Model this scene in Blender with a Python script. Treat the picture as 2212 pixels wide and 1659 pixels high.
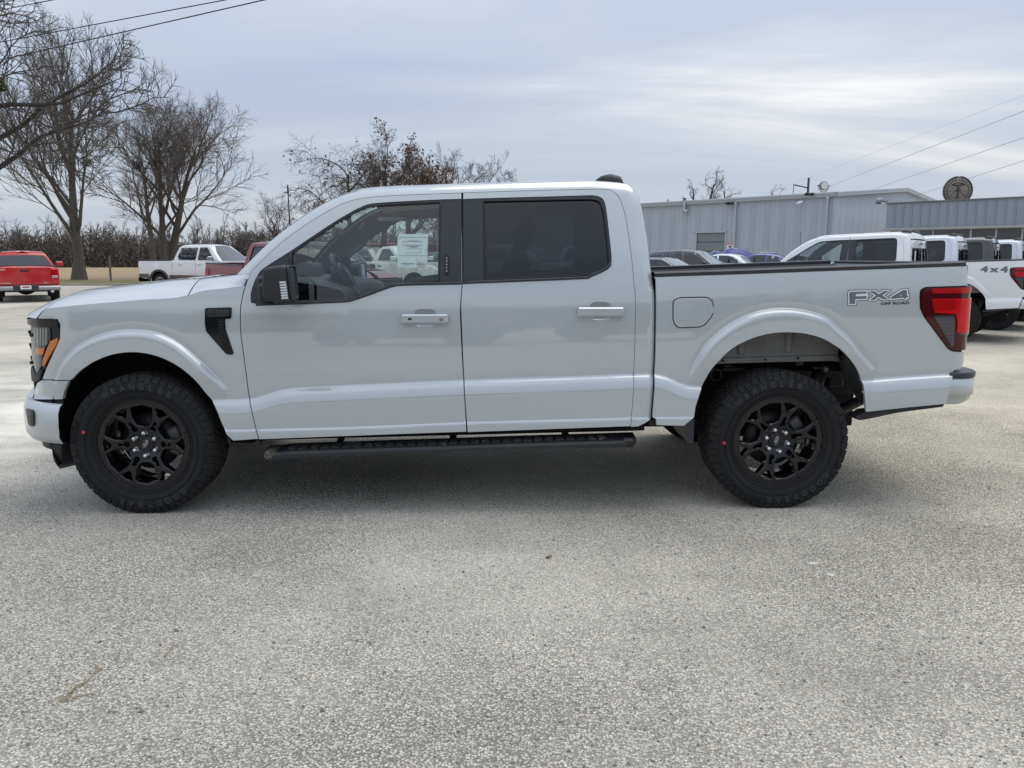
import bpy, math, random
import numpy as np
from mathutils import Vector, Matrix
from mathutils.geometry import delaunay_2d_cdt
R = math.radians
for o in list(bpy.data.objects):
    bpy.data.objects.remove(o, do_unlink=True)
S = bpy.context.scene
COL = S.collection
# ------------------------------------------------------------------ camera
CAM_H, PITCH, FPX, PCX, PCY = 1.4738, 0.16314, 1662.0, 1106.0, 829.5
cd = bpy.data.cameras.new('camera'); cam = bpy.data.objects.new('camera', cd); COL.objects.link(cam)
cd.sensor_width = 36.0; cd.lens = FPX * 36.0 / 2212.0
cd.clip_start = 0.05; cd.clip_end = 3000
cam.location = (0, 0, CAM_H); cam.rotation_euler = (math.pi / 2 - PITCH, 0, 0)
S.camera = cam
# ------------------------------------------------------------------ sky, sun, exposure
SUN_EL, SUN_AZ = R(68), R(58)           # sun behind thin cloud, beyond the truck and to the right (azimuth from +y towards +x)
W = bpy.data.worlds.new('World'); S.world = W; W.use_nodes = True
wn = W.node_tree; wn.nodes.clear()
def wnode(t, **k):
    n = wn.nodes.new(t)
    for a, b in k.items(): setattr(n, a, b)
    return n
def wl(a, b): wn.links.new(a, b)
w_out = wnode('ShaderNodeOutputWorld'); w_bg = wnode('ShaderNodeBackground')
sky = wnode('ShaderNodeTexSky', sky_type='NISHITA', sun_disc=False, sun_elevation=SUN_EL, sun_rotation=SUN_AZ, air_density=1.0, dust_density=2.0)
sk_s = wnode('ShaderNodeMixRGB', blend_type='MULTIPLY'); sk_s.inputs[0].default_value = 1; sk_s.inputs[2].default_value = (.9, .9, .9, 1)
wl(sky.outputs[0], sk_s.inputs[1])
tc = wnode('ShaderNodeTexCoord')
sep = wnode('ShaderNodeSeparateXYZ'); wl(tc.outputs['Generated'], sep.inputs[0])
# clouds lie on a plane overhead: direction divided by its height, so bands flatten towards the horizon
zmax = wnode('ShaderNodeMath', operation='MAXIMUM'); wl(sep.outputs[2], zmax.inputs[0]); zmax.inputs[1].default_value = 0.0
zadd = wnode('ShaderNodeMath', operation='ADD'); wl(zmax.outputs[0], zadd.inputs[0]); zadd.inputs[1].default_value = 0.13
dx = wnode('ShaderNodeMath', operation='DIVIDE'); wl(sep.outputs[0], dx.inputs[0]); wl(zadd.outputs[0], dx.inputs[1])
dy = wnode('ShaderNodeMath', operation='DIVIDE'); wl(sep.outputs[1], dy.inputs[0]); wl(zadd.outputs[0], dy.inputs[1])
cmb = wnode('ShaderNodeCombineXYZ'); wl(dx.outputs[0], cmb.inputs[0]); wl(dy.outputs[0], cmb.inputs[1])
mp = wnode('ShaderNodeMapping'); mp.inputs['Rotation'].default_value = (0, 0, R(-24)); mp.inputs['Scale'].default_value = (.26, .72, 1); mp.inputs['Location'].default_value = (11.4, 6.1, .2)
wl(cmb.outputs[0], mp.inputs[0])
n1 = wnode('ShaderNodeTexNoise'); n1.inputs['Scale'].default_value = 1.15; n1.inputs['Detail'].default_value = 7; n1.inputs['Roughness'].default_value = .54; n1.inputs['Distortion'].default_value = .55
wl(mp.outputs[0], n1.inputs['Vector'])
r1 = wnode('ShaderNodeValToRGB')
cr_ = r1.color_ramp; cr_.elements[0].position = .36; cr_.elements[0].color = (.45, .53, .68, 1); cr_.elements[1].position = .72; cr_.elements[1].color = (1.0, 1.0, 1.0, 1)
e = cr_.elements.new(.47); e.color = (.50, .575, .70, 1)
e = cr_.elements.new(.56); e.color = (.60, .65, .735, 1)
e = cr_.elements.new(.62); e.color = (.72, .75, .79, 1)
wl(n1.outputs[0], r1.inputs[0])
# towards the horizon the deck whitens evenly
hz = wnode('ShaderNodeMapRange'); wl(zmax.outputs[0], hz.inputs[0]); hz.inputs[1].default_value = .0; hz.inputs[2].default_value = .20; hz.inputs[3].default_value = .70; hz.inputs[4].default_value = .0
hm = wnode('ShaderNodeMixRGB'); wl(hz.outputs[0], hm.inputs[0]); wl(r1.outputs[0], hm.inputs[1]); hm.inputs[2].default_value = (.66, .70, .745, 1)
mx = wnode('ShaderNodeMixRGB'); mx.inputs[0].default_value = .93
sk_n = wnode('ShaderNodeMixRGB', blend_type='MULTIPLY'); sk_n.inputs[0].default_value = 1; sk_n.inputs[2].default_value = (.11, .11, .11, 1)
wl(sk_s.outputs[0], sk_n.inputs[1]); wl(sk_n.outputs[0], mx.inputs[1]); wl(hm.outputs[0], mx.inputs[2])
wl(mx.outputs[0], w_bg.inputs[0])
# overcast sky: smoothly brighter towards the zenith, as under any even cloud deck
cie = wnode('ShaderNodeMapRange'); wl(zmax.outputs[0], cie.inputs[0]); cie.inputs[1].default_value = 0; cie.inputs[2].default_value = 1; cie.inputs[3].default_value = .93; cie.inputs[4].default_value = 1.80
wl(cie.outputs[0], w_bg.inputs[1])
wl(w_bg.outputs[0], w_out.inputs[0])
sd = bpy.data.lights.new('sun', 'SUN'); sd.energy = 1.5; sd.angle = R(50); sd.color = (1, .91, .78)
sun = bpy.data.objects.new('sun', sd); COL.objects.link(sun); sun.location = (0, 0, 60)
sun.rotation_euler = Vector((math.sin(SUN_AZ)*math.cos(SUN_EL), math.cos(SUN_AZ)*math.cos(SUN_EL), math.sin(SUN_EL))).to_track_quat('Z', 'Y').to_euler()
vs = S.view_settings; vs.view_transform = 'Standard'; vs.look = 'None'; vs.exposure = 0.0; vs.gamma = 1; vs.use_curve_mapping = False
S.render.engine = 'CYCLES'
# ------------------------------------------------------------------ materials
MATS = {}
def mat(name, col, rough=.5, metal=0, coat=0, spec=.5, alpha=1, emit=None, bump=None, var=None, coat_ior=1.5, coat_rough=.03, ior=1.45):
    if name in MATS: return MATS[name]
    m = bpy.data.materials.new(name); m.use_nodes = True; MATS[name] = m
    b = m.node_tree.nodes['Principled BSDF']; I = b.inputs; nt = m.node_tree
    I['Base Color'].default_value = (*col, 1); I['Roughness'].default_value = rough; I['Metallic'].default_value = metal
    I['Coat Weight'].default_value = coat; I['Coat Roughness'].default_value = coat_rough; I['Coat IOR'].default_value = coat_ior
    I['Specular IOR Level'].default_value = spec; I['IOR'].default_value = ior
    if emit: I['Emission Color'].default_value = (*emit[0], 1); I['Emission Strength'].default_value = emit[1]
    if bump or var:
        t = nt.nodes.new('ShaderNodeTexCoord')
    if bump:                                      # (scale, strength, distance)
        n = nt.nodes.new('ShaderNodeTexNoise'); n.inputs['Scale'].default_value = bump[0]; n.inputs['Detail'].default_value = 6
        nt.links.new(t.outputs['Object'], n.inputs['Vector'])
        q = nt.nodes.new('ShaderNodeBump'); q.inputs['Strength'].default_value = bump[1]; q.inputs['Distance'].default_value = bump[2]
        nt.links.new(n.outputs[0], q.inputs['Height']); nt.links.new(q.outputs[0], I['Normal'])
    if var:                                       # (scale, second colour, low, high [, stretch])
        n = nt.nodes.new('ShaderNodeTexNoise'); n.inputs['Scale'].default_value = var[0]; n.inputs['Detail'].default_value = 5; n.inputs['Roughness'].default_value = .6
        mpn = nt.nodes.new('ShaderNodeMapping'); nt.links.new(t.outputs['Object'], mpn.inputs[0])
        if len(var) > 4: mpn.inputs['Scale'].default_value = var[4]
        nt.links.new(mpn.outputs[0], n.inputs['Vector'])
        r = nt.nodes.new('ShaderNodeMapRange'); r.inputs[1].default_value = var[2]; r.inputs[2].default_value = var[3]
        nt.links.new(n.outputs[0], r.inputs[0])
        x = nt.nodes.new('ShaderNodeMixRGB'); x.inputs[1].default_value = (*col, 1); x.inputs[2].default_value = (*var[1], 1)
        nt.links.new(r.outputs[0], x.inputs[0]); nt.links.new(x.outputs[0], I['Base Color'])
    return m
def glass(name, tint, ior=1.5, refl=1.0, rough=0.0):
    if name in MATS: return MATS[name]
    m = bpy.data.materials.new(name); m.use_nodes = True; MATS[name] = m
    nt = m.node_tree; nt.nodes.clear()
    o = nt.nodes.new('ShaderNodeOutputMaterial'); t = nt.nodes.new('ShaderNodeBsdfTransparent'); g = nt.nodes.new('ShaderNodeBsdfGlossy')
    f = nt.nodes.new('ShaderNodeFresnel'); f.inputs[0].default_value = ior
    k = nt.nodes.new('ShaderNodeMath'); k.operation = 'MULTIPLY'; k.inputs[1].default_value = refl; k.use_clamp = True
    x = nt.nodes.new('ShaderNodeMixShader'); t.inputs[0].default_value = (*tint, 1); g.inputs['Roughness'].default_value = rough
    # same reflectance from both sides of the pane
    gm = nt.nodes.new('ShaderNodeNewGeometry'); mi_ = nt.nodes.new('ShaderNodeMapRange'); mi_.inputs[3].default_value = ior; mi_.inputs[4].default_value = 1/ior
    nt.links.new(gm.outputs['Backfacing'], mi_.inputs[0]); nt.links.new(mi_.outputs[0], f.inputs[0])
    nt.links.new(f.outputs[0], k.inputs[0]); nt.links.new(k.outputs[0], x.inputs[0])
    nt.links.new(t.outputs[0], x.inputs[1]); nt.links.new(g.outputs[0], x.inputs[2]); nt.links.new(x.outputs[0], o.inputs[0])
    return m
def paint(name, col, metal=0.0, rough=.35, ior=1.7):
    return mat(name, col, rough, metal, 1.0, .5, coat_ior=ior, coat_rough=.035)
# ------------------------------------------------------------------ objects
def tag(o, label=None, cat=None, group=None, kind=None):
    if label: o['label'] = label
    if cat: o['category'] = cat
    if group: o['group'] = group
    if kind: o['kind'] = kind
    return o
def empty(name, loc, rz=0.0):
    o = bpy.data.objects.new(name, None); COL.objects.link(o); o.location = loc; o.rotation_euler = (0, 0, rz)
    o.empty_display_size = .2
    return o
def copy_tree(o, parent=None, swap=None, skip=()):
    c = o.copy(); COL.objects.link(c)
    c.parent = parent
    if swap and c.type == 'MESH':
        for s in c.material_slots:
            if s.material and s.material.name in swap:
                new = swap[s.material.name]; s.link = 'OBJECT'; s.material = new
    for ch in list(KIDS.get(o.name, [])):
        if ch.name.split('.')[0] in skip: continue
        c2 = copy_tree(ch, c, swap, skip); KIDS.setdefault(c.name, []).append(c2)
    return c
KIDS = {}
def link(name, me, parent=None):
    o = bpy.data.objects.new(name, me); COL.objects.link(o)
    if parent is not None:
        o.parent = parent; KIDS.setdefault(parent.name, []).append(o)
    return o
class MB:
    """collects shapes; build() links them as one mesh object"""
    def __init__(s): s.v = []; s.f = []; s.m = []; s.n = 0; s.sm = []; s.nr = {}
    def add(s, v, f, mi=0, smooth=True, nr=None):
        v = np.asarray(v, float).reshape(-1, 3)
        if nr is not None: s.nr[s.n] = np.asarray(nr, float)
        s.v.append(v)
        for q in f: s.f.append(tuple(int(i) + s.n for i in q)); s.m.append(mi); s.sm.append(smooth)
        s.n += len(v); return s
    def box(s, lo, hi, mi=0, M=None):
        x0, y0, z0 = lo; x1, y1, z1 = hi
        v = np.array([(x0,y0,z0),(x1,y0,z0),(x1,y1,z0),(x0,y1,z0),(x0,y0,z1),(x1,y0,z1),(x1,y1,z1),(x0,y1,z1)], float)
        if M is not None: v = v @ np.array(M)[:3,:3].T + np.array(M)[:3,3]
        return s.add(v, [(0,3,2,1),(4,5,6,7),(0,1,5,4),(1,2,6,5),(2,3,7,6),(3,0,4,7)], mi, False)
    def bbox(s, lo, hi, b=.01, mi=0, M=None):
        """box with chamfered edges"""
        lo = np.array(lo, float); hi = np.array(hi, float); c = (lo+hi)/2; h = (hi-lo)/2; b = min(b, *(h*.9))
        v = []; idx = {}
        for sx in (-1,1):
            for sy in (-1,1):
                for sz in (-1,1):
                    for ax in range(3):
                        p = h.copy()
                        for k in range(3):
                            if k != ax: p[k] -= b
                        idx[(sx,sy,sz,ax)] = len(v); v.append(c + p*np.array((sx,sy,sz)))
        f = []
        def cyc(ax):
            a, d = [(1,2),(2,0),(0,1)][ax]; return a, d
        for ax in range(3):
            a, d = cyc(ax)
            for sg in (-1,1):
                q = []
                for (sa, sdd) in ((-1,-1),(1,-1),(1,1),(-1,1)):
                    k = [0,0,0]; k[ax]=sg; k[a]=sa; k[d]=sdd; q.append(idx[(*k,ax)])
                f.append(q if sg>0 else q[::-1])
            # edges along axis ax
            for sa in (-1,1):
                for sdd in (-1,1):
                    k0=[0,0,0]; k0[ax]=-1; k0[a]=sa; k0[d]=sdd; k1=list(k0); k1[ax]=1
                    q=[idx[(*k0,a)],idx[(*k1,a)],idx[(*k1,d)],idx[(*k0,d)]]
                    f.append(q[::-1] if sa*sdd>0 else q)
        for sx in (-1,1):
            for sy in (-1,1):
                for sz in (-1,1):
                    q=[idx[(sx,sy,sz,k)] for k in range(3)]
                    f.append(q if sx*sy*sz>0 else q[::-1])
        v = np.array(v)
        if M is not None: v = v @ np.array(M)[:3,:3].T + np.array(M)[:3,3]
        return s.add(v, f, mi, False)
    def tube(s, pts, rad, n=8, mi=0, cap=True, smooth=True):
        pts = np.asarray(pts, float); k = len(pts); rad = np.broadcast_to(np.asarray(rad, float), (k,))
        t = np.gradient(pts, axis=0); t /= np.linalg.norm(t, axis=1)[:,None] + 1e-12
        up = np.array((0,0,1.)) if abs(t[0][2]) < .9 else np.array((1.,0,0))
        a = np.cross(t, up); a /= np.linalg.norm(a, axis=1)[:,None] + 1e-12; b = np.cross(a, t)
        th = np.arange(n)*2*math.pi/n
        v = pts[:,None,:] + rad[:,None,None]*(np.cos(th)[None,:,None]*a[:,None,:] + np.sin(th)[None,:,None]*b[:,None,:])
        f = [(i*n+j, i*n+(j+1)%n, (i+1)*n+(j+1)%n, (i+1)*n+j) for i in range(k-1) for j in range(n)]
        if cap: f += [tuple(range(n))[::-1], tuple((k-1)*n + j for j in range(n))]
        return s.add(v, f, mi, smooth)
    def lathe(s, prof, axis='y', n=48, org=(0,0,0), mi=0, smooth=True, closed=False):
        """profile of (along axis, radius)"""
        p = np.asarray(prof, float); th = np.arange(n)*2*math.pi/n; k = len(p)
        c, sn = np.cos(th), np.sin(th)
        A = np.repeat(p[:,0][:,None], n, 1); C = p[:,1][:,None]*c; D = p[:,1][:,None]*sn
        v = {'y': np.stack((C,A,D),-1), 'z': np.stack((C,D,A),-1), 'x': np.stack((A,C,D),-1)}[axis] + np.array(org)
        f = [(i*n+j, (i+1)*n+j, (i+1)*n+(j+1)%n, i*n+(j+1)%n) for i in range(k-1) for j in range(n)]
        if axis == 'z' : f = [q[::-1] for q in f]
        return s.add(v.reshape(-1,3), f, mi, smooth)
    def grid(s, G, mi=0, smooth=True, flip=False):
        G = np.asarray(G, float); a, b = G.shape[:2]
        f = [(i*b+j, (i+1)*b+j, (i+1)*b+j+1, i*b+j+1) for i in range(a-1) for j in range(b-1)]
        if flip: f = [q[::-1] for q in f]
        return s.add(G.reshape(-1,3), f, mi, smooth)
    def mirror(s):
        """adds the y-mirrored copy of everything so far"""
        v = np.concatenate(s.v); m = v*np.array((1,-1,1)); k = s.n; nf = len(s.f)
        for a, q in list(s.nr.items()): s.nr[a+k] = q*np.array((1,-1,1))
        s.v = [v, m]; s.n = 2*k
        for i in range(nf):
            s.f.append(tuple(j+k for j in s.f[i][::-1])); s.m.append(s.m[i]); s.sm.append(s.sm[i])
        return s
    def mesh(s, name, mats):
        me = bpy.data.meshes.new(name)
        v = np.concatenate(s.v) if s.v else np.zeros((0,3))
        nl = np.fromiter((len(q) for q in s.f), int, len(s.f))
        me.vertices.add(len(v)); me.vertices.foreach_set('co', v.ravel().astype(np.float32))
        tot = int(nl.sum()); me.loops.add(tot)
        me.loops.foreach_set('vertex_index', np.fromiter((i for q in s.f for i in q), np.int32, tot))
        me.polygons.add(len(nl)); st = np.zeros(len(nl), np.int32); st[1:] = np.cumsum(nl)[:-1]
        me.polygons.foreach_set('loop_start', st)
        me.polygons.foreach_set('material_index', np.array(s.m, np.int32))
        me.polygons.foreach_set('use_smooth', np.array(s.sm, bool))
        for m in (mats if isinstance(mats, (list, tuple)) else [mats]): me.materials.append(m)
        me.update(calc_edges=True); me.validate()
        if s.nr and len(me.vertices) == len(v):
            N = np.zeros((len(v), 3))
            for a, q in s.nr.items(): N[a:a+len(q)] = q
            me.normals_split_custom_set_from_vertices(N.tolist())
        return me
    def build(s, name, mats, parent=None):
        return link(name, s.mesh(name, mats), parent)
# ------------------------------------------------------------------ plane geometry
def cr(pts, n=8, closed=False):
    """Catmull-Rom through the points"""
    p = np.asarray(pts, float); k = len(p)
    if k < 3: return p
    q = np.vstack((p[-1:], p, p[:2])) if closed else np.vstack((2*p[:1]-p[1:2], p, 2*p[-1:]-p[-2:-1]))
    out = []
    t = np.linspace(0, 1, n, endpoint=False)[:,None]
    for i in range(k if closed else k-1):
        a,b,c,d = q[i],q[i+1],q[i+2],q[i+3]
        out.append(.5*((2*b)+(c-a)*t+(2*a-5*b+4*c-d)*t*t+(3*b-a-3*c+d)*t**3))
    if not closed: out.append(p[-1:])
    return np.vstack(out)
def resample(p, h, closed=True):
    p = np.asarray(p, float)
    if closed: p = np.vstack((p, p[:1]))
    out = []
    for a, b in zip(p[:-1], p[1:]):
        L = np.linalg.norm(b-a)
        if L < 1e-6: continue
        k = max(1, int(math.ceil(L/h)))
        out.append(a + (b-a)*np.linspace(0,1,k,endpoint=False)[:,None])
    if not closed: out.append(p[-1:])
    q = np.vstack(out)
    # drop points that crowd
    keep = [0]
    for i in range(1, len(q)):
        if np.linalg.norm(q[i]-q[keep[-1]]) > h*.25: keep.append(i)
    return q[keep]
def inpoly(p, poly):
    x, y = p[:,0][:,None], p[:,1][:,None]; a = poly; b = np.roll(poly, -1, 0)
    c = ((a[:,1] > y) != (b[:,1] > y)) & (x < (b[:,0]-a[:,0])*(y-a[:,1])/(b[:,1]-a[:,1]+1e-15)+a[:,0])
    return c.sum(1) % 2 == 1
def segdist(p, line, closed=False):
    a = np.asarray(line, float); b = np.roll(a, -1, 0)
    if not closed: a, b = a[:-1], b[:-1]
    d = b-a; L = (d*d).sum(1)+1e-15
    out = np.empty(len(p))
    for i in range(0, len(p), 4000):
        q = p[i:i+4000,None,:]
        t = np.clip(((q-a)*d).sum(2)/L, 0, 1)
        out[i:i+4000] = np.sqrt((((a+t[...,None]*d)-q)**2).sum(2).min(1))
    return out
def area(p): x, y = p[:,0], p[:,1]; return .5*(x*np.roll(y,-1)-y*np.roll(x,-1)).sum()
def inset(p, d):
    """moves a closed outline inwards by d (miter)"""
    p = np.asarray(p, float)
    if area(p) < 0: p = p[::-1]
    e = np.roll(p,-1,0)-p; e /= np.linalg.norm(e,axis=1)[:,None]+1e-12
    n = np.stack((-e[:,1], e[:,0]),1); m = n+np.roll(n,1,0); L = (m*m).sum(1)[:,None]/2
    return p + d*m/np.maximum(L, .35)
def roundpoly(p, r, n=4):
    """rounds the corners of a closed outline"""
    p = np.asarray(p, float); out = []; k = len(p)
    for i in range(k):
        a, b, c = p[i-1], p[i], p[(i+1)%k]
        u = a-b; v = c-b; lu, lv = np.linalg.norm(u), np.linalg.norm(v); d = min(r, lu*.45, lv*.45)
        A, C = b+u/lu*d, b+v/lv*d
        for t in np.linspace(0,1,n): out.append((1-t)**2*A+2*t*(1-t)*b+t*t*C)
    return np.array(out)
def cdt(outline, h, holes=(), extra=None, hb=None):
    """triangulates a closed outline (with holes): boundary, holes, inner grid points"""
    hb = hb or h*.7
    loops = [np.asarray(outline, float)] if hb < 0 else [resample(outline, hb)] + [resample(q, hb) for q in holes]
    pts = np.vstack(loops); edges = []; k = 0; L = []
    for q in loops:
        n = len(q); edges += [(k+i, k+(i+1)%n) for i in range(n)]; L.append(list(range(k,k+n))); k += n
    lo, hi = loops[0].min(0), loops[0].max(0)
    gx = np.arange(lo[0]+h/2, hi[0], h); gz = np.arange(lo[1]+h/2, hi[1], h*.866)
    if len(gx) and len(gz):
        g = np.stack(np.meshgrid(gx, gz), -1); g[1::2,:,0] += h/2; g = g.reshape(-1,2)
        cand = [g]
        if extra is not None and len(extra): cand.insert(0, np.asarray(extra, float))
        for ci, q in enumerate(cand):
            q = q[inpoly(q, loops[0])]
            for hl in loops[1:]:
                if len(q): q = q[~inpoly(q, hl)]
            if len(q):
                dd = np.min([segdist(q, l, True) for l in loops], 0); q = q[dd > (h*.55 if ci == len(cand)-1 else h*.3)]
            if ci == 1 and len(q) and len(ex0):   # keep the grid away from the extra rows
                dd = np.full(len(q), 9.)
                for i in range(0, len(q), 500):
                    dd[i:i+500] = np.sqrt(((q[i:i+500,None]-ex0[None])**2).sum(2)).min(1)
                q = q[dd > h*.5]
            if ci == 0 and len(cand) == 2: ex0 = q
            pts = np.vstack((pts, q))
    r = delaunay_2d_cdt([Vector(q) for q in pts], edges, [], 0, 1e-6)
    V = np.array([tuple(q) for q in r[0]]); F = np.array([t for t in r[2] if len(t) == 3])
    c = V[F].mean(1); ok = inpoly(c, loops[0])
    for hl in loops[1:]: ok &= ~inpoly(c, hl)
    F = F[ok]
    a = V[F]; ar = (a[:,1,0]-a[:,0,0])*(a[:,2,1]-a[:,0,1])-(a[:,2,0]-a[:,0,0])*(a[:,1,1]-a[:,0,1])
    F[ar < 0] = F[ar < 0][:, ::-1]
    back = {}
    for i, o in enumerate(r[3]):
        for j in o: back.setdefault(j, i)
    L = [[back.get(i, i) for i in l] for l in L]
    return V, F, L
def textmesh(s, size=1.0, bold=0.0, shear=0.0):
    """letters as 2-D triangles: (points, faces)"""
    c = bpy.data.curves.new('text', 'FONT'); c.body = s; c.size = size; c.offset = bold; c.shear = shear; c.resolution_u = 3; c.align_x = 'CENTER'; c.align_y = 'CENTER'
    o = bpy.data.objects.new('text', c); COL.objects.link(o)
    dg = bpy.context.evaluated_depsgraph_get(); e = o.evaluated_get(dg); me = e.to_mesh()
    v = np.array([tuple(q.co) for q in me.vertices])[:, :2] if len(me.vertices) else np.zeros((0,2)); f = [tuple(q.vertices) for q in me.polygons]
    e.to_mesh_clear(); bpy.data.objects.remove(o); bpy.data.curves.remove(c)
    return v, f
def sstep(a, b, x): t = np.clip((np.asarray(x, float)-a)/(b-a), 0, 1); return t*t*(3-2*t)
def ray(px, py):
    c, s = math.cos(PITCH), math.sin(PITCH); a, b = (px-PCX)/FPX, (py-PCY)/FPX
    return np.array((a, c-b*s, -s-b*c))          # direction in the world, camera at (0,0,CAM_H)
def at(px, py, Y):
    d = ray(px, py); return np.array((0,0,CAM_H))+d*(Y/d[1])
def gnd(px, py, z=0.0):
    d = ray(px, py); t = (z-CAM_H)/d[2]; return np.array((0,0,CAM_H))+d*t
# ================================================================== THE PICKUP
# its own frame: x rearwards, y to its right side, z up, origin on the ground between the axles
TO, TYAW = np.array((-.3036, 5.3325, 0.0)), .02503
HX = 1.847
_c, _s = math.cos(TYAW), math.sin(TYAW)
def w2l(p): q = np.asarray(p, float)-TO; return np.array((_c*q[0]+_s*q[1], -_s*q[0]+_c*q[1], q[2]))
_camL = w2l((0,0,CAM_H))
def rayL(px, py): d = ray(px, py); return np.array((_c*d[0]+_s*d[1], -_s*d[0]+_c*d[1], d[2]))
# enlarged views of the photograph in which the outlines were read: origin and scale
ZM = {'N':(0,0,1,1),'A':(0,576.03,.3307),'B':(493.75,356.6,.24802),'C':(960.07,356.6,.24802),'D':(493.75,603.47,.24802),'E':(960.07,603.47,.24802),
      'F':(1426.4,548.6,.23148),'G':(1755.6,548.6,.23146),'H':(1426.4,713.2,.248),'I':(32.92,669.3,.19829),'J':(0,521.2,.23148),'M':(526.7,559.6,.08433)}
def zp(k, *a):
    o = ZM[k]; s = o[2]; return [(o[0]+a[i]*s, o[1]+a[i+1]*s) for i in range(0, len(a), 2)]
XF0, XFE, FA, FB = -2.12, -2.60, .48, .35        # the front corner in plan
XR0, RA, RB = 2.83, .13, .11                     # the rear corner
def _l(pts): return np.array(pts, float)
def planmap(u, w):
    """unrolled position u and side half-width w -> x, half-width"""
    u = np.asarray(u, float); w = np.asarray(w, float)
    Lf = .66; ph = np.clip((XF0-u)/Lf, 0, 1)*math.pi/2; ex = np.clip(XF0-Lf-u, 0, None)
    x = np.where(u < XF0, XF0-FA*np.sin(ph), u); ww = np.where(u < XF0, w-FB*(1-np.cos(ph))-ex, w)
    bow = np.where(u < XF0-Lf, .05*(1-(np.clip(ww,0,.63)/.63)**2), 0); x = x-bow
    Lr = .19; pr = np.clip((u-XR0)/Lr, 0, 1)*math.pi/2; er = np.clip(u-XR0-Lr, 0, None)
    x = np.where(u > XR0, XR0+RA*np.sin(pr), x); ww = np.where(u > XR0, ww-RB*(1-np.cos(pr))-er, ww)
    return x, ww
CREASE = RTOP = SHO = None
def lineval(L, u): return np.interp(u, L[:,0], L[:,1])
FLARE = []
def wside(u, z, feat=True):
    u = np.asarray(u, float); z = np.asarray(z, float)
    if CREASE is None: s = z-.72; r = z-.49; q = z-1.10
    else: s = z-lineval(CREASE, u); r = z-lineval(RTOP, u); q = z-lineval(SHO, u)
    w = np.full(np.broadcast(u, z).shape, .958)
    t = np.clip(-s/.013, 0, 1); t2 = np.clip((-s-.013)/.075, 0, 1)
    w = w+.015*t+.020*(1-(1-t2)**2)-.003*np.exp(-((s-.012)/.012)**2)*(s > 0)
    w = w+.010*np.clip(-r/.012, 0, 1)-2.0*np.clip(-r-.045, 0, None)**2
    qa = np.clip(q, None, .35); qp = np.clip(qa, 0, None); qn = np.clip(qa, -.4, 0); qb = np.clip(q-.35, 0, None)
    w = w-(.05*qp+.375*qp**2)-(.3125*qb+.075*qb**2)-(.05*qn+.0625*qn**2)
    if feat:
        for line, poly, zlo, zhi in FLARE:
            p = np.stack((np.broadcast_to(u, w.shape).ravel(), np.broadcast_to(z, w.shape).ravel()), 1)
            near = (p[:,0] > line[:,0].min()-.15) & (p[:,0] < line[:,0].max()+.15)
            d = np.full(len(p), -1.0)
            if near.any():
                dd = segdist(p[near], line); ins = inpoly(p[near], poly); d[near] = np.where(ins, dd, -dd)
            k = np.clip(d/.040, 0, 1); f = .034*(1-(1-k)**2)*(d > 0)-.0055*np.exp(-(d/.017)**2)*near
            w = w+(f*sstep(zlo, zhi, p[:,1])).reshape(w.shape)
    return w
def B(u, z, off=0.0, feat=True, dw=0.0):
    """a point of the near body side; off = how far proud of it"""
    u = np.asarray(u, float); z = np.asarray(z, float)
    w = wside(u, z, feat)+dw; x, y = planmap(u, w)
    if np.any(off):
        x2, y2 = planmap(u+1e-3, w); tx, ty = x2-x, y2-y; L = np.hypot(tx, ty)+1e-12
        x = x-off*(ty/L); y = y+off*(tx/L)         # outward normal in plan
    return np.stack((x, -y, np.broadcast_to(z, x.shape)), -1)
_ut = np.concatenate((np.linspace(-3.4,-2.0,220), np.linspace(-1.99,2.75,240), np.linspace(2.76,3.3,120)))
def P1(px, py, off=0.0, dw=0.0):
    d = rayL(px, py); zt = np.full(len(_ut), .9)
    for _ in range(4):
        p = B(_ut, zt, off, False, dw)
        t = (p[:,1]-_camL[1])/d[1]; zt = _camL[2]+d[2]*t
    e = p[:,0]-(_camL[0]+d[0]*t)
    mid = int(np.argmin(np.abs(_ut)))
    sg = np.sign(e[mid]); i = mid; st = -1 if sg > 0 else 1
    while 0 < i < len(_ut)-1 and np.sign(e[i]) == sg: i += st
    if np.sign(e[i]) == sg:                        # past the silhouette: nearest
        i = int(np.argmin(np.abs(e))); return (_ut[i], zt[i])
    a, b = i-st, i; k = e[a]/(e[a]-e[b]); return (_ut[a]+k*(_ut[b]-_ut[a]), zt[a]+k*(zt[b]-zt[a]))
def P(pts, off=0.0, dw=0.0): return np.array([P1(x, y, off, dw) for x, y in pts])
def U(k, *a, **kw): return P(zp(k, *a), **kw)
def ply(y, px, py):
    """where a pixel's ray meets the truck's own plane y = const"""
    d = rayL(px, py); t = (y-_camL[1])/d[1]; return _camL+d*t
def cat(*L): return np.vstack([np.atleast_2d(q) for q in L])
# --- feature lines
_cr1 = np.vstack((U('A',1200,884,1430,882,1630,880), U('D',240,1060,320,1020,400,985,480,965,600,955,1200,925,2045,888), U('E',1000,860,1640,835,1810,828,1890,828,1950,850,2010,895,2070,935,2120,942,2212,940), U('G',455,1185,900,1150,1300,1125)))
_ro1 = np.vstack((U('D',150,1305,1000,1285,2060,1240), U('E',1640,1200,1900,1195)))
_sh1 = np.vstack((U('J',560,700), U('D',103,335,1500,290,2020,283), U('E',1000,258,1660,235), U('G',300,330)))
_cr1 = _cr1[np.argsort(_cr1[:,0])]; _cr1 = _cr1[np.concatenate(([True], np.diff(_cr1[:,0]) > .01))]
_cu = np.linspace(_cr1[0,0], _cr1[-1,0], 400); _cz = np.interp(_cu, _cr1[:,0], _cr1[:,1])
for _ in range(40): _cz[1:-1] = (_cz[:-2]+2*_cz[1:-1]+_cz[2:])/4
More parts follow.
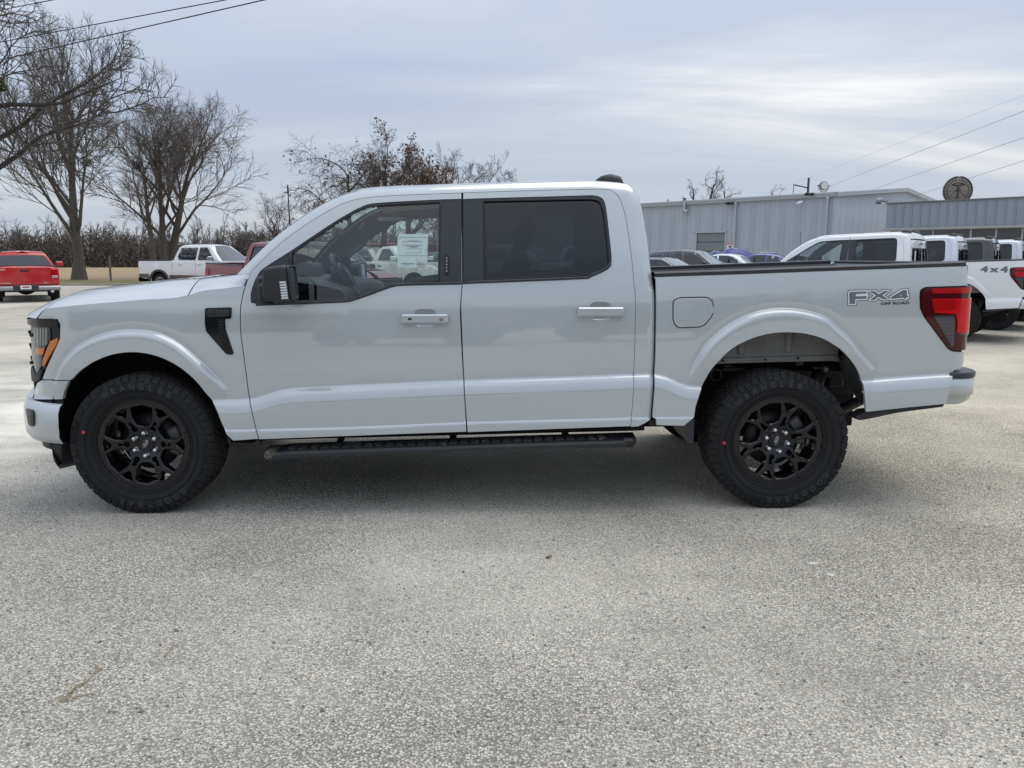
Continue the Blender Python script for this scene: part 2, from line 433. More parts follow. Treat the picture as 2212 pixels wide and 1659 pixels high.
CREASE, RTOP, SHO = np.stack((_cu, _cz), 1), _ro1, _sh1
_fo = cr(U('A',350,740,390,640,450,560,540,490,650,440,780,412,900,408,1020,425,1130,470,1230,540,1320,620,1400,700,1475,780), 5)
_ro = cr(np.vstack((U('F',270,1110,330,980,420,840,520,740,640,650,780,575,950,520,1150,500,1350,520,1550,582), U('G',240,680,360,790,470,930,570,1050))), 5)
for L, cx in ((_fo, -HX), (_ro, HX)):
    FLARE.append((L, np.vstack((L, [(L[-1,0]-.02, .3), (L[0,0]+.02, .3)])), max(L[0,1], L[-1,1])-.16, max(L[0,1], L[-1,1])+.10))
GAP = .0026
def featrows(outline):
    rows = []
    lo, hi = outline[:,0].min(), outline[:,0].max(); x = np.arange(lo, hi, .016)
    for L, offs in ((CREASE, (.014, .001, -.006, -.013, -.03)), (RTOP, (.002, -.006, -.013))):
        for o in offs: rows.append(np.stack((x, lineval(L, x)+o), 1))
    for line, poly, *_ in FLARE:
        l = resample(line, .013, False); t = np.gradient(l, axis=0); t /= np.linalg.norm(t, axis=1)[:,None]; n = np.stack((t[:,1], -t[:,0]), 1)
        for o in (-.034, -.022, -.012, -.002, .007, .016, .026, .038, .053, .070, .090): rows.append(l+n*o)
    q = np.vstack(rows); _, i = np.unique(np.round(q/.006).astype(int), axis=0, return_index=True)
    return q[np.sort(i)]
def sheet(outline, off=0.0, h=.028, holes=(), flange=.02, extra=None, feat=True, dwf=None, mb=None, mi=0, hflange=None, hb=None):
    mb = mb or MB()
    V, F, L = cdt(outline, h, holes, extra, hb)
    dw = dwf(V) if dwf is not None else 0.0
    p = B(V[:,0], V[:,1], off, feat, dw)
    # shading normals from the surface itself
    e = 2e-3; dU = B(V[:,0]+e, V[:,1], off, feat, dwf(V+(e,0)) if dwf is not None else 0.0)-B(V[:,0]-e, V[:,1], off, feat, dwf(V-(e,0)) if dwf is not None else 0.0)
    dZ = B(V[:,0], V[:,1]+e, off, feat, dwf(V+(0,e)) if dwf is not None else 0.0)-B(V[:,0], V[:,1]-e, off, feat, dwf(V-(0,e)) if dwf is not None else 0.0)
    nr = np.cross(dU, dZ); nr /= np.linalg.norm(nr, axis=1)[:,None]+1e-12
    mb.add(p, F, mi, True, nr)
    if flange:
        for k, l in enumerate(L):
            fl = flange if k == 0 else (hflange or flange)
            a = p[l]; n = len(l)
            x, y = planmap(V[l,0], wside(V[l,0], V[l,1], False)); x2, y2 = planmap(V[l,0]+1e-3, wside(V[l,0], V[l,1], False)); tx, ty = x2-x, y2-y; q = np.hypot(tx, ty)+1e-12
            inw = np.stack((-ty/q, tx/q, 0*q), 1)
            if fl > 0: b = a+np.stack((-inw[:,0], inw[:,1], inw[:,2]), 1)*fl
            else: b = a
            vv = np.vstack((a, b)); orient = area(V[l]) > 0
            f = [(i, n+i, n+(i+1)%n, (i+1)%n) if orient else (i, (i+1)%n, n+(i+1)%n, n+i) for i in range(n)]
            if k > 0: f = [g[::-1] for g in f] if False else f
            mb.add(vv, f, mi)
    return mb
def both(name, mb, mats, parents, label=None):
    """near piece and its mirrored far twin"""
    out = []
    o = mb.build(name, mats, parents[0]); out.append(o)
    v = np.concatenate(mb.v)*np.array((1,-1,1)); m2 = MB(); m2.v = [v]; m2.n = mb.n; m2.nr = {a: q*np.array((1,-1,1)) for a, q in mb.nr.items()}; m2.f = [q[::-1] for q in mb.f]; m2.m = mb.m; m2.sm = mb.sm
    out.append(m2.build(name, mats, parents[1])); return out
M_PAINT = paint('light_grey_paint', (.49, .525, .535), .12, .36, 2.0)
M_BLK = mat('black_plastic', (.018,.018,.02), .5, bump=(420,.12,.002))
M_TRIM = mat('dark_trim', (.034,.037,.043), .40)
M_GLOSSBLK = mat('gloss_black', (.009,.010,.012), .08, coat=.2, spec=.35)
M_RUB = mat('tyre_rubber', (.0125,.013,.0148), .66, spec=.35, bump=(160,.12,.002), var=(9,(.022,.021,.020),.5,.75))
M_TREAD = mat('tyre_tread', (.022,.0215,.021), .85, spec=.3, bump=(220,.3,.003), var=(12,(.040,.037,.033),.45,.7))
M_DARK = mat('underbody_dark', (.010,.010,.011), .8)
M_FRAME = mat('frame_black', (.018,.018,.02), .45, bump=(90,.1,.002))
M_CHROME = mat('bright_chrome', (.62,.63,.65), .14, 1.0)
M_STEEL = mat('dull_steel', (.30,.30,.30), .4, 1.0)
M_GLASSF = glass('clear_door_glass', (.80,.88,.86), 1.52, 2.0)
M_GLASSR = glass('privacy_glass', (.16,.175,.185), 1.52, 1.55)
M_WIND = glass('windscreen_glass', (.74,.82,.80), 1.52, 1.2)
M_INT = mat('interior_charcoal', (.085,.088,.092), .75)
M_LINER = mat('headliner_grey', (.34,.35,.36), .9)
M_RED = mat('red_lens', (.42,.003,.006), .12, coat=.35, spec=.3)
M_REDD = mat('dark_red_lens', (.065,.003,.006), .08, coat=.45, spec=.3)
M_REDB = mat('bright_red_lens', (.62,.003,.008), .14, coat=.3, spec=.3)
M_SMOKE = mat('smoked_lens', (.045,.048,.052), .12, coat=1.0)
M_AMBER = mat('amber_lens', (.62,.17,.02), .15, coat=1.0)
M_CLEAR = mat('clear_lens', (.075,.08,.085), .10, .5, coat=1.0)
M_WHITE = mat('white_print', (.78,.79,.80), .45)
M_DECGREY = mat('decal_grey', (.15,.16,.175), .4)
M_NAVY = mat('decal_navy', (.012,.014,.03), .4)
M_PAPER = mat('sticker_paper', (.82,.86,.84), .7)
M_PRIMER = mat('inner_wing_primer', (.20,.20,.195), .6, bump=(60,.15,.003), var=(5,(.13,.125,.12),.45,.7))
M_REDDOT = mat('red_paint_dot', (.45,.05,.05), .6)
M_LED = mat('marker_lens', (.80,.82,.84), .12, .35, coat=1.0)

HERO = empty('pickup_truck', TO, TYAW)
tag(HERO, 'large light grey crew cab pickup with black wheels in the foreground', 'pickup truck', 'pickup trucks on the lot')
PP = (HERO, HERO)
# ---------------------------------------------------------------- outlines (unrolled side: u, z)
A_FRONT_ARCH = cr(U('A',480,738,560,665,650,610,760,570,880,556,990,568,1090,600,1190,655,1280,735,1350,830,1410,930,1445,1020,1480,1100), 5)
DOOR_FRONT_EDGE = cr(zp('B',175,975,150,1040,125,1130,105,1240,103,1350,108,1480)+zp('D',118,560,150,800,185,1060,240,1310,265,1392), 4)
SHOULDER_PX = zp('J',415,628,600,606,800,586,1000,570,1300,545,1659,522)+[(440,627.5),(480,623)]+[(524,617)]
SHOULDER = cr(P(SHOULDER_PX), 5)
door_edge = P(DOOR_FRONT_EDGE)
i0 = int(np.argmin(np.abs(door_edge[:,1]-SHOULDER[-1,1])))
fender_o = cat(SHOULDER, door_edge[i0:], U('D',40,1408), A_FRONT_ARCH[::-1], U('A',275,738), U('A',335,590,390,468,392,380,375,345,245,340))
fender = both('fender', sheet(inset(fender_o, GAP), h=.022, extra=featrows(fender_o)), [M_PAINT], PP)
# --- front door
dtop = cr(U('B',103,1350,105,1240,125,1130,165,1000,200,920,260,860,340,780,500,640,700,500,900,380,1060,310,1250,277,1500,260,2030,241), 4)
dl = P(DOOR_FRONT_EDGE); jd = int(np.argmin(np.hypot(*(dl-dtop[0]).T)))
fdoor_o = cat(dtop, U('B',2036,640), cr(U('D',2038,20,2020,250,2025,450,2035,650,2050,900,2075,1330), 4), U('D',1500,1350,800,1376,265,1396), dl[jd+1:][::-1][1:])
DLO_F = cat(cr(U('B',195,1200,192,1130,212,1050,252,960,310,895,540,748,700,640,900,508,1060,412,1150,366,1250,334,1500,316,1860,298), 3), U('B',2031,294), U('B',2031,1036), cr(U('B',1500,1050,1380,1077,1250,1127,1100,1178,1000,1197,500,1218,240,1228), 3))
DLO_F = DLO_F[:-1]
CUPS = {}
for _k, _a in (('F', ('D', 1507, 1914, 301, 381)), ('R', ('E', 1156, 1558, 240, 322))):
    c = U(_a[0], _a[1], _a[3], _a[2], (_a[3]+_a[4])/2, _a[1], _a[4]); um, zm = (c[0][0]+c[1][0])/2, (c[0][1]+c[2][1])/2; hl, hh = abs(c[1][0]-c[0][0])/2, abs(c[0][1]-c[2][1])/2
    CUPS[_k] = (um, zm, hl, hh, np.array([(um+hl*.46*np.sign(math.cos(a))*abs(math.cos(a))**.5, zm+hh*2.05*np.sign(math.sin(a))*abs(math.sin(a))**.5) for a in np.linspace(.02, 2*math.pi+.02, 44, endpoint=False)]))
fdoor = both('front_door', sheet(inset(fdoor_o, GAP), h=.026, holes=[DLO_F, CUPS['F'][4]], extra=featrows(fdoor_o), hflange=.03), [M_PAINT], PP)
# --- rear door
rdoor_o = cat(U('C',160,239,700,221,1300,208), cr(U('C',1400,208,1460,221,1510,262,1545,332,1580,450,1610,640,1640,880,1655,1060), 3), cr(U('E',1662,100,1666,300,1650,800,1630,1200,1620,1282), 4), U('E',200,1334), cr(U('E',185,1150,165,800,150,450,143,200,160,0), 4), U('C',160,640))
DLO_R = cat(U('C',161,296,320,289), cr(U('C',1290,262,1350,275,1390,310,1412,400,1440,640,1456,800,1450,870,1420,905,1330,950,1250,980,1150,993), 3), U('C',162,1032))
rdoor = both('rear_door', sheet(inset(rdoor_o, GAP), h=.026, holes=[DLO_R, CUPS['R'][4]], extra=featrows(rdoor_o), hflange=.03), [M_PAINT], PP)
# --- cab shell: windscreen pillar, roof rail, rear pillar
sil_px = zp('B',70,952,250,770,400,630,600,480,800,350,950,280,1100,230,1300,200,1700,180,2100,165)+zp('C',700,149,1200,136,1340,138,1570,158,1640,195,1680,260,1710,330,1740,480,1775,700,1790,850,1806,960)+zp('E',1822,100,1826,300,1820,700,1808,1000,1795,1200)
SIL = cr(P(sil_px, dw=-.05), 3)
sh_low = [U('E',1790,1228,1690,1280,1624,1284)]
rd_edge = cr(U('E',1620,1282,1630,1200,1650,800,1666,300,1662,100), 4)
rd_top = cr(U('C',1655,1060,1640,880,1610,640,1580,450,1545,332,1510,262,1460,221,1400,208), 3)
shell_o = cat(SIL, *sh_low, rd_edge, rd_top, U('C',1300,208,700,221,160,239), dtop[::-1][: -int(len(dtop)*.18)], U('B',182,948))
def shell_dw(V):
    d = segdist(V, SIL); r = np.where(V[:,1] < 1.30, .05, .075); t = np.clip(1-d/r, 0, 1)
    return -.8*r*(1-np.sqrt(1-np.minimum(t, .999)**2))
dd = SIL-0
rows = []
tsil = np.gradient(SIL, axis=0); tsil /= np.linalg.norm(tsil, axis=1)[:,None]; nsil = np.stack((tsil[:,1], -tsil[:,0]), 1)
for o in (.005, .012, .022, .036, .055): rows.append(resample(SIL+nsil*o, .03, False))
shell = both('cab_pillar', sheet(shell_o, h=.026, extra=np.vstack(rows+[featrows(shell_o)]), dwf=shell_dw, flange=.012), [M_PAINT], PP)
silW = shell_dw(SIL)
SIL3 = B(SIL[:,0], SIL[:,1], 0, False, silW)        # the hoop's edge in space
# loft the hoop across: windscreen, roof, cab back
kroof = int(np.argmax(SIL3[:,0] > ply(-.8, *zp('B',1060,240)[0])[0]))
kback = int(np.argmax(SIL3[:,0] > ply(-.8, *zp('C',1590,160)[0])[0]))
def across(rows, crown, ncross=17, flat=1.0, dirn=None):
    v = np.linspace(-1, 1, ncross); out = []
    for i, p in enumerate(rows):
        bul = crown[i]*(1-np.abs(v)**2.4)
        n = dirn[i]
        out.append(np.stack((p[0]+bul*n[0], -v*p[1]*-1*-1, p[2]+bul*n[2]), -1))
    return np.array(out)
def hoopn(rows):
    t = np.gradient(rows[:,[0,2]], axis=0); t /= np.linalg.norm(t, axis=1)[:,None]+1e-9; return np.stack((-t[:,1], 0*t[:,0], t[:,0]), 1)
hn = hoopn(SIL3)
for _ in range(3): hn = (np.roll(hn,1,0)+hn+np.roll(hn,-1,0))/3
crn = np.interp(np.arange(len(SIL3)), [0, kroof-2, kroof+6, kback-4, kback+4, len(SIL3)], [.075, .06, .045, .04, .03, .03])
G = across(SIL3, crn, 25, dirn=hn)
mbr = MB().grid(G[kroof:kback+8], flip=False); roof = mbr.build('roof', [M_PAINT], HERO)
# windscreen with black border
wmb = MB().grid(G[1:kroof+1][:, 1:-1], 0); ws = wmb.build('windscreen', [M_WIND], HERO)
bd = MB()
for sl in (G[0:kroof+1][:, 0:2], G[0:kroof+1][:, -2:], G[0:3], G[kroof-1:kroof+1]):
    bd.grid(sl+np.array((0,0,.002)))
bd.build('windscreen_border', [M_GLOSSBLK], ws)
# cab back: rear glass between body-colour edges
kb2 = int(np.argmax(SIL3[:,0]*0+(np.arange(len(SIL3)) > kback+8)*(SIL3[:,2] < 1.28)))
gb = G[kback+8:]
nv = gb.shape[1]
zz = gb[:,0,2]; k1 = int(np.argmax(zz < zz[0]-.10)); k2 = int(np.argmax(zz < 1.34))
bk = MB().grid(gb[:k1+1]).grid(gb[k2:]); bk.grid(gb[k1:k2+1][:, :2]); bk.grid(gb[k1:k2+1][:, -2:]); bk.build('cab_back', [M_PAINT], HERO)
rg = MB().grid(gb[k1:k2+1][:, 1:-1]+np.array((-.004,0,0))); rgl = rg.build('rear_glass', [glass('rear_glass_smoke', (.10,.11,.12), 1.5, .7)], HERO)
fr = MB(); m0 = nv//2; REARG = gb[k1:k2+1, m0].copy()
for a in (m0-4, m0+4): fr.tube(gb[k1:k2+1][:, a]+np.array((.004,0,0)), .012, 6)
for kk in (k1+2, k2-2): fr.tube(gb[kk][m0-4:m0+5]+np.array((.004,0,0)), .012, 6)
fr.build('slider_frame', [M_BLK], rgl)
# high brake lamp and two roof humps
pc = gb[max(k1//2,1)][m0]; tt = gb[max(k1//2,1)+1][m0]-gb[max(k1//2,1)-1][m0]
lm = MB().bbox((-.012,-.20,-.022), (.016,.20,.022), .008, 0, Matrix.Translation(Vector(pc))); lm.bbox((-.010,-.06,-.014), (.022,.06,.014), .006, 1, Matrix.Translation(Vector(pc)))
lm.build('brake_lamp', [M_LED, M_RED], HERO)
jx = 5; HUMPZ = [(G[kroof:kback+8,jx,0], G[kroof:kback+8,jx,2])]
hx0, hx1 = ply(-.5, *zp('C',1318,130)[0])[0], ply(-.5, *zp('C',1568,160)[0])[0]
for sy in (-.43, .43):
    hm = MB(); st = np.linspace(0,1,10); sec = []
    for t in st:
        x = hx0+(hx1-hx0)*t
        kk = int(np.argmin(np.abs(G[kroof:kback+8,4,0]-x)))+kroof
        zb = np.interp(x, *HUMPZ[0])-.012
        hgt = np.interp(t, [0,.25,.55,.93,1], [.0,.035,.05,.045,.0])+.012; wd = np.interp(t, [0,.3,1], [.03,.075,.085])
        a = np.linspace(0, math.pi, 9); sec.append(np.stack((np.full(9,x), sy+wd*np.cos(a), zb+hgt*np.sin(a)**.55), -1))
    hm.grid(np.array(sec), flip=False); hm.build('roof_hump', [M_BLK], HERO)
# --- hood and the strip in front of the windscreen
hood_sil = zp('J',290,690,330,622,400,562,470,522,600,485,800,450,1000,425,1300,395,1659,355)+[(440,600.5),(480,596.5),(520,592.5)]
HS = np.array([ply(-.56, *q) for q in hood_sil]); HS = HS[np.argsort(HS[:,0])]
zt = lambda x: np.interp(x, HS[:,0], HS[:,2])
nose = cr(np.vstack((U('J',415,628), U('J',375,668,340,718))), 5)
nose_u = np.linspace(nose[-1,0], -3.32, 26)[1:]; zc0 = nose[-1,1]
nose_c = np.stack((nose_u, zc0+.02*sstep(nose[-1,0], -2.85, nose_u)), 1)
O2 = np.vstack((SHOULDER[::-1], nose[1:], nose_c))
O3 = B(O2[:,0], O2[:,1], 0, True)
O3[:,2] -= .002
yin = .50; xin = XFE+.34
I3 = []
for p in O3:
    x = max(p[0], xin+.0); y = -min(.56, abs(p[1])*.62) if p[0] < xin else -.56
    I3.append((x, y, zt(x)))
I3 = np.array(I3)
kf = int(np.argmax(O3[:,0] < xin)); I3[kf:,1] = -.56*np.clip(np.abs(O3[kf:,1])/abs(O3[kf,1]), 0, 1)
tv = np.linspace(0, 1, 13)
def hoodrow(o, i):
    r = o[None]+(i-o)[None]*tv[:,None]; r[:,2] = o[2]+(i[2]-o[2])*(1-(1-tv)**1.9); return r
HG = np.array([hoodrow(o, i) for o, i in zip(O3, I3)])
xcut0, xcut1 = P1(405,630)[0], ply(-.56, 440, 600.5)[0]
cut = xcut0+(xcut1-xcut0)*tv
ks = int(np.argmax(O3[:,0] < xcut0-.01))
hd = MB(); rowcut = np.array([[np.interp(c, HG[:kf,j,0][::-1], HG[:kf,j,m][::-1]) for m in range(3)] for j, c in enumerate(cut)])
hoodg = np.vstack((rowcut[None], HG[ks+1:])); hd.grid(hoodg, flip=True)
top = [np.stack((np.full(9, r[-1,0]), np.linspace(r[-1,1], 0, 9), r[-1,2]+.012*np.sin(np.linspace(0, math.pi/2, 9))), -1) for r in hoodg[: kf-ks+1]]
hd.grid(np.array(top), flip=True); hd.mirror(); hd.build('hood', [M_PAINT], HERO)
cw = MB(); rc2 = rowcut.copy(); rc2[:,0] += .006
kw = int(np.argmax(O3[:,0] < xcut0+.03))
last = HG[0].copy(); cg = [last]+[HG[k] for k in range(1, kw)]+[rc2]
cg = [r for r in cg]
cw.grid(np.array(cg), flip=True); both('fender_top', cw, [M_PAINT], PP)
gs = MB(); gr = rowcut.copy(); gr2 = gr.copy(); gr2[:,0] += .012; gs.grid(np.array([gr2-np.array((0,0,.012)), gr-np.array((.006,0,.012))]), flip=True); both('hood_gap', gs, [M_DARK], PP)
cwl = MB(); x1 = HG[0][-1,0]; zb = zt(x1)
xs0 = SIL3[0]; cwl.grid(np.array([[(xcut1+.02, y, zt(xcut1)-.01), (x1, y, zb-.02), (xs0[0]+.16, y, xs0[2]-.02+.0)] for y in np.linspace(-.56, .56, 9)]), flip=True)
cwl.build('cowl', [M_BLK], HERO)
for y0, y1 in ((-.52, .12), (-.02, .60)):
    MB().tube([(xs0[0]-.03, y0, xs0[2]+.035), (xs0[0]-.055, (y0+y1)/2, xs0[2]+.055), (xs0[0]-.02, y1, xs0[2]+.05)], .008, 5).build('wiper', [M_BLK], HERO)
# --- bed side
R_ARCH = cr(np.vstack((U('F',320,1520,340,1400,390,1230,460,1090,540,990,640,890,760,820,900,765,1050,735,1200,730,1350,745,1500,790,1620,860), U('G',250,900,330,985,400,1080,450,1190,480,1300,495,1478))), 4)
bed_left = cr(np.vstack((U('E',1838,0), U('E',1842,300,1834,700,1825,1000,1810,1205))), 4)
bedtop = U('G',1440,106,800,132,0,160)[::1]
bed_o = cat(U('C',1822,970), bed_left, U('E',1840,1216,1842,1272), U('E',2085,1280), R_ARCH, U('G',850,1440,1245,1402), cr(U('G',1300,1200,1306,1130), 2), U('G',1320,1086,1390,1066), U('G',1410,1000,1425,935,1427,912), U('G',1310,908,1262,885), U('G',1040,585,1004,505,1000,400,1006,338,1050,312,1300,303,1446,297), U('G',1449,200,1442,106), bedtop[1:], U('F',900,180))
bed_o = roundpoly(bed_o, .004, 2)
FUEL = roundpoly(U('F',118,430,180,408,440,402,490,440,498,560,400,680,160,690,118,630), .03, 4)
bed = both('bed_side', sheet(inset(bed_o, GAP), h=.023, extra=featrows(bed_o), hb=.014), [M_PAINT], PP)
# fuel flap: a proud lid with a dark joint round it
fl = sheet(inset(FUEL, .003), off=.0022, h=.03, flange=.004); flap = fl.build('fuel_flap', [M_PAINT], bed[0])
sheet(inset(FUEL, -.003), off=.0008, h=.05, flange=0).build('flap_joint', [M_DARK], flap)
sheet(roundpoly(U('F',445,492,500,488,500,552,460,556,442,540), .008), off=.0045, h=.03, flange=.003).build('flap_grip', [M_PAINT], flap)
# --- doors: glass, trims, handles
GL_F = cat(cr(U('B',548,770,700,662,900,530,1060,435,1150,389,1250,357,1500,338,1843,322), 3), U('B',1832,1014), cr(U('B',1600,1024,1450,1041,1380,1060,1250,1105,1130,1146,1050,1166,950,1176,548,1186), 3))
GL_R = cat(U('C',340,313), cr(U('C',1280,294,1340,310,1370,350,1392,440,1422,700,1434,850,1410,887,1300,942,1150,966), 3), U('C',350,1000))
both('window_trim', sheet(inset(DLO_F, .001), off=-.004, h=.05, holes=[GL_F], flange=.01, hflange=.02), [M_TRIM], fdoor)
gf = both('window_glass', sheet(inset(GL_F, -.004), off=-.013, h=.06, flange=0), [M_GLASSF], fdoor)
both('window_trim', sheet(inset(DLO_R, .001), off=-.004, h=.05, holes=[GL_R], flange=.01, hflange=.02), [M_TRIM], rdoor)
both('window_glass', sheet(inset(GL_R, -.004), off=-.013, h=.06, flange=0), [M_GLASSR], rdoor)
# raised seals round the windows and the division bar
def strip(pts_uv, off, rad, n=5): return B(pts_uv[:,0], pts_uv[:,1], off, False)
for GLx, dr, st in ((GL_F, fdoor, 0), (GL_R, rdoor, 0)):
    both('window_seal', MB().tube(np.vstack((B(*resample(GLx, .03).T, -.004, False), B(*GLx[:1].T, -.004, False))), .0055, 5, cap=False), [M_BLK], dr)
both('division_bar', MB().tube(B(*resample(U('B',540,762,540,1188), .05, False).T, -.002, False), .008, 6), [M_BLK], fdoor)
both('belt_trim', MB().tube(B(*resample(cr(U('B',2030,1028,1500,1040,1380,1066,1250,1113,1100,1165,1000,1185,500,1203,240,1214), 4), .03, False).T, .0, False), .009, 6), [M_TRIM], fdoor)
both('belt_trim', MB().tube(B(*resample(cr(U('C',162,1024,1150,984,1250,971,1330,941,1415,897,1446,860), 4), .03, False).T, .0, False), .009, 6), [M_TRIM], rdoor)
def handle(key, door, lock):
    um, zm, hl, hh, cup = CUPS[key]; mb = MB(); cen = np.array((um, zm)); rings = []
    for t, o in ((1.0,.0),(.985,-.003),(.93,-.009),(.8,-.016),(.55,-.021),(.2,-.023),(.02,-.023)):
        q = cen+(cup-cen)*t; rings.append(B(q[:,0], q[:,1], o, False))
    Gd = np.array(rings); Gd = np.concatenate((Gd, Gd[:, :1]), 1); mb.grid(Gd, flip=False)
    both('handle_cup', mb, [M_PAINT], door)
    o = B(np.array([um]), np.array([zm]), 0, False)[0]
    mh = MB().bbox((-hl, -.040, -hh), (hl, -.020, hh), .008, 0, Matrix.Translation(Vector(o))); mh.bbox((-hl, -.030, -hh*.9), (-hl*.55, .002, hh*.9), .004, 0, Matrix.Translation(Vector(o))); mh.bbox((hl*.55, -.030, -hh*.9), (hl, .002, hh*.9), .004, 0, Matrix.Translation(Vector(o)))
    if lock:
        mh.lathe([(-.0405,.0001),(-.0415,.011),(-.038,.0115)], 'y', 14, (o[0]+hl*.72, o[1], o[2]), 1)
        mh.bbox((-hl*.70, -.0415, -.006), (-hl*.54, -.039, .006), .002, 2, Matrix.Translation(Vector(o)))
    both('door_handle', mh, [mat('handle_paint', (.50,.53,.56), .25, .35, .8), M_STEEL, M_BLK], door)
handle('F', fdoor, True)
handle('R', rdoor, False)
# keypad on the dark door post
kp = sheet(roundpoly(U('B',1884,780,1920,780,1916,955,1880,955), .008), off=.003, h=.05, flange=.006); kpo = kp.build('keypad', [M_GLOSSBLK], fdoor[0])
for i, y in enumerate((810, 838, 867, 895, 923)):
    sheet(roundpoly(U('B',1892,y-11,1910,y-11,1908,y+11,1889,y+11), .003), off=.0042, h=.03, flange=.002).build('key', [M_DECGREY], kpo)
    q = U('B', 1899.5, y)[0]; v, f = textmesh('13579'[i], .011); v = v+q; MB().add(B(v[:,0], v[:,1], .0048, False), f).build('key_digit', [M_WHITE], kpo)
# window sticker
st = U('B',1470,618,1490,600,1737,600,1728,896,1466,890)
stk = MB(); V, F, L = cdt(st, .05); p = B(V[:,0], V[:,1], -.0155, False); stk.add(p, F); sto = stk.build('window_sticker', [M_PAPER], fdoor[0])
for (a, b, t) in ((628,1480,1726),(787,1484,1722)):
    q = resample(U('B', b, a, t, a+2), .02, False); MB().tube(B(q[:,0], q[:,1], -.0142, False), .0007, 4).build('printed_rule', [M_DECGREY], sto)
m = MB()
for y0, y1, xa, xb in ((657,660,1560,1655),(664,668,1510,1690),(694,698,1515,1690),(706,710,1550,1660),(714,718,1580,1640),(856,862,1500,1618),(858,861,1640,1700),(866,869,1632,1712),(872,874,1525,1575)):
    q = U('B', xa, y0, xb, y0, xb, y1, xa, y1); m.add(B(q[:,0], q[:,1], -.0143, False), [(0,1,2,3)])
m.build('printed_lines', [M_DECGREY], sto)
fr_ = resample(U('B',1545,728,1672,728,1672,764,1545,764), .02); MB().tube(np.vstack((B(fr_[:,0], fr_[:,1], -.0142, False),)*1), .0006, 4, cap=False).build('printed_box', [M_DECGREY], sto)
# --- mirrors
def mirror_(side):
    k = -1 if side < 0 else 1
    c = ply(-1.12, *zp('B',415,1040)[0]); c0 = ply(-1.0, *zp('B',250,1150)[0])
    prof = [ply(-1.20, *q)[[0,2]] for q in zp('B',315,905,340,890,495,869,512,885,520,925,543,1165,538,1182,500,1188,385,1192,320,1165,300,1040)]
    prof = roundpoly(np.array(prof), .03, 4); cen = prof.mean(0); mb = MB(); rings = []
    for y, s in ((-1.248,.45),(-1.247,.80),(-1.243,.92),(-1.232,.975),(-1.205,1.0),(-1.10,.99),(-1.03,.90),(-1.022,.6)):
        q = cen+(prof-cen)*s; rings.append(np.stack((q[:,0], np.full(len(q), y), q[:,1]), 1))
    Gm = np.array(rings); Gm = np.concatenate((Gm, Gm[:, :1]), 1); mb.grid(Gm, flip=area(prof) < 0)
    mb.add(rings[0], [tuple(range(len(prof)))], 0, False)
    xr = prof[:,0].max(); zr = (prof[:,1].max()+prof[:,1].min())/2
    # pivot foot and arm
    f0 = ply(-1.03, *zp('B',315,1085)[0])
    mb.bbox((-.045,-.05,-.065), (.045,.06,.075), .015, 0, Matrix.Translation(Vector((f0[0], -.99, f0[2]))))
    mb.bbox((-.02,-.10,-.055), (.13,.0,.035), .012, 0, Matrix.Translation(Vector((f0[0], -1.0, f0[2]))))
    pd = ply(-1.14, *zp('B',455,1196)[0]); mb.lathe([(-.0,.0001),(.0,.028),(.02,.034),(.05,.026)], 'z', 14, (pd[0], -1.14, pd[2]-.012), 0)
    if k > 0:
        v = np.concatenate(mb.v)*np.array((1,-1,1)); mb.v = [v]; mb.f = [q[::-1] for q in mb.f]
    o = mb.build('mirror', [mat('mirror_black', (.026,.027,.030), .5)], fdoor[0 if k < 0 else 1])
    g = MB(); q = roundpoly(np.array([(1.225*k, zr-.085),(1.05*k, zr-.085),(1.05*k, zr+.088),(1.225*k, zr+.088)]), .03, 4)
    ea, eb = ply(-1.2, *zp('B',512,885)[0]), ply(-1.2, *zp('B',543,1165)[0])
    yy = q[:,0]; yc = yy.mean(); xe = np.interp(-q[:,1], [-ea[2], -eb[2]], [ea[0], eb[0]])+.003+(yy-yc)*k*(.03 if k < 0 else .12)
    pl = np.stack((xe, yy, q[:,1]), 1)
    g.add(pl, [tuple(range(len(q)))], 0, False); g.build('mirror_glass', [mat('mirror_silver', (.80,.84,.85), .02, 1.0)], o)
    MB().tube(np.vstack((pl, pl[:1])), .0075, 6, cap=False).build('mirror_bezel', [M_BLK], o)
    if k < 0:
        lp = [ply(-1.243, *q) for q in zp('B',446,1012,500,1012,520,1168,466,1172)]; lp = np.array(lp); lp[:,1] = -1.247
        a = lp; b = lp+np.array((0,.03,0)); ml = MB()
        n = 7
        for i in range(n):           # lens with ribs, each its own facet
            t0, t1 = i/n, (i+.9)/n; L0, L1 = a[0]+(a[3]-a[0])*t0, a[0]+(a[3]-a[0])*t1; R0, R1 = a[1]+(a[2]-a[1])*t0, a[1]+(a[2]-a[1])*t1; mid = np.array((0,-.010,0))
            ml.add([L0,R0,R1,L1,(L0+L1)/2+mid,(R0+R1)/2+mid], [(0,4,5,1),(4,3,2,5),(0,3,4),(1,5,2)], 0, False)
        ml.add(np.vstack((a,b)), [(0,4,5,1),(1,5,6,2),(2,6,7,3),(3,7,4,0)], 0, False); ml.build('marker_lamp', [M_LED], o)
    return o
mirror_(-1); mirror_(1)
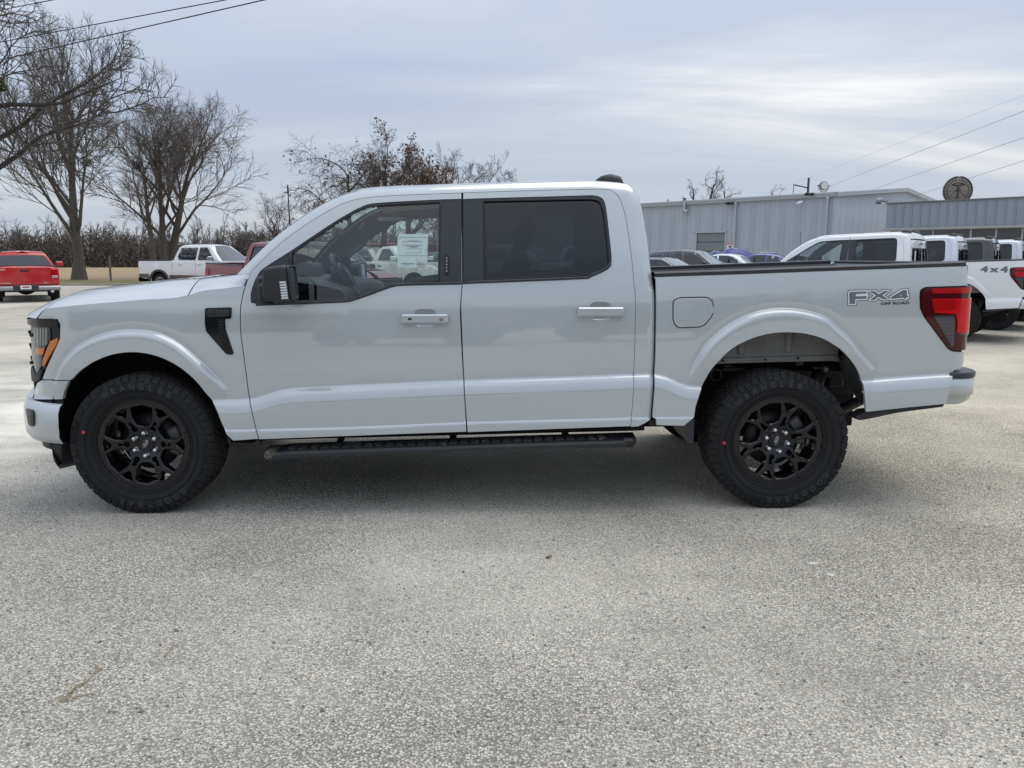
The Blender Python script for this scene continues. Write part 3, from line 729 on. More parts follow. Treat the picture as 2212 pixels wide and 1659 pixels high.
# --- fender vent with its badge
vent = roundpoly(U('A',1340,270,1515,265,1512,338,1470,342,1475,410,1528,565,1522,575,1480,572,1350,425,1340,380), .008, 3)
vo = sheet(vent, off=.005, h=.03, flange=.008); vob = vo.build('fender_vent', [M_GLOSSBLK], fender[0])
sheet(roundpoly(U('A',1352,282,1504,277,1502,325,1352,330), .004), off=.0075, h=.04, flange=.003).build('badge_plate', [M_BLK], vob)
q = U('A', 1428, 295)[0]; v, f = textmesh('F-150', .038, .0005); v = v*np.array((1.28, .80)); v = v+q
MB().add(B(v[:,0], v[:,1], .0085, False), f).build('badge_letters', [mat('badge_dark_grey', (.06,.06,.065), .3)], vob)
sl = MB(); a, b = U('A',1425,345,1462,345,1470,430,1515,560,1500,565,1445,480), None
V, F, L = cdt(a, .03); sl.add(B(V[:,0], V[:,1], .0056, False), F, 0)
for i in range(9):
    y = 362+i*20; x0 = 1428+max(0, y-430)*.35; x1 = 1460+max(0, y-420)*.38
    t = B(*U('A', x0, y, x1, y-6).T, .0065, False); sl.tube(t, .003, 5, 1)
sl.build('vent_mesh', [M_DARK, M_BLK], vob)
# --- tail decal: letters in three layers
def decal(polys, layers, parent, name):
    for grow, off, m in layers:
        mb = MB()
        for pol in polys:
            out = U('G', *pol[0]); hs = [U('G', *h) for h in pol[1:]]
            o = inset(out, -grow); hh = [inset(h, grow) if False else h for h in hs]
            V, F, L = cdt(o, .03, hh); mb.add(B(V[:,0], V[:,1], off, False), F)
        mb.build(name, [m], parent)
FX = [[(334,366,348,350,506,346,504,372,408,377,404,392,508,388,502,422,401,425,398,470,338,471)],
      [(520,345,576,342,617,370,662,342,716,340,655,386,712,424,654,426,612,404,572,434,524,428,584,388)],
      [(724,402,838,332,880,332,882,384,892,384,890,410,876,410,876,420,844,420,842,412,726,424), (800,392,832,374,832,392)]]
decal(FX, ((.0085,.0006,M_NAVY),(.0048,.0012,M_WHITE),(-.0022,.0018,M_DECGREY)), bed[0], 'decal_letter')
q = U('G', 768, 461)[0]; v, f = textmesh('OFF ROAD', .024, .0008); v = v*np.array((1.42,.86)); ang = .034; v = v@np.array(((1,ang),(0,1)))+q
MB().add(B(v[:,0], v[:,1], .0012, False), f).build('decal_small_text', [M_NAVY], bed[0])
# ---------------------------------------------------------------- front end
UC = -3.34                                            # unrolled position of the front centre line
def wrap(us, z): return np.stack((us, np.full(len(us), z)), 1)
# headlamp: black housing, lenses
hous = roundpoly(U('I',160,97,400,92,452,104,479,140,486,292,320,648,270,762,232,788,165,775), .01, 3)
hl_l = float(hous[:,0].min())
hs_o = sheet(inset(hous, .002), off=-.004, h=.035, flange=.02)
head = both('headlamp', hs_o, [M_GLOSSBLK], PP)
both('lens', sheet(roundpoly(U('I',200,192,384,190,386,338,335,398,305,482,292,615,242,700,215,620,194,560,183,430,198,300), .012), off=.004, h=.035, flange=.008), [M_CLEAR], head)
_lb = MB()
for x_ in (262, 292, 322, 352):
    q = U('I', x_, 200, x_+9, 200, x_+7, 380, x_-2, 380); _lb.add(B(q[:,0], q[:,1], .0125), [(0,1,2,3)], 0, False)
both('lens_flutes', _lb, [mat('lens_flute', (.42,.43,.44), .2, .6, coat=1.0)], head)
both('turn_strip', sheet(roundpoly(U('I',392,340,478,302,452,385,322,618,302,608,312,540), .006), off=.0065, h=.03, flange=.008), [M_AMBER], head)
both('side_reflector', sheet(roundpoly(U('I',236,420,332,416,312,488,240,490), .004), off=.0075, h=.03, flange=.005), [M_AMBER], head)
vis = sheet(roundpoly(U('I',132,140,162,96,420,93,470,124,480,200,384,184,370,168,190,172), .008), off=.007, h=.03, flange=.012); both('lamp_brow', vis, [M_GLOSSBLK], head)
both('lamp_foot', sheet(roundpoly(U('I',150,690,196,602,240,700,312,636,280,758,240,784,160,768), .008), off=.008, h=.03, flange=.012), [M_BLK], head)
for y in (272, 575):
    c = B(*U('I',190,y).T, .006)[0]; mb = MB().bbox((-.010,-.006,-.010), (.010,.02,.010), .004, 0, Matrix.Translation(Vector(c))); both('grille_peg', mb, [M_BLK], head)
# grille between the lamps
zg1, zg0 = float(hous[:,1].max()), float(hous[:,1].min())+.02
gu = np.linspace(hl_l-.01, UC, 40)
gg = MB(); gg.grid(np.array([B(gu, np.full(40, z), -.03) for z in np.linspace(zg0, zg1, 6)])); gg.mirror(); gril = gg.build('grille', [M_DARK], HERO)
for i, z in enumerate(np.linspace(zg0+.03, zg1-.03, 5)):
    mb = MB(); p0 = B(gu, np.full(40, z-.018), -.005); p1 = B(gu, np.full(40, z+.018), .004); p2 = B(gu, np.full(40, z+.018), -.03); p3 = B(gu, np.full(40, z-.018), -.03); mb.grid(np.array((p3,p0,p1,p2))); mb.mirror(); mb.build('grille_bar', [M_BLK], gril)
# painted corner under the lamp and the bumper below it
fas = cat(U('I',240,792,290,764,612,762), cr(U('I',612,762,575,830,540,900,520,975), 3)[1:], U('I',205,976,172,960))
fas_c = np.vstack((fas, [(UC, fas[-1,1]+.01), (UC, zg0-.02), (hl_l, zg0-.02)]))
both('front_corner', sheet(inset(fas, .002), off=0, h=.03, flange=.02), [M_PAINT], PP)
zf = np.linspace(fas[-1,1], zg0, 5); fu = np.linspace(float(fas[:,0].min()), UC, 30)
vb = MB(); vb.grid(np.array([B(fu, np.full(30, z), -.002) for z in zf])); vb.mirror(); vb.build('front_valance', [M_PAINT], HERO)
bz = U('I',505,1020,490,1080,480,1180,488,1330,503,1440, off=.03)            # rear edge of the bumper
btop, bbot = float(U('I',400,1010)[0,1]), float(U('I',400,1462)[0,1])
us = np.linspace(0, 1, 60)
secs = []
for t in us:
    u = bz[:,0].max()*(1-t)+UC*t
    ue = np.interp(np.linspace(0,1,9), np.linspace(0,1,5), bz[:,0])
    zz_ = np.array([btop-.003, btop+.006*0, btop-.014, btop-.05, btop-.13, bbot+.10, bbot+.05, bbot+.012, bbot])
    lift = .0+.055*sstep(.30,.52,t)      # bumper nose stands higher at the front face
    zz_ = zz_.copy(); zz_[:3] += lift; zz_[3] += lift*.6
    rise = .10*sstep(.22,.60,t); zz_[6:] += rise*np.array((.4,.75,.8)); zz_[5] += .03*sstep(.22,.6,t)
    offb = np.array([.0,.020,.034,.040,.042,.040,.036,.016,-.02])+.006*sstep(.1,.45,t)
    uu = np.full(9, u) if t > 0 else ue
    uu = u+(ue-bz[:,0].max())*(1-sstep(0,.12,t))
    secs.append(B(uu, zz_, offb))
bm = MB().grid(np.array(secs)); bm.mirror(); bmp = bm.build('front_bumper', [M_PAINT], HERO)
sheet(roundpoly(U('I',122,1068,190,1092,206,1120,210,1262,190,1274,150,1245,132,1150, off=.045), .012), off=.0505, h=.03, flange=.02).build('fog_lamp_slot', [M_GLOSSBLK], bmp)
jt = MB(); ju = np.linspace(float(U('I',515,980)[0,0]), UC, 50); jt.grid(np.array([B(ju, np.full(50, z), -.012) for z in (btop-.02, fas[-1,1]+.02)])); jt.mirror(); jt.build('bumper_joint', [M_DARK], HERO)
both('air_dam', sheet(roundpoly(U('I',330,1478,385,1482,408,1660,470,1740,510,1700,492,1462), .01), off=-.01, h=.04, flange=.10), [M_BLK], PP)
ad = MB(); au = np.linspace(float(U('I',385,1480)[0,0]), UC, 30); ad.grid(np.array([B(au, np.full(30, z), o) for z, o in ((bbot+.08,-.02),(bbot-.02,-.03),(bbot-.05,-.03))])); ad.mirror(); ad.build('chin', [M_BLK], HERO)
# ---------------------------------------------------------------- rear end
TL = roundpoly(cat(U('G',1300,304,1052,312,1006,338,1000,400,1004,505,1040,588,1262,884,1310,906), [(XR0+.22, U('G',1310,906)[0,1]+.004), (XR0+.22, U('G',1300,304)[0,1]+.004)]), .012, 4)
tl = both('tail_lamp', sheet(inset(TL, .002), off=.006, h=.03, flange=.03), [M_REDD], PP)
def tlp(name, k, pts, off, m):
    return both(name, sheet(roundpoly(pts, .007), off=off, h=.03, flange=.006), [m], tl)
ur = XR0+.20
def ext(q, *idx):
    q = q.copy()
    for i in idx: q[i,0] = ur
    return q
tlp('upper_strip', 0, ext(U('G',1105,322,1450,306,1450,362,1105,368), 1, 2), .0095, M_RED)
tlp('brake_bar', 0, ext(U('G',1104,418,1440,410,1440,735,1330,735,1340,640,1325,560,1125,545), 1, 2), .0125, M_REDB)
tlp('brake_ribs', 0, U('G',1118,425,1325,420,1325,520,1120,530), .0140, M_RED)
tlp('smoked_panel', 0, U('G',1118,578,1318,572,1308,860,1290,872), .0110, M_SMOKE)
for _i in range(7):
    t_ = _i/7; xa, xb_ = 1132+150*t_*.98, 1312; tlp('lens_rib', 0, U('G', xa, 596+t_*240, xb_, 592+t_*240, xb_, 604+t_*240, xa+6, 608+t_*240), .0118, mat('lens_rib', (.075,.08,.085), .15, coat=.5))
tlp('reflector', 0, ext(U('G',1340,738,1440,732,1440,752,1345,752), 1, 2), .0115, M_CLEAR)
# tailgate
z_t1, z_t0 = float(U('G',1400,108)[0,1]), float(U('G',1390,1050)[0,1])
xt = XR0+RA-.012; wg = .80
tg = MB(); yy = np.linspace(-wg, wg, 15); zz_ = np.array([z_t0, z_t0+.1, z_t0+.25, z_t1-.24, z_t1-.12, z_t1-.015, z_t1]); dxs = np.array([-.01,.0,.0,-.012,-.012,.012,0])
gx_ = np.array([[(xt+d+.0*abs(y), y, z) for y in yy] for z, d in zip(zz_, dxs)])
tg.grid(gx_); tg.grid(np.array([[(xt-.055, y, z) for y in yy] for z in (z_t0, z_t1)]), flip=True); tg.grid(np.array([[(xt, y, z_t1), (xt-.055, y, z_t1)] for y in yy])); tgo = tg.build('tailgate', [M_PAINT], HERO)
MB().bbox((xt-.058,-wg-.01,z_t1-.004), (xt+.006,wg+.01,z_t1+.022), .008).build('tailgate_cap', [M_TRIM], tgo)
MB().bbox((xt-.004,-.13,z_t1-.15), (xt+.012,.13,z_t1-.085), .012).build('tailgate_handle', [M_BLK], tgo)
# corner posts between tail lamps and tailgate
cp = MB()
for z0, z1 in ((z_t0-.0, z_t1),):
    uq = np.linspace(XR0+.10, XR0+.30, 8); cp.grid(np.array([B(uq, np.full(8, z), -.012) for z in np.linspace(z0, z1, 5)]))
both('corner_post', cp, [M_PAINT], PP)
# rear bumper: painted shell with black step pad
rb = U('G',1318,1165,1302,1240,1275,1330,1250,1415)      # its front edge
zt1, zb1 = float(U('G',1400,1158)[0,1]), float(U('G',1260,1425)[0,1])
fr_u = np.interp(np.linspace(0,1,7), np.linspace(0,1,4), rb[:,0])
def rbsec(t, pad=False):
    # runs back along the side, round the corner, across to the middle
    x_end = ply(-.93, *zp('G',1535,1200)[0])[0]+.03
    if t < .5:
        k = t/.5; base = None
    ph = np.clip((t-.25)/.35, 0, 1)*math.pi/2
    xs = (x_end-.17)+.17*np.sin(ph); ys = .975-.17*(1-np.cos(ph))-np.clip(t-.60, 0, None)*2.0125
    x0 = fr_u[3]; x = x0+(x_end-.17-x0)*min(t/.25, 1) if t < .25 else xs
    return x, max(ys, 0)
T = np.concatenate((np.linspace(0,.25,6), np.linspace(.28,.6,10), np.linspace(.65,1,6)))
secs, pads = [], []
for t in T:
    x, y = rbsec(t); z = np.array([zt1, zt1-.01, zt1-.06, (zt1+zb1)/2-.02, zb1+.06, zb1+.02, zb1])
    dxk = (fr_u-fr_u[3])*(1-min(t/.22,1)); ins = np.array((.012,.0,-.002,-.002,.004,.018,.045)); ph = np.clip((t-.25)/.35, 0, 1)*math.pi/2
    zz2 = z+np.array((0,0,0,0,.004,.010,.012))*sstep(.3,.6,t)
    secs.append(np.stack((x+dxk-ins*np.sin(ph), -(y-ins*np.cos(ph)), zz2), 1))
    zp1 = float(U('G',1400,1090)[0,1])
    zpd = np.array([zt1+.002, zt1+.012, zp1-.008, zp1, zp1]); ip = np.array((.0,.0,.0,.010,.10)); zpd = zpd
    pads.append(np.stack((x+(.004 if t > 0 else .006)-ip*np.sin(ph), -(y-.0-ip*np.cos(ph)), zpd), 1))
rbm = MB().grid(np.array(secs), flip=True); rbm.mirror(); rbo = rbm.build('rear_bumper', [M_PAINT], HERO)
pd_ = MB().grid(np.array(pads), flip=True); pd_.mirror(); pd_.build('step_pad', [M_TRIM], rbo)
MB().bbox((xt-.02,-.80,zp1-.02), (xt+.12,.80,zp1-.004), .004).build('bumper_top', [M_TRIM], rbo)
MB().bbox((ply(-.9,2100,820)[0]-.01,-.17,zb1+.05), (ply(-.9,2100,820)[0]+.036,.17,zb1+.18), .01).build('plate_recess', [M_BLK], rbo)
# gap between bed side and bumper, valance strip under the bed side
va = roundpoly(U('G',495,1478,850,1440,1245,1402,1228,1430,850,1478,465,1555,420,1552,415,1515,470,1500), .006, 2)
both('lower_valance', sheet(va, off=-.012, h=.05, flange=.10), [M_BLK], PP)
# ---------------------------------------------------------------- bed: rails, inner walls, floor, bulkhead
rx = np.array([q[0] for q in B(*U('C',1822,970).T)]+[XR0+RA-.05]); railL = np.vstack((U('C',1824,970), U('F',0,208,900,178), U('G',0,158,800,130,1432,106)))
railL = railL[np.argsort(railL[:,0])]; ux = np.linspace(railL[0,0]+.004, XR0+.05, 40); uz = np.interp(ux, railL[:,0], railL[:,1])
pr = [(.002,-.004),(.004,.008),(-.001,.010),(-.001,.013),(.001,.015),(-.005,.021),(-.028,.024),(-.075,.024),(-.10,.020),(-.10,-.02)]
rl = MB(); rl.grid(np.array([[B(np.array([u]), np.array([z+dz]), 0, False)[0]*np.array((1,0,1))+np.array((0, -(wside(u, z, False)+o), 0)) for o, dz in pr] for u, z in zip(ux, uz)]), smooth=False)
rails = both('bed_rail_cap', rl, [M_TRIM], PP)
xb0, xb1 = float(B(*U('C',1840,970).T)[0,0]), xt-.055
zfl = .92
iw = MB(); zrail = lambda x: np.interp(x, railL[:,0], railL[:,1])
iw.grid(np.array([[(x, -.76, zfl), (x, -.76, zrail(x)-.02), (x, -.83, zrail(x)-.005)] for x in np.linspace(xb0, xb1, 8)])); iw.mirror()
iw.grid(np.array([[(x, y, zfl+.006*(j%2)) for j, y in enumerate(np.linspace(-.80, .80, 33))] for x in (xb0, xb1)]), smooth=False)
iw.add([(xb0,-.80,zfl),(xb0,.80,zfl),(xb0,.80,zrail(xb0)+.02),(xb0,-.80,zrail(xb0)+.02)], [(0,1,2,3)], 0, False); iw.build('bed_inside', [mat('bed_liner', (.030,.030,.031), .8, bump=(120,.3,.004))], HERO)
# ---------------------------------------------------------------- cab inside
full = cat(SIL, *sh_low, U('E',200,1320), U('D',1500,1336,800,1360,270,1380), dl[jd+1:][::-1][2:], U('B',105,1240,130,1120))
ct_o = inset(cat(SIL, U('E',1690,1270), U('E',200,1320), U('D',1500,1336,800,1360,285,1380), U('D',200,1060,150,700,130,300), U('B',150,1100,182,948)), .012)
trim_dw = lambda V: shell_dw(V)-.030
GLX_F, GLX_R = inset(DLO_F, .010), inset(DLO_R, .010)
ctr = sheet(ct_o, off=0, h=.06, holes=[GLX_F, GLX_R], dwf=trim_dw, flange=0); both('cab_trim', ctr, [M_INT], PP)
# headliner and pillar linings follow the hoop, 3 cm inside
hl3 = G.copy(); 
for i in range(len(hl3)): hl3[i] = hl3[i]-hn[i]*.045; hl3[i][:,1] *= .955
MB().grid(hl3[kroof-1:kback+6], flip=True).build('headliner', [M_LINER], HERO)
cb = MB(); cb.grid(hl3[kback+5:][:, :3]); cb.grid(hl3[kback+5:][:, -3:]); cb.grid(hl3[k2+kback+6:], flip=True); cb.build('cab_back_lining', [M_INT], HERO)
fz = .62
flo = MB().bbox((HG[0][0,0]-.25, -.84, fz-.05), (G[-1][0,0]-.05, .84, fz), .02); flo.build('cab_floor', [M_INT], HERO)
xA = SIL3[0][0]                                        # windscreen foot
dsh = MB(); prof = [(xA+.03, SIL3[0][2]-.03), (xA+.32, SIL3[0][2]-.045), (xA+.52, SIL3[0][2]-.075), (xA+.60, SIL3[0][2]-.12), (xA+.58, SIL3[0][2]-.26), (xA+.46, SIL3[0][2]-.40), (xA+.40, fz)]
prof = cr(prof, 4); dsh.grid(np.array([[(x, y, z+.015*math.cos(y*2)) for x, z in prof] for y in np.linspace(-.84, .84, 21)]), flip=True); dash = dsh.build('dashboard', [M_INT], HERO)
def pb(k, x, y, yy): return ply(yy, *zp(k, x, y)[0])
scr = [pb('B',*q,-.10) for q in ((635,905),(640,870),(665,850),(755,850),(775,880),(782,1010),(640,1010))]
mb = MB(); q = roundpoly(np.array([(p[0],p[2]) for p in scr]), .02, 3); n = len(q)
mb.add(np.vstack((np.stack((q[:,0], np.full(n,-.24), q[:,1]),1), np.stack((q[:,0], np.full(n,.06), q[:,1]),1))), [tuple(range(n)), tuple(range(n,2*n))[::-1]]+[(i,(i+1)%n,n+(i+1)%n,n+i) for i in range(n)], 0, False); mb.build('dash_pod', [M_INT], dash)
# steering wheel, tilted, with hub and spokes
swc = (pb('B',905,790,-.42)+pb('B',1115,1120,-.42))/2; swr = np.linalg.norm(pb('B',905,790,-.42)-pb('B',1115,1120,-.42))/2
axd = pb('B',1115,1120,-.42)-pb('B',890,775,-.42); axd[1] = 0; axd /= np.linalg.norm(axd); nrm = np.array((-axd[2], 0, axd[0])); nrm = nrm if nrm[0] > 0 else -nrm
th = np.linspace(0, 2*math.pi, 49); ringp = swc+swr*(np.cos(th)[:,None]*axd+np.sin(th)[:,None]*np.array((0,1,0)))
sw = MB().tube(ringp, .017, 8, cap=False)
for a, r2 in ((math.pi*.5,.03),(math.pi*1.5,.03),(0,.04)):
    d = math.cos(a)*axd+math.sin(a)*np.array((0,1,0)); sw.tube([swc-nrm*.03, swc+d*swr*.6-nrm*.025, swc+d*swr], [r2,.022,.016], 6)
sw.tube([swc-nrm*.05, swc+nrm*.012, swc+nrm*.024], [.085,.085,.06], 16); sw.tube([swc-nrm*.03, swc-nrm*.34], [.045,.055], 10); swo = sw.build('steering_wheel', [mat('wheel_leather', (.03,.031,.034), .45)], HERO)
MB().tube([swc+nrm*.02, swc+nrm*.028], [.022,.018], 14).build('wheel_boss', [M_STEEL], swo)
# seats behind the door post, rear bench, centre console
def seat(xc, yc, w):
    mb = MB(); T0 = Matrix.Translation((xc, yc, fz))
    mb.bbox((-.30,-w/2,.12), (.25,w/2,.34), .06, 0, T0); Rb = T0 @ Matrix.Translation((.22,0,.30)) @ Matrix.Rotation(R(14), 4, 'Y')
    mb.bbox((-.07,-w/2,0), (.08,w/2,.62), .06, 0, Rb); mb.bbox((-.03,-.13,.62), (.05,.13,.66), .01, 0, Rb); mb.bbox((-.05,-.14,.65), (.06,.14,.84), .05, 0, Rb)
    return mb.build('seat', [mat('seat_cloth', (.10,.105,.11), .9)], HERO)
xs_ = pb('B',2030,900,-.4)[0]+.02
for y in (-.40, .40): seat(xs_-.02, y, .54)
seat(xs_+.60, -.40, .62); seat(xs_+.60, .40, .62)
MB().bbox((xs_-.75,-.13,fz), (xs_+.2,.13,fz+.34), .05).build('centre_console', [M_INT], HERO)
# rear-view mirror, sun visors, grab handle on the far pillar, roof lamp
p = pb('B',955,585,.0); MB().bbox((-.02,-.12,-.035), (.02,.12,.035), .015, 0, Matrix.Translation(Vector(p))).tube([p, p+np.array((-.06,0,.07))], .012, 6).build('rear_view_mirror', [M_INT], HERO)
p = pb('B',1425,470,.10); MB().bbox((-.09,-.06,-.012), (.10,.06,.01), .006, 0, Matrix.Translation(Vector(p))).build('roof_lamp', [mat('lamp_plastic', (.5,.51,.52), .5)], HERO)
a_, b_, c_ = pb('B',1180,690,.80), pb('B',1045,790,.80), pb('B',1110,745,.74); MB().tube(cr([a_, a_*.25+b_*.0+c_*.75, b_*.25+c_*.75, b_], 6), .016, 7).build('grab_handle', [M_INT], HERO)
# green inspection sticker on the far side of the windscreen
p = pb('B',1158,528,.52); rr = .035
gs_ = MB(); n_ = np.array((-.75,.0,.66)); t1 = np.array((.66,0,.75)); t2 = np.array((0,1,0)); a = np.linspace(0, 2*math.pi, 20, endpoint=False)
gs_.add([p+rr*(1.0*np.cos(k)*t1+1.3*np.sin(k)*t2) for k in a], [tuple(range(20))], 0, False); gs_.build('green_sticker', [mat('sticker_green', (.16,.46,.16), .6)], HERO)
# ---------------------------------------------------------------- under the body
sill = MB()
xsl0, xsl1 = float(B(*U('D',60,1400).T)[0,0]), float(B(*U('E',1790,1240).T)[0,0])
z0s, z1s = float(U('D',300,1390)[0,1]), float(U('E',1620,1280)[0,1])
for i in range(1):
    sill.add([(xsl0,-.86,z0s-.045),(xsl1,-.86,z1s-.06),(xsl1,-.86,z1s+.10),(xsl0,-.86,z0s+.10),(xsl0,-.5,z0s-.045),(xsl1,-.5,z1s-.06)], [(0,1,2,3),(0,4,5,1)], 0, False)
both('sill', sill, [M_DARK], PP)
lab = U('D',1022,1378,1106,1380,1104,1410,1020,1408); MB().add([ply(-.868, *q) for q in zp('D',1022,1378,1106,1380,1104,1410,1020,1408)], [(0,1,2,3)], 0, False).build('sill_label', [M_WHITE], HERO)
fm = MB()
for y in (-.46, .46):
    fm.tube([(-2.55,y,.62),(-2.1,y,.66),(-1.3,y,.56),(.9,y,.58),(1.3,y,.74),(2.3,y,.76),(2.85,y,.72)], .055, 4, smooth=False)
for x in (-2.3,-1.2,-.3,.7,1.25,2.4,2.85): fm.bbox((x-.05,-.46,.52 if x < 1 else .64), (x+.05,.46,.62 if x < 1 else .74), .01)
fm.bbox((-2.3,-.35,.40), (-.9,.35,.75), .06); fm.bbox((-.6,-.80,.46), (.55,-.50,.62), .04); fm.tube([(-.9,.05,.50),(1.6,.02,.42)], .05, 10)
fm.tube([(-.9,.30,.46),(.9,.33,.45),(1.4,.36,.62),(2.3,.40,.62),(2.72,.62,.55)], .036, 8)
fm.lathe([(-.62,.06),(-.20,.06),(-.12,.14),(.0,.17),(.12,.14),(.20,.06),(.62,.06)], 'y', 14, (HX,0,.42))
fm.lathe([(-.62,.05),(.62,.05)], 'y', 8, (-HX,0,.42));
for y in (-.58,.58):
    fm.tube(cr([(1.1,y,.66),(1.5,y,.44),(HX,y,.38),(2.3,y,.48),(2.7,y,.68)],4), .035, 4)
fm.tube([(.60,-.55,.62),(.70,.4,.5)],.04,6); fm.bbox((.55,-.8,.50),(1.15,.2,.72),.06); fm.build('chassis', [M_FRAME], HERO)
# spare wheel under the bed floor
MB().lathe([(-.10,.10),(-.10,.33),(-.06,.39),(.06,.39),(.10,.33),(.10,.10)], 'z', 28, (2.42,0,.66)).build('spare_tyre', [M_RUB], HERO)
# shock absorber and its bolt, seen in the rear arch
s0, s1 = ply(-.60, *zp('H',1400,345)[0]), ply(-.60, *zp('H',1330,520)[0]); s1 = s0+(s1-s0)*1.9
MB().tube([s0, s0+(s1-s0)*.05, s0+(s1-s0)*.08, s1], [.03,.03,.046,.046], 12).build('shock_absorber', [M_FRAME], HERO)
sb = ply(-.66, *zp('H',1434,330)[0]); MB().lathe([(-.02,.0001),(-.02,.016),(.0,.018),(.0,.026),(.03,.026)], 'y', 10, tuple(sb)).build('shock_bolt', [M_STEEL], HERO)
c_ = ply(-.70, *zp('H',475,383)[0]); MB().lathe([(-.02,.03),(-.02,.042),(.1,.042)], 'y', 16, tuple(c_)).build('bump_stop', [M_FRAME], HERO)
br = MB()
for x0, x1, y0, y1 in ((545,625,290,322),(1165,1240,262,308),(1320,1410,310,338)):
    a, b = ply(-.68, *zp('H',x0,y0)[0]), ply(-.68, *zp('H',x1,y1)[0]); br.bbox((a[0],-.70,b[2]), (b[0],-.66,a[2]), .006)
a, b = ply(-.62, *zp('H',520,312)[0]), ply(-.62, *zp('H',1060,358)[0]); br.bbox((a[0],-.66,b[2]), (b[0],-.60,a[2]), .008); br.build('frame_bracket', [M_FRAME], HERO)
# inner wings
def dome(cx, cz, r, y0, y1, a0, a1, m, name, n=24):
    mb = MB(); a = np.linspace(a0, a1, n); mb.grid(np.array([[(cx+r*math.cos(k), y, cz+r*math.sin(k)) for k in a] for y in (y0, y1)]), flip=True)
    mb.add([(cx, y1, cz)]+[(cx+r*math.cos(k), y1, cz+r*math.sin(k)) for k in a], [(0,i,i+1) for i in range(1,n)], 0, False); return both(name, mb, [m], PP)
dome(-HX, .46, .555, -.925, -.52, R(0), R(200), M_DARK, 'wheel_liner')
# rear inner wing: a body-colour wall with pressed ribs, a folded lip with holes, a plastic splash panel behind
wz = [ply(-.80, *q) for q in zp('H',400,290,560,282,900,272,1200,265,1480,260,1545,265)]
wt = [ply(-.80, *q) for q in zp('H',300,-60,560,-60,900,-80,1200,-80,1480,-60,1700,-20)]
iw2 = MB()
Gw = np.array([[(b[0], -.80, b[2]+(t[2]-b[2])*k) for k in np.linspace(0,1,4)] for b, t in zip(wz, wt)]); iw2.grid(Gw, smooth=False)
lipg = np.array([[(b[0], -.80, b[2]+.002), (b[0], -.812, b[2]-.004), (b[0], -.812, b[2]-.034)] for b in [p+np.array((0,0,.03)) for p in wz]]); iw2.grid(lipg, flip=True, smooth=False)
iwo = both('inner_wing', iw2, [M_PRIMER], PP)
for x0, x1, yb in ((668,735,215),(1080,1140,195)):
    a, b, t = ply(-.80, *zp('H',x0,yb)[0]), ply(-.80, *zp('H',x1,yb)[0]), ply(-.80, *zp('H',x0,-40)[0])
    both('pressed_rib', MB().bbox((a[0],-.814,a[2]), (b[0],-.795,t[2]), .012), [M_PRIMER], iwo)
for x, y in ((543,266),(914,254),(1198,244),(1570,250)):
    c = ply(-.813, *zp('H',x,y)[0]); both('lip_hole', MB().lathe([(-.0008,.0001),(-.0008,.008)], 'y', 10, tuple(c)), [M_DARK], iwo)
sp = [ply(-.86, *q) for q in zp('H',1545,262,1600,200,1690,330,1745,440,1765,560,1760,655)]
sq = [ply(-.70, *q) for q in zp('H',1548,262,1560,300,1600,420,1650,500,1700,580,1755,655)]
both('splash_panel', MB().grid(np.array([[a+(b-a)*k for k in np.linspace(0,1,6)] for a, b in zip(sp, sq)]), smooth=False), [mat('liner_grey_plastic', (.075,.076,.075), .65)], PP)
bw = MB(); bw.add([(HX-.75,-.30,.35),(HX+.75,-.30,.35),(HX+.75,-.30,1.15),(HX-.75,-.30,1.15)], [(0,1,2,3)], 0, False); bw.grid(np.array([[(x,y,.90) for x in (HX-.75,HX+.75)] for y in (-.80,.80)])); bw.build('bed_underside', [M_DARK], HERO)
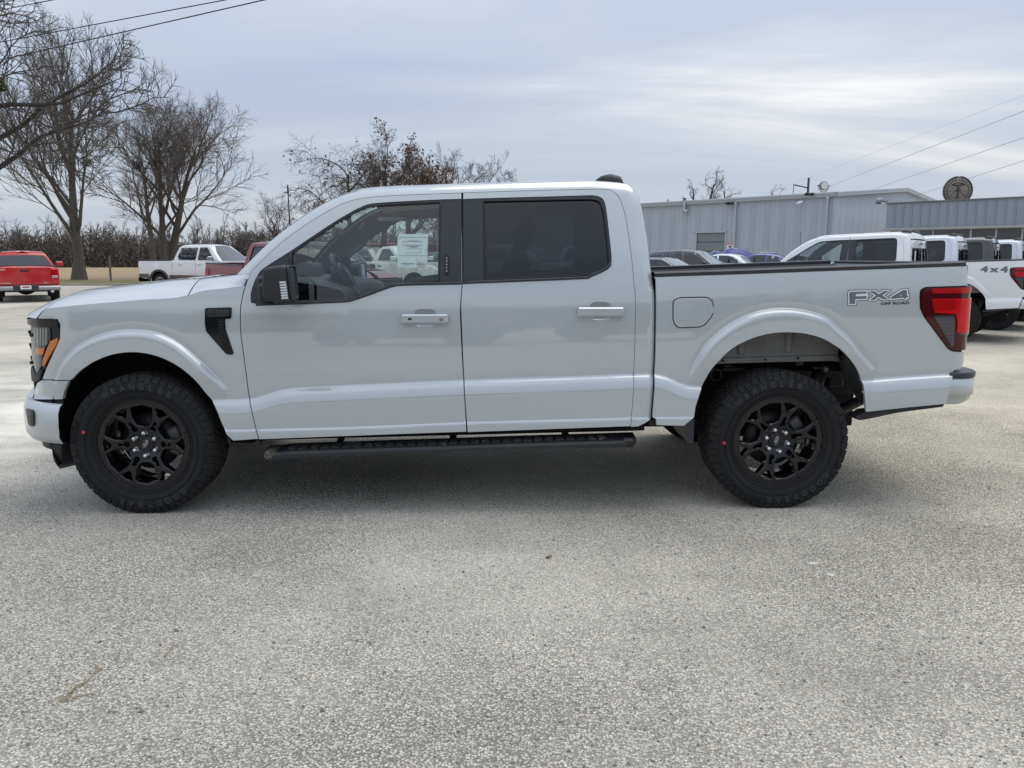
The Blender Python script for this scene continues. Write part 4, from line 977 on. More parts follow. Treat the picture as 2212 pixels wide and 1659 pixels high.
# running boards
def board():
    y0, y1 = -1.03, -.86; L = zp('D',385,1521,490,1506,1800,1462)+zp('E',0,1461,700,1435,1480,1412,1660,1405); L2 = zp('D',385,1576,490,1566)+zp('E',0,1507,1480,1472,1560,1470,1682,1450)
    a = np.array([ply(y0, *q) for q in L]); b = np.array([ply(y0, *q) for q in L2]); x0, x1 = ply(y0, *zp('D',290,1500)[0])[0], ply(y0, *zp('E',1686,1400)[0])[0]
    xs = np.concatenate(([x0], np.linspace(x0+.06, x1-.07, 24), [x1])); zt_ = np.interp(xs, a[:,0], a[:,2]); zb_ = np.interp(xs, b[:,0], b[:,2])
    sec = []
    for i, x in enumerate(xs):
        e = .05 if i in (0, len(xs)-1) else 0
        sec.append([(x,y1,zb_[i]+.02),(x,y0+.02+e,zb_[i]),(x,y0+e,zb_[i]+.006),(x,y0+e,zt_[i]-.012),(x,y0+.014+e,zt_[i]),(x,y0+.03+e,zt_[i]+.002),(x,y1,zt_[i]+.012)])
    sec = np.array(sec); mb = MB().grid(sec, flip=True, smooth=False); n = sec.shape[1]
    mb.add(sec[0], [tuple(range(n))], 0, False).add(sec[-1], [tuple(range(n))[::-1]], 0, False)
    o = both('running_board', mb, [mat('board_black', (.026,.028,.032), .55, bump=(300,.12,.002), var=(2.2,(.075,.065,.055),.60,.74))], PP)
    rng = random.Random(4); tr = MB(); k = 0
    for x in np.arange(x0+.16, x1-.16, .062):
        z = np.interp(x, xs, zt_)
        for yy in (y0+.055, y0+.10, y0+.145):
            M = Matrix.Translation((x+rng.uniform(-.003,.003), yy, z+.004)) @ Matrix.Rotation(.5 if k%2 else -.5, 4, 'Z'); tr.bbox((-.024,-.011,-.004), (.024,.011,.008), .003, 0, M); k += 1
    both('tread_grip', tr, [mat('grip_rubber', (.035,.034,.032), .85, var=(7,(.16,.15,.13),.55,.7))], o)
    for x, nm in ((xs[1], 'end_cap'), (xs[-2], 'end_cap')):
        z, zb2 = np.interp(x, xs, zt_), np.interp(x, xs, zb_); s = -1 if x < 0 else 1
        dirt = s < 0
        both(nm, MB().bbox((x-.02 if s > 0 else x-.055, y0-.003+.008, zb2-.002), (x+.055 if s > 0 else x+.02, y1, z+.012), .014), [mat('cap_dirty', (.05,.046,.042), .8, var=(14,(.24,.20,.16),.42,.62)) if dirt else M_BLK], o)
    for x in np.linspace(x0+.4, x1-.4, 3): z = np.interp(x, xs, zt_); both('board_bracket', MB().tube([(x,-.90,z-.02),(x,-.70,z+.02),(x,-.5,z+.10)], .022, 6), [M_FRAME], o)
board()
# mud flaps and small pieces behind the arches
def slab(pix, k, y0, y1, m, name):
    q = np.array([ply(y0, *p)[[0,2]] for p in zp(k, *pix)]); n = len(q); mb = MB()
    mb.add(np.vstack((np.stack((q[:,0], np.full(n,y0), q[:,1]),1), np.stack((q[:,0], np.full(n,y1), q[:,1]),1))), [tuple(range(n)), tuple(range(n,2*n))[::-1]]+[(i,(i+1)%n,n+(i+1)%n,n+i) for i in range(n)], 0, False)
    return both(name, mb, [m], PP)
slab((218,768,296,762,288,985,240,985,212,940), 'H', -.985, -.70, M_TRIM, 'mud_flap')
slab((1790,1216,1840,1218,1836,1282,1772,1284), 'E', -.95, -.80, M_BLK, 'sill_end')
slab((1480,1085,1510,1150,1659,1150,1665,1175,1560,1178,1490,1150), 'A', -.93, -.84, M_BLK, 'arch_foot')
# aerial on the far wing
a0 = ply(.80, *zp('B',538,600)[0]); a1 = ply(.80, *zp('B',514,172)[0])
am = MB().tube([a0-np.array((.008,0,.16)), a0, a1-(a1-a0)*.2, a1-(a1-a0)*.19, a1], [.006,.005,.0042,.0062,.0062], 6); am.lathe([(-.02,.02),(.03,.016),(.05,.008)], 'z', 10, tuple(a0-np.array((.008,0,.17)))); am.build('aerial', [M_BLK], HERO)
# ---------------------------------------------------------------- wheels
TR, TW, RR = .413, .275, .268            # tyre radius, width, rim lip radius
def ringtext(s, r, a_mid, size, out, flipped=False, step=None):
    """raised letters round the sidewall"""
    mb = MB(); step = step or size*.92/r
    for i, ch in enumerate(s):
        v, f = textmesh(ch, size, .004)
        if not len(v): continue
        a = a_mid-(i-(len(s)-1)/2)*step if not flipped else a_mid+(i-(len(s)-1)/2)*step
        c, sn = math.cos(a), math.sin(a); t = np.array((sn, -c)) if not flipped else np.array((-sn, c)); n = np.array((c, sn)) if not flipped else -np.array((c, sn))
        p = r*np.array((c, sn))+v[:,:1]*t*.92+v[:,1:]*n
        mb.add(np.stack((p[:,0], np.full(len(p), out), p[:,1]), 1), f, 0, False)
    return mb
def make_wheel(parent, detail=True, rim_mats=None):
    # wheel frame: axle along y, outer face at y = -TW/2
    hw = TW/2; rng = random.Random(7)
    # wheel face: disc with six large six-sided windows, six inner triangles, six outer slots
    Rf = RR-.007; k = Rf/.25
    def pol(pts, a): return np.array([(r*k*math.cos(a+t), r*k*math.sin(a+t)) for r, t in pts])
    hexw = [(.098,0.0),(.110,.315),(.157,.385),(.222,.292),(.228,.0),(.222,-.292),(.157,-.385),(.110,-.315)]
    tri = [(.084,-.15),(.084,.15),(.100,.165),(.146,.045),(.148,0),(.146,-.045),(.100,-.165)]
    slot = [(.172,-.03),(.172,.03),(.222,.185),(.229,.0),(.222,-.185)]
    holes = []
    for i in range(6):
        a = math.pi/2+i*math.pi/3
        holes += [roundpoly(pol(hexw, a), .010, 3), roundpoly(pol(tri, a+math.pi/6), .006, 3), roundpoly(pol(slot, a+math.pi/6), .006, 3)]
    th = np.linspace(0, 2*math.pi, 72, endpoint=False); outl = np.stack((Rf*np.cos(th), Rf*np.sin(th)), 1)
    V, F, L = cdt(outl, .014, holes, None, .010)
    def face(V):
        r = np.hypot(V[:,0], V[:,1])
        y = np.interp(r, [0,.05,.08,.12,.20,.235,.25], [-hw+.058,-hw+.056,-hw+.044,-hw+.029,-hw+.021,-hw+.0195,-hw+.0195])
        return y
    y = face(V); rim = MB().add(np.stack((V[:,0], y, V[:,1]), 1), F[:, ::-1])
    for l in L[1:]:
        n = len(l); a = np.stack((V[l,0], y[l], V[l,1]), 1); c = a.mean(0); dv = c-a; dv[:,1] = 0; dv /= np.linalg.norm(dv, axis=1)[:,None]+1e-9; b = a+dv*.0058; b[:,1] += .0055; d_ = b+dv*.002; d_[:,1] += .045
        rim.add(np.vstack((a, b)), [(i,(i+1)%n,n+(i+1)%n,n+i) for i in range(n)], 0, False); rim.add(np.vstack((b, d_)), [(i,(i+1)%n,n+(i+1)%n,n+i) for i in range(n)])
    rim.lathe([(-hw+.0195,Rf-.001),(-hw+.012,Rf+.002),(-hw+.008,RR-.004),(-hw+.010,RR+.002),(-hw+.03,RR+.001)], 'y', 72)
    rim.lathe([(-hw+.028,Rf),(-hw+.07,Rf-.012),(-hw+.10,Rf-.03),(hw-.04,Rf-.03),(hw-.01,RR)], 'y', 48)
    rim.lathe([(-hw+.054,.0001),(-hw+.052,.030),(-hw+.046,.036),(-hw+.048,.042),(-hw+.056,.046)], 'y', 32)
    whl = rim.build('wheel', rim_mats or [mat('wheel_gloss_black', (.006,.0063,.008), .17, coat=.42, spec=.35)], parent)
    # tyre: carcass, shoulder blocks and tread blocks
    ty = MB(); prof = [(hw-.015,RR-.004),(hw-.002,RR+.03),(hw+.010,RR+.075),(hw+.004,TR-.045),(hw-.012,TR-.018),(hw-.03,TR-.010),(0,TR-.008)]
    prof = cr(prof, 4); prof = np.vstack((prof, [(-p[0], p[1]) for p in prof[::-1][1:]]))
    ty.lathe(prof[::-1], 'y', 96)
    # rim guard ridge and lettering band
    for yy, r in ((-hw+.0045,RR+.016),(-hw-.0080,RR+.052),(-hw-.0075,TR-.050)):
        t = np.linspace(0, 2*math.pi, 97); ty.tube(np.stack((r*np.cos(t), np.full(97, yy), r*np.sin(t)), 1), .0022, 4, cap=False)
    if detail:
        N = 58
        for i in range(N):
            a = 2*math.pi*(i+rng.uniform(-.08,.08))/N
            Rm = lambda aa: Matrix.Rotation(-aa, 4, 'Y')
            for yc, wy, lx, dr, sk, da in ((-.104,.050,.0410,.0,.20,0),(-.058,.042,.038,.002,-.28,.5),(-.012,.046,.038,.003,.22,.1),(.040,.042,.038,.002,-.28,.6),(.106,.06,.039,.0,.2,.3)):
                M = Rm(a+da*2*math.pi/N) @ Matrix.Translation((TR-.010+dr, yc, 0)) @ Matrix.Rotation(sk, 4, 'X')
                ty.bbox((-.012,-wy/2,-lx/2), (.008,wy/2,lx/2), .003, 1, M)
            # shoulder lug running down the sidewall, long and short in turn
            ln = .040 if i%2 else .026
            M = Rm(a) @ Matrix.Translation((TR-.008, -hw+.010, 0)) @ Matrix.Rotation(R(-70), 4, 'Z')
            M = Rm(a) @ Matrix.Translation((TR-.012, -hw+.002, 0)) @ Matrix.Rotation(R(18), 4, 'Z'); ty.bbox((-ln,-.0002,-.0185), (.003,.012,.0185), .003, 0, M)
    tyo = ty.build('tyre', [M_RUB, M_TREAD], whl)
    if not detail: return whl
    lt = ringtext('WRANGLER', RR+.078, math.pi/2, .046, -hw-.0112, step=.155); l2 = ringtext('GOODYEAR', RR+.078, -math.pi/2+.15, .046, -hw-.0112, False, .155)
    lt.build('tyre_lettering', [mat('raised_rubber', (.026,.026,.028), .45)], whl); l2.build('tyre_lettering', [mat('raised_rubber', (.026,.026,.028), .45)], whl)
    dot = MB(); dot.lathe([(-hw-.0118,.0001),(-hw-.0118,.0105)], 'y', 14, (-.318,0,.085)); dot.build('paint_dot', [M_REDDOT], whl)
    br = MB().lathe([(.02,.09),(.02,.168),(-.01,.168),(-.01,.09)], 'y', 40); br.lathe([(.04,.0001),(-.02,.09),(-.02,.0001)], 'y', 24); bd = br.build('brake_disc', [mat('disc_steel', (.05,.05,.053), .5, .6)], whl)
    cal = MB(); a0 = .1
    for t in np.linspace(-.3, .42, 4): cal.bbox((.120,-.05,-.030), (.195,.05,.030), .012, 0, Matrix.Rotation(-t, 4, 'Y'))
    cal.build('brake_caliper', [mat('caliper_grey', (.12,.12,.124), .5, .5)], whl)
    for i in range(6):
        a = math.pi/2+i*math.pi/3; c = (.0675*math.cos(a), -hw+.046, .0675*math.sin(a))
        MB().lathe([(-.026,.0001),(-.024,.008),(-.017,.0138),(.002,.0142),(.004,.018),(.014,.0185)], 'y', 12, c).build('lug_nut', [M_CHROME], whl)
    cc = MB().lathe([(-.002,.0001),(-.002,.028),(.004,.034),(.012,.035)], 'y', 32, (0,-hw+.050,0)); cco = cc.build('centre_cap', [M_GLOSSBLK], whl)
    t = np.linspace(0, 2*math.pi, 25); A = R(58); ca, sa = math.cos(A), math.sin(A)
    ex, ez = .026*np.cos(t), .0108*np.sin(t); MB().tube(np.stack((ex*ca-ez*sa, np.full(25, -hw+.0475), ex*sa+ez*ca), 1), .0013, 5, cap=False).build('oval_emblem', [M_CHROME], cco)
    v, f = textmesh('Ford', .0175, .0004, .35); v = v@np.array(((ca,sa),(-sa,ca))); MB().add(np.stack((v[:,0], np.full(len(v), -hw+.0476), v[:,1]), 1), f, 0, False).build('emblem_script', [M_CHROME], cco)
    return whl
WZ = .405
wproto = make_wheel(HERO); wproto.location = (-HX, -.985+TW/2, WZ)
def place_wheel(x, side, spin):
    w = copy_tree(wproto, HERO); KIDS[HERO.name].append(w); w.location = (x, side*(.985-TW/2), WZ); w.rotation_euler = (0, spin, 0 if side < 0 else math.pi); return w
w2 = place_wheel(HX, -1, -R(15)); w3 = place_wheel(-HX, 1, .3); w4 = place_wheel(HX, 1, .9)
# ================================================================== OTHER VEHICLES
# their own frame: x forwards, y to the left, z up
M_DGLASS = mat('dark_car_glass', (.016,.018,.020), .05, coat=.7, spec=.6)
M_SGLASS = mat('windscreen_reflecting', (.085,.097,.105), .06, coat=.45, spec=.6)
M_CGLASS = mat('car_windscreen', (.15,.165,.175), .06, coat=1.0, spec=.7)  # pale base colour stands in for part of the reflected sky
M_HEAD = mat('headlight_glass', (.55,.57,.58), .1, .4, coat=1.0)
def wplan(x, z, w0, xf, xr, rf=.55, rr=.35, df=.22, dr=.10, tumble=.40, zb=1.0, bulge=.0):
    x = np.asarray(x, float); z = np.asarray(z, float)
    t = np.clip((x-(xf-rf))/rf, 0, 1); u = np.clip(((xr+rr)-x)/rr, 0, 1)
    return w0-df*t**2.6-dr*u**2.6-np.clip(z-zb, 0, None)*tumble-np.clip(z-zb, 0, None)**2*.12-np.clip(.62-z, 0, None)**2*.5
def pillow(outl, wf, r=.05, h=.16, crown=.02, mb=None, mi=0, dark=None, midark=1, ncross=9):
    """closed side outline -> solid with rounded shoulders, both sides and everything across"""
    mb = mb or MB(); o = resample(np.asarray(outl, float), h*.6)
    if area(o) < 0: o = o[::-1]
    n = len(o); rings = []
    for a in np.linspace(0, math.pi/2, 4):
        q = inset(o, r*(1-math.sin(a))); rings.append((q, r*(1-math.cos(a))))
    V, F, L = cdt(rings[0][0], h, hb=-1)
    w = wf(V[:,0], V[:,1])
    for s in (-1, 1): mb.add(np.stack((V[:,0], s*w, V[:,1]), 1), F if s < 0 else F[:, ::-1], mi)
    rows = []
    for q, dy in rings: w = wf(q[:,0], q[:,1])-dy; rows.append(np.stack((q[:,0], -w, q[:,1]), 1))
    end = rows[-1]; nn = np.roll(o,-1,0)-np.roll(o,1,0); nn /= np.linalg.norm(nn,axis=1)[:,None]+1e-9; nn = np.stack((nn[:,1], -nn[:,0]), 1)
    for v in np.linspace(-1, 1, ncross)[1:-1]:
        c = crown*(1-v*v); rows.append(np.stack((end[:,0]+nn[:,0]*c, -end[:,1]*v, end[:,2]+nn[:,1]*c), 1))
    for rr in rows[:4][::-1]: rows.append(rr*np.array((1,-1,1)))
    G_ = np.array(rows); G_ = np.concatenate((G_, G_[:, :1]), 1); k, m = G_.shape[:2]
    if dark is None: mb.grid(G_, mi, flip=True)
    else:
        dk = np.array([dark(*p) for p in o]); cols = list(range(m-1)); 
        for grp, mm in ((0, mi), (1, midark)):
            f = [(i*m+j, i*m+j+1, (i+1)*m+j+1, (i+1)*m+j) for j in cols if int(dk[j] and dk[(j+1)%n]) == grp for i in range(k-1)]
            mb.add(G_.reshape(-1,3), f, mm)
    return mb, o
def sidepane(poly, wf, off=.006, h=.2, mb=None, mi=0, sides=(-1,1)):
    mb = mb or MB(); V, F, L = cdt(np.asarray(poly, float), h, hb=.08); w = wf(V[:,0], V[:,1])+off
    for s in sides: mb.add(np.stack((V[:,0], s*w, V[:,1]), 1), F if s < 0 else F[:, ::-1], mi)
    return mb
def crosspane(a, b, wf, inset_=.06, off=.006, n=7, crown=.03, mb=None, mi=0, curve=.0):
    """pane between two outline points a and b (x,z), right across the car"""
    mb = mb or MB(); a, b = np.array(a, float), np.array(b, float); d = b-a; nrm = np.array((-d[1], d[0])); nrm /= np.linalg.norm(nrm)
    if nrm[1] < 0: nrm = -nrm
    g = []
    for t in np.linspace(0, 1, 6):
        p = a+d*t; w = float(wf(p[0], p[1]))-inset_; row = []
        for v in np.linspace(-1, 1, n): c = off+crown*(1-v*v)+curve*4*t*(1-t); row.append((p[0]+nrm[0]*c, v*w, p[1]+nrm[1]*c))
        g.append(row)
    return mb.grid(np.array(g), mi)
def arch(cx, cz, r, z0, n=12):
    a = np.linspace(0, math.pi, n); p = [(cx+r*math.cos(k), cz+r*math.sin(k)) for k in a]
    return [(cx+r*.98, z0)]+p+[(cx-r*.98, z0)]
def add_wheels(root, xs, yo, rad, skip=('tyre_lettering','paint_dot','emblem_script','oval_emblem','brake_caliper'), swap=None):
    k = rad/TR
    for x in xs:
        for s in (-1, 1):
            w = copy_tree(wproto, root, swap, skip); KIDS.setdefault(root.name, []).append(w)
            w.location = (x, s*(yo-TW*k/2), rad*.985); w.rotation_euler = (0, random.uniform(0, 6), 0 if s < 0 else math.pi); w.scale = (k, k, k)
def car(name, label, group, loc, head, pc, kind='sedan', alloy=None):
    root = empty(name, loc, head); tag(root, label, 'car', group)
    if kind == 'suv':
        xf, xr, w0, wr = 2.35, -2.3, .93, .37
        low = [(-2.28,.55),(-2.33,.85),(-2.25,1.08),(-1.0,1.10),(1.05,1.08),(1.8,1.02),(2.2,.88),(2.34,.62),(2.25,.30)]
        gh = [(-2.22,1.05),(-1.98,1.50),(-1.5,1.66),(-.4,1.71),(.25,1.66),(.45,1.60),(1.22,1.05)]
        win = [[(-1.85,1.14),(-1.68,1.46),(-1.05,1.58),(-.98,1.14)],[(-.92,1.14),(-.98,1.585),(-.30,1.61),(-.18,1.14)],[(-.10,1.14),(-.22,1.61),(.12,1.585),(.40,1.47),(.86,1.14)]]
        ws_a, ws_b, rg_a, rg_b = (.40,1.615),(1.20,1.07),(-2.02,1.46),(-2.20,1.12)
    elif kind == 'coupe':
        xf, xr, w0, wr = 2.4, -2.35, .94, .36
        low = [(-2.3,.50),(-2.36,.75),(-2.28,1.02),(-1.5,1.06),(.9,1.00),(1.8,.95),(2.25,.80),(2.4,.55),(2.3,.24)]
        gh = [(-1.75,1.03),(-.95,1.38),(-.4,1.47),(.1,1.46),(.35,1.41),(1.10,.98)]
        win = [[(-1.25,1.08),(-.88,1.32),(-.45,1.40),(-.38,1.08)],[(-.30,1.07),(-.36,1.405),(.05,1.40),(.28,1.34),(.78,1.06)]]
        ws_a, ws_b, rg_a, rg_b = (.30,1.415),(1.08,1.0),(-.98,1.37),(-1.70,1.06)
    else:
        xf, xr, w0, wr = 2.4, -2.4, .91, .33
        low = [(-2.36,.50),(-2.42,.70),(-2.34,.98),(-1.6,1.02),(1.0,.97),(1.85,.88),(2.25,.72),(2.40,.50),(2.3,.22)]
        gh = [(-1.85,1.0),(-1.15,1.33),(-.5,1.44),(.15,1.435),(.40,1.37),(1.18,.95)]
        win = [[(-1.35,1.05),(-1.05,1.27),(-.60,1.36),(-.50,1.05)],[(-.42,1.04),(-.50,1.375),(.08,1.37),(.32,1.31),(.84,1.03)]]
        ws_a, ws_b, rg_a, rg_b = (.36,1.385),(1.15,.97),(-1.18,1.31),(-1.80,1.03)
    xw = (1.42, -1.42); z0 = low[-1][1]
    ol = low+arch(xw[0], wr, wr+.06, z0-.0)[::1]+arch(xw[1], wr, wr+.06, z0)+[(-2.28,z0+.04)]
    wf = lambda x, z: wplan(x, z, w0, xf, xr, zb=.95, tumble=.36)
    dk = lambda x, z: z < z0+.02 or any((x-c)**2+(z-wr)**2 < (wr+.075)**2 for c in xw)
    mb, _ = pillow(ol, wf, .06, .2, .03, dark=dk); mb.build('body', [pc, M_DARK], root)
    mg, _ = pillow(gh, lambda x, z: wf(x, z)-.015, .06, .16, .035); go = mg.build('cabin', [pc], root)
    for q in win:
        for s in (-1, 1): sidepane(roundpoly(q, .05), lambda x, z: wf(x, z)-.015, sides=(s,)).build('side_window', [M_DGLASS], go)
    crosspane(ws_a, ws_b, lambda x, z: wf(x, z)-.03, crown=.045).build('windscreen', [M_CGLASS], go)
    crosspane(rg_b, rg_a, lambda x, z: wf(x, z)-.03, crown=.045, off=.008).build('rear_glass', [M_SGLASS], go)
    tr = np.array([q for p in win for q in p]); top = tr[np.argsort(tr[:,0])]
    up = np.array([p for p in gh]); 
    if kind == 'sedan':
        for s in (-1, 1):
            e = cr([(-1.42,1.03),(-1.08,1.30),(-.55,1.395),(.08,1.395),(.36,1.325),(.90,1.01)], 5); MB().tube(np.stack((e[:,0], s*(wf(e[:,0], e[:,1])-.006), e[:,1]), 1), .012, 5).build('window_chrome', [M_CHROME], go)
    for s in (-1, 1):
        m = MB().bbox((-.05,-.10,-.06), (.09,.10,.06), .035, 0, Matrix.Translation((win[-1][-1][0]-.10, s*(w0+.08), win[-1][-1][1]+.06))); m.build('mirror', [pc], root)
        x = xf-.28; z = low[-2][1]+.24
        p = roundpoly([(x-.36,z-.06),(x-.42,z+.04),(x+.10,z-.06),(x+.18,z-.14),(x-.05,z-.14)], .02); sidepane(p, wf, .012, sides=(s,)).build('headlight', [M_HEAD], root)
        MB().bbox((-2.40 if kind != 'suv' else -2.34, s*.62-.16, .78), (-2.30, s*.62+.16, .92), .03).build('tail_light', [M_RED], root)
    MB().bbox((xf-.05,-.45,.42), (xf+.015,.45,.62), .03).build('grille', [M_BLK], root)
    add_wheels(root, xw, w0-.01, wr-.005, swap={'wheel_gloss_black': alloy} if alloy else None)
    return root
def pickup(name, label, group, loc, head, pc, cab='crew', lower=None, flare=None, rear=None, front=None, roofz=1.93, chrome_mirror=False, dirt=None):
    root = empty(name, loc, head); tag(root, label, 'pickup truck', group)
    w0, xf, xr = .985, 2.95, -2.95; xw = (1.92, -1.78); wr = .40
    cb, wb = {'crew': (-1.02, 1.52), 'regular': (-.02, 1.50)}[cab]
    ol = [(-2.93,.62),(-2.95,.80),(-2.94,1.33),(-1.0,1.345),(1.35,1.30),(2.0,1.27),(2.70,1.17),(2.90,1.02),(2.95,.62),(2.85,.46)]+arch(xw[0], wr, .50, .46)+arch(xw[1], wr, .50, .52)
    wf = lambda x, z: wplan(x, z, w0, xf, xr, .45, .10, .20, .03, zb=1.22, tumble=.38)
    gh = [(cb-.03,1.30),(cb+.10,roofz-.12),(cb+.26,roofz-.02),(cb+.55,roofz),(wb-.98,roofz-.01),(wb-.74,roofz-.06),(wb,1.29)]
    dk = lambda x, z: z < .56 or any((x-c)**2+(z-wr)**2 < .53**2 for c in xw)
    mb, _ = pillow(ol, wf, .055, .2, .03, dark=dk); body = mb.build('body', [pc, M_DARK], root)
    wg_ = lambda x, z: wf(x, z)-.02
    mg, _ = pillow(gh, wg_, .07, .16, .03); go = mg.build('cabin', [pc], root)
    # the open bed: dark well let into the top
    bx0, bx1 = -2.86, cb-.10; zr = 1.352
    MB().add([(bx0,-.80,zr),(bx1,-.80,zr+.004),(bx1,.80,zr+.004),(bx0,.80,zr)], [(0,1,2,3)], 0, False).build('bed_floor', [M_DARK], root)
    for s in (-1, 1): MB().bbox((-2.94, s*.885-.055, 1.325), (cb-.08, s*.885+.055, 1.375), .012).build('bed_rail', [M_TRIM], root)
    a0, a1 = wb-.84, cb+.22
    if cab == 'crew': wins = [[(wb-.36,1.36),(wb-.88,roofz-.12),(wb-1.28,roofz-.11),(wb-1.22,1.36)],[(wb-1.33,1.36),(wb-1.38,roofz-.11),(a1+.06,roofz-.13),(a1-.02,1.50),(a1+.10,1.36)]]
    else: wins = [[(wb-.34,1.36),(wb-.86,roofz-.10),(a1+.10,roofz-.10),(a1+.02,1.40),(a1+.06,1.36)]]
    for q in wins:
        for s in (-1, 1): sidepane(roundpoly(q, .06), wg_, sides=(s,)).build('side_window', [M_DGLASS], go)
    crosspane((wb-.74,roofz-.075),(wb-.03,1.325), lambda x, z: wg_(x, z)-.04, crown=.05).build('windscreen', [M_SGLASS], go)
    crosspane((cb-.012,1.37),(cb+.085,roofz-.16), lambda x, z: wg_(x, z)-.03, off=.012, crown=.03).build('rear_glass', [M_SGLASS], go)
    if lower:
        q = [(-1.20,.545),(-1.22,.74),(1.30,.72),(1.32,.50)]; [sidepane(q, wf, .006, sides=(s,)).build('lower_band', [lower], body) for s in (-1, 1)]
        q = [(-2.90,.62),(-2.92,.78),(-2.34,.78),(-2.30,.60)]; [sidepane(q, wf, .006, sides=(s,)).build('lower_band', [lower], body) for s in (-1, 1)]
    if flare:
        for c in xw:
            for s in (-1, 1):
                a = np.linspace(-.12, math.pi+.12, 18); i_ = np.stack((c+.49*np.cos(a), wr+.49*np.sin(a)), 1); o_ = np.stack((c+.58*np.cos(a), wr+.575*np.sin(a)), 1)
                g = np.stack([np.stack((q[:,0], s*(wf(q[:,0], q[:,1])+d), q[:,1]), 1) for q, d in ((o_,.0),(o_*.97+i_*.03,.03),(i_,.035),(i_,-.05))]); MB().grid(g, flip=s > 0).build('wheel_flare', [flare], root)
    if dirt:
        q = [(-2.9,.60),(-2.9,.86),(2.6,.86),(2.8,.60),(2.4,.95),(1.9,1.02),(1.4,.9),(1.2,.60)]
    for s in (-1, 1):
        c = Matrix.Translation((wb-.38, s*(w0+.17), 1.42)); m = MB().bbox((-.06,-.13,-.09), (.07,.13,.10), .04, 0, c).bbox((-.03,-.2 if s > 0 else .05,-.09), (.04,-.05 if s > 0 else .2,-.05), .01, 1, c)
        m.build('mirror', [M_CHROME if chrome_mirror else pc, M_BLK], root)
        for x in ((wb-1.10, wb-2.10) if cab == 'crew' else (wb-1.15,)): MB().bbox((-.09,-.02,-.02), (.09,.02,.02), .008, 0, Matrix.Translation((x, s*(w0-.005), 1.16))).build('door_handle', [M_CHROME if chrome_mirror else M_BLK], root)
        for x in ((wb-.12, wb-1.30, cb-.02) if cab == 'crew' else (wb-.12, cb-.02)):
            z = np.linspace(.60, 1.30, 6); MB().tube(np.stack((np.full(6, x)-.05*(z < .8), s*(wf(np.full(6, x), z)-.002), z), 1), .006, 4).build('panel_gap', [M_DARK], body)
    # front: grille, lamps, bumper
    MB().bbox((2.84,-.62,.76), (2.955,.62,1.04), .03).build('grille', [M_BLK], root)
    fb = MB().bbox((2.72,-.93,.50), (3.04,.93,.74), .06); fb.build('front_bumper', [M_CHROME if chrome_mirror or cab == 'regular' else pc], root)
    for s in (-1, 1):
        MB().bbox((2.62, s*.76-.16, .80), (2.93, s*.76+.17, 1.06), .03).build('headlight', [M_HEAD], root)
    if cab == 'regular':
        for z in (.83, .93): MB().bbox((2.93,-.60,z-.022), (2.975,.60,z+.022), .012).build('grille_bar', [M_CHROME], root)
        MB().bbox((2.95,-.10,.855), (2.99,.10,.905), .01).build('grille_emblem', [mat('emblem_gold', (.55,.38,.10), .3, .7)], root)
        for s in (-1, 1):
            for z in (.86, .98): MB().bbox((2.90, s*.76-.11, z-.045), (2.945, s*.76+.11, z+.045), .02).build('lamp_bowl', [M_CHROME], root)
    # rear: tailgate, lamps, bumper
    tgm = MB().bbox((-2.985,-.74,.66), (-2.93,.74,1.335), .02); tgo_ = tgm.build('tailgate', [pc], root)
    tgm = MB().bbox((-3.0,-.13,1.16), (-2.97,.13,1.23), .015).build('tailgate_handle', [M_BLK], tgo_)
    for s in (-1, 1):
        MB().bbox((-2.985, s*.86-.085, .86), (-2.86, s*.86+.105, 1.27), .03).build('tail_light', [M_RED], root)
        MB().bbox((-2.992, s*.86-.075, .90), (-2.90, s*.86+.095, 1.02), .02).build('reverse_light', [M_HEAD], root)
    rb_ = MB()
    yy = np.linspace(-1, 1, 15)
    sec = np.array([[((-3.13 if rear else -3.03)+.10*abs(y)**3+dx, y*.99, z+.0) for dx, z in ((.16,.44),(.0,.46),(-.02,.52),(.0,.62),(.16,.63))] for y in yy]); rb_.grid(sec, flip=True); rbo_ = rb_.build('rear_bumper', [mat('bumper_grey', (.33,.34,.35), .38, .7) if rear else M_BLK], root)
    MB().bbox((-3.165 if rear else -3.07,-.36,.47), (-3.10 if rear else -3.0,.36,.66), .02).build('bumper_step', [M_TRIM], rbo_)
    if rear:
        MB().bbox((-3.175,-.155,.505), (-3.15,.155,.645), .008).build('licence_plate', [M_WHITE], rbo_)
        MB().bbox((-3.178,-.10,.56), (-3.165,.10,.61), .004).build('plate_print', [M_RED], rbo_)
        MB().bbox((cb+.12,-.16,roofz-.05), (cb+.20,.16,roofz+.012), .015, 0).build('brake_lamp', [M_RED], go)
        for s in (-1, 1): MB().bbox((cb+.11,s*.12-.05,roofz-.035), (cb+.165,s*.12+.05,roofz-.005), .01).build('cargo_lamp', [M_HEAD], go)
        def lab(t, size, y, z, m, nm, sx=1.0):
            v, f = textmesh(t, size, .003); MB().add(np.stack((np.full(len(v), -2.989), -v[:,0]*sx+y, v[:,1]+z), 1), f, 0, False).build(nm, [m], tgo_)
        lab('4x4', .075, -.58, .735, M_CHROME, 'badge', 1.25); lab('TUNDRA', .06, .55, .735, M_CHROME, 'badge', 1.2)
        MB().add([(-2.989,.70,1.20),(-2.989,.52,1.20),(-2.989,.52,1.28),(-2.989,.70,1.28)], [(0,1,2,3)], 0, False).build('badge_sticker', [mat('sticker_pink', (.55,.22,.22), .5)], tgo_)
        MB().tube([(-2.4,-.72,.42),(-2.75,-.72,.42),(-3.08,-.74,.40)], [.045,.05,.055], 12).build('exhaust_tip', [M_CHROME], root)
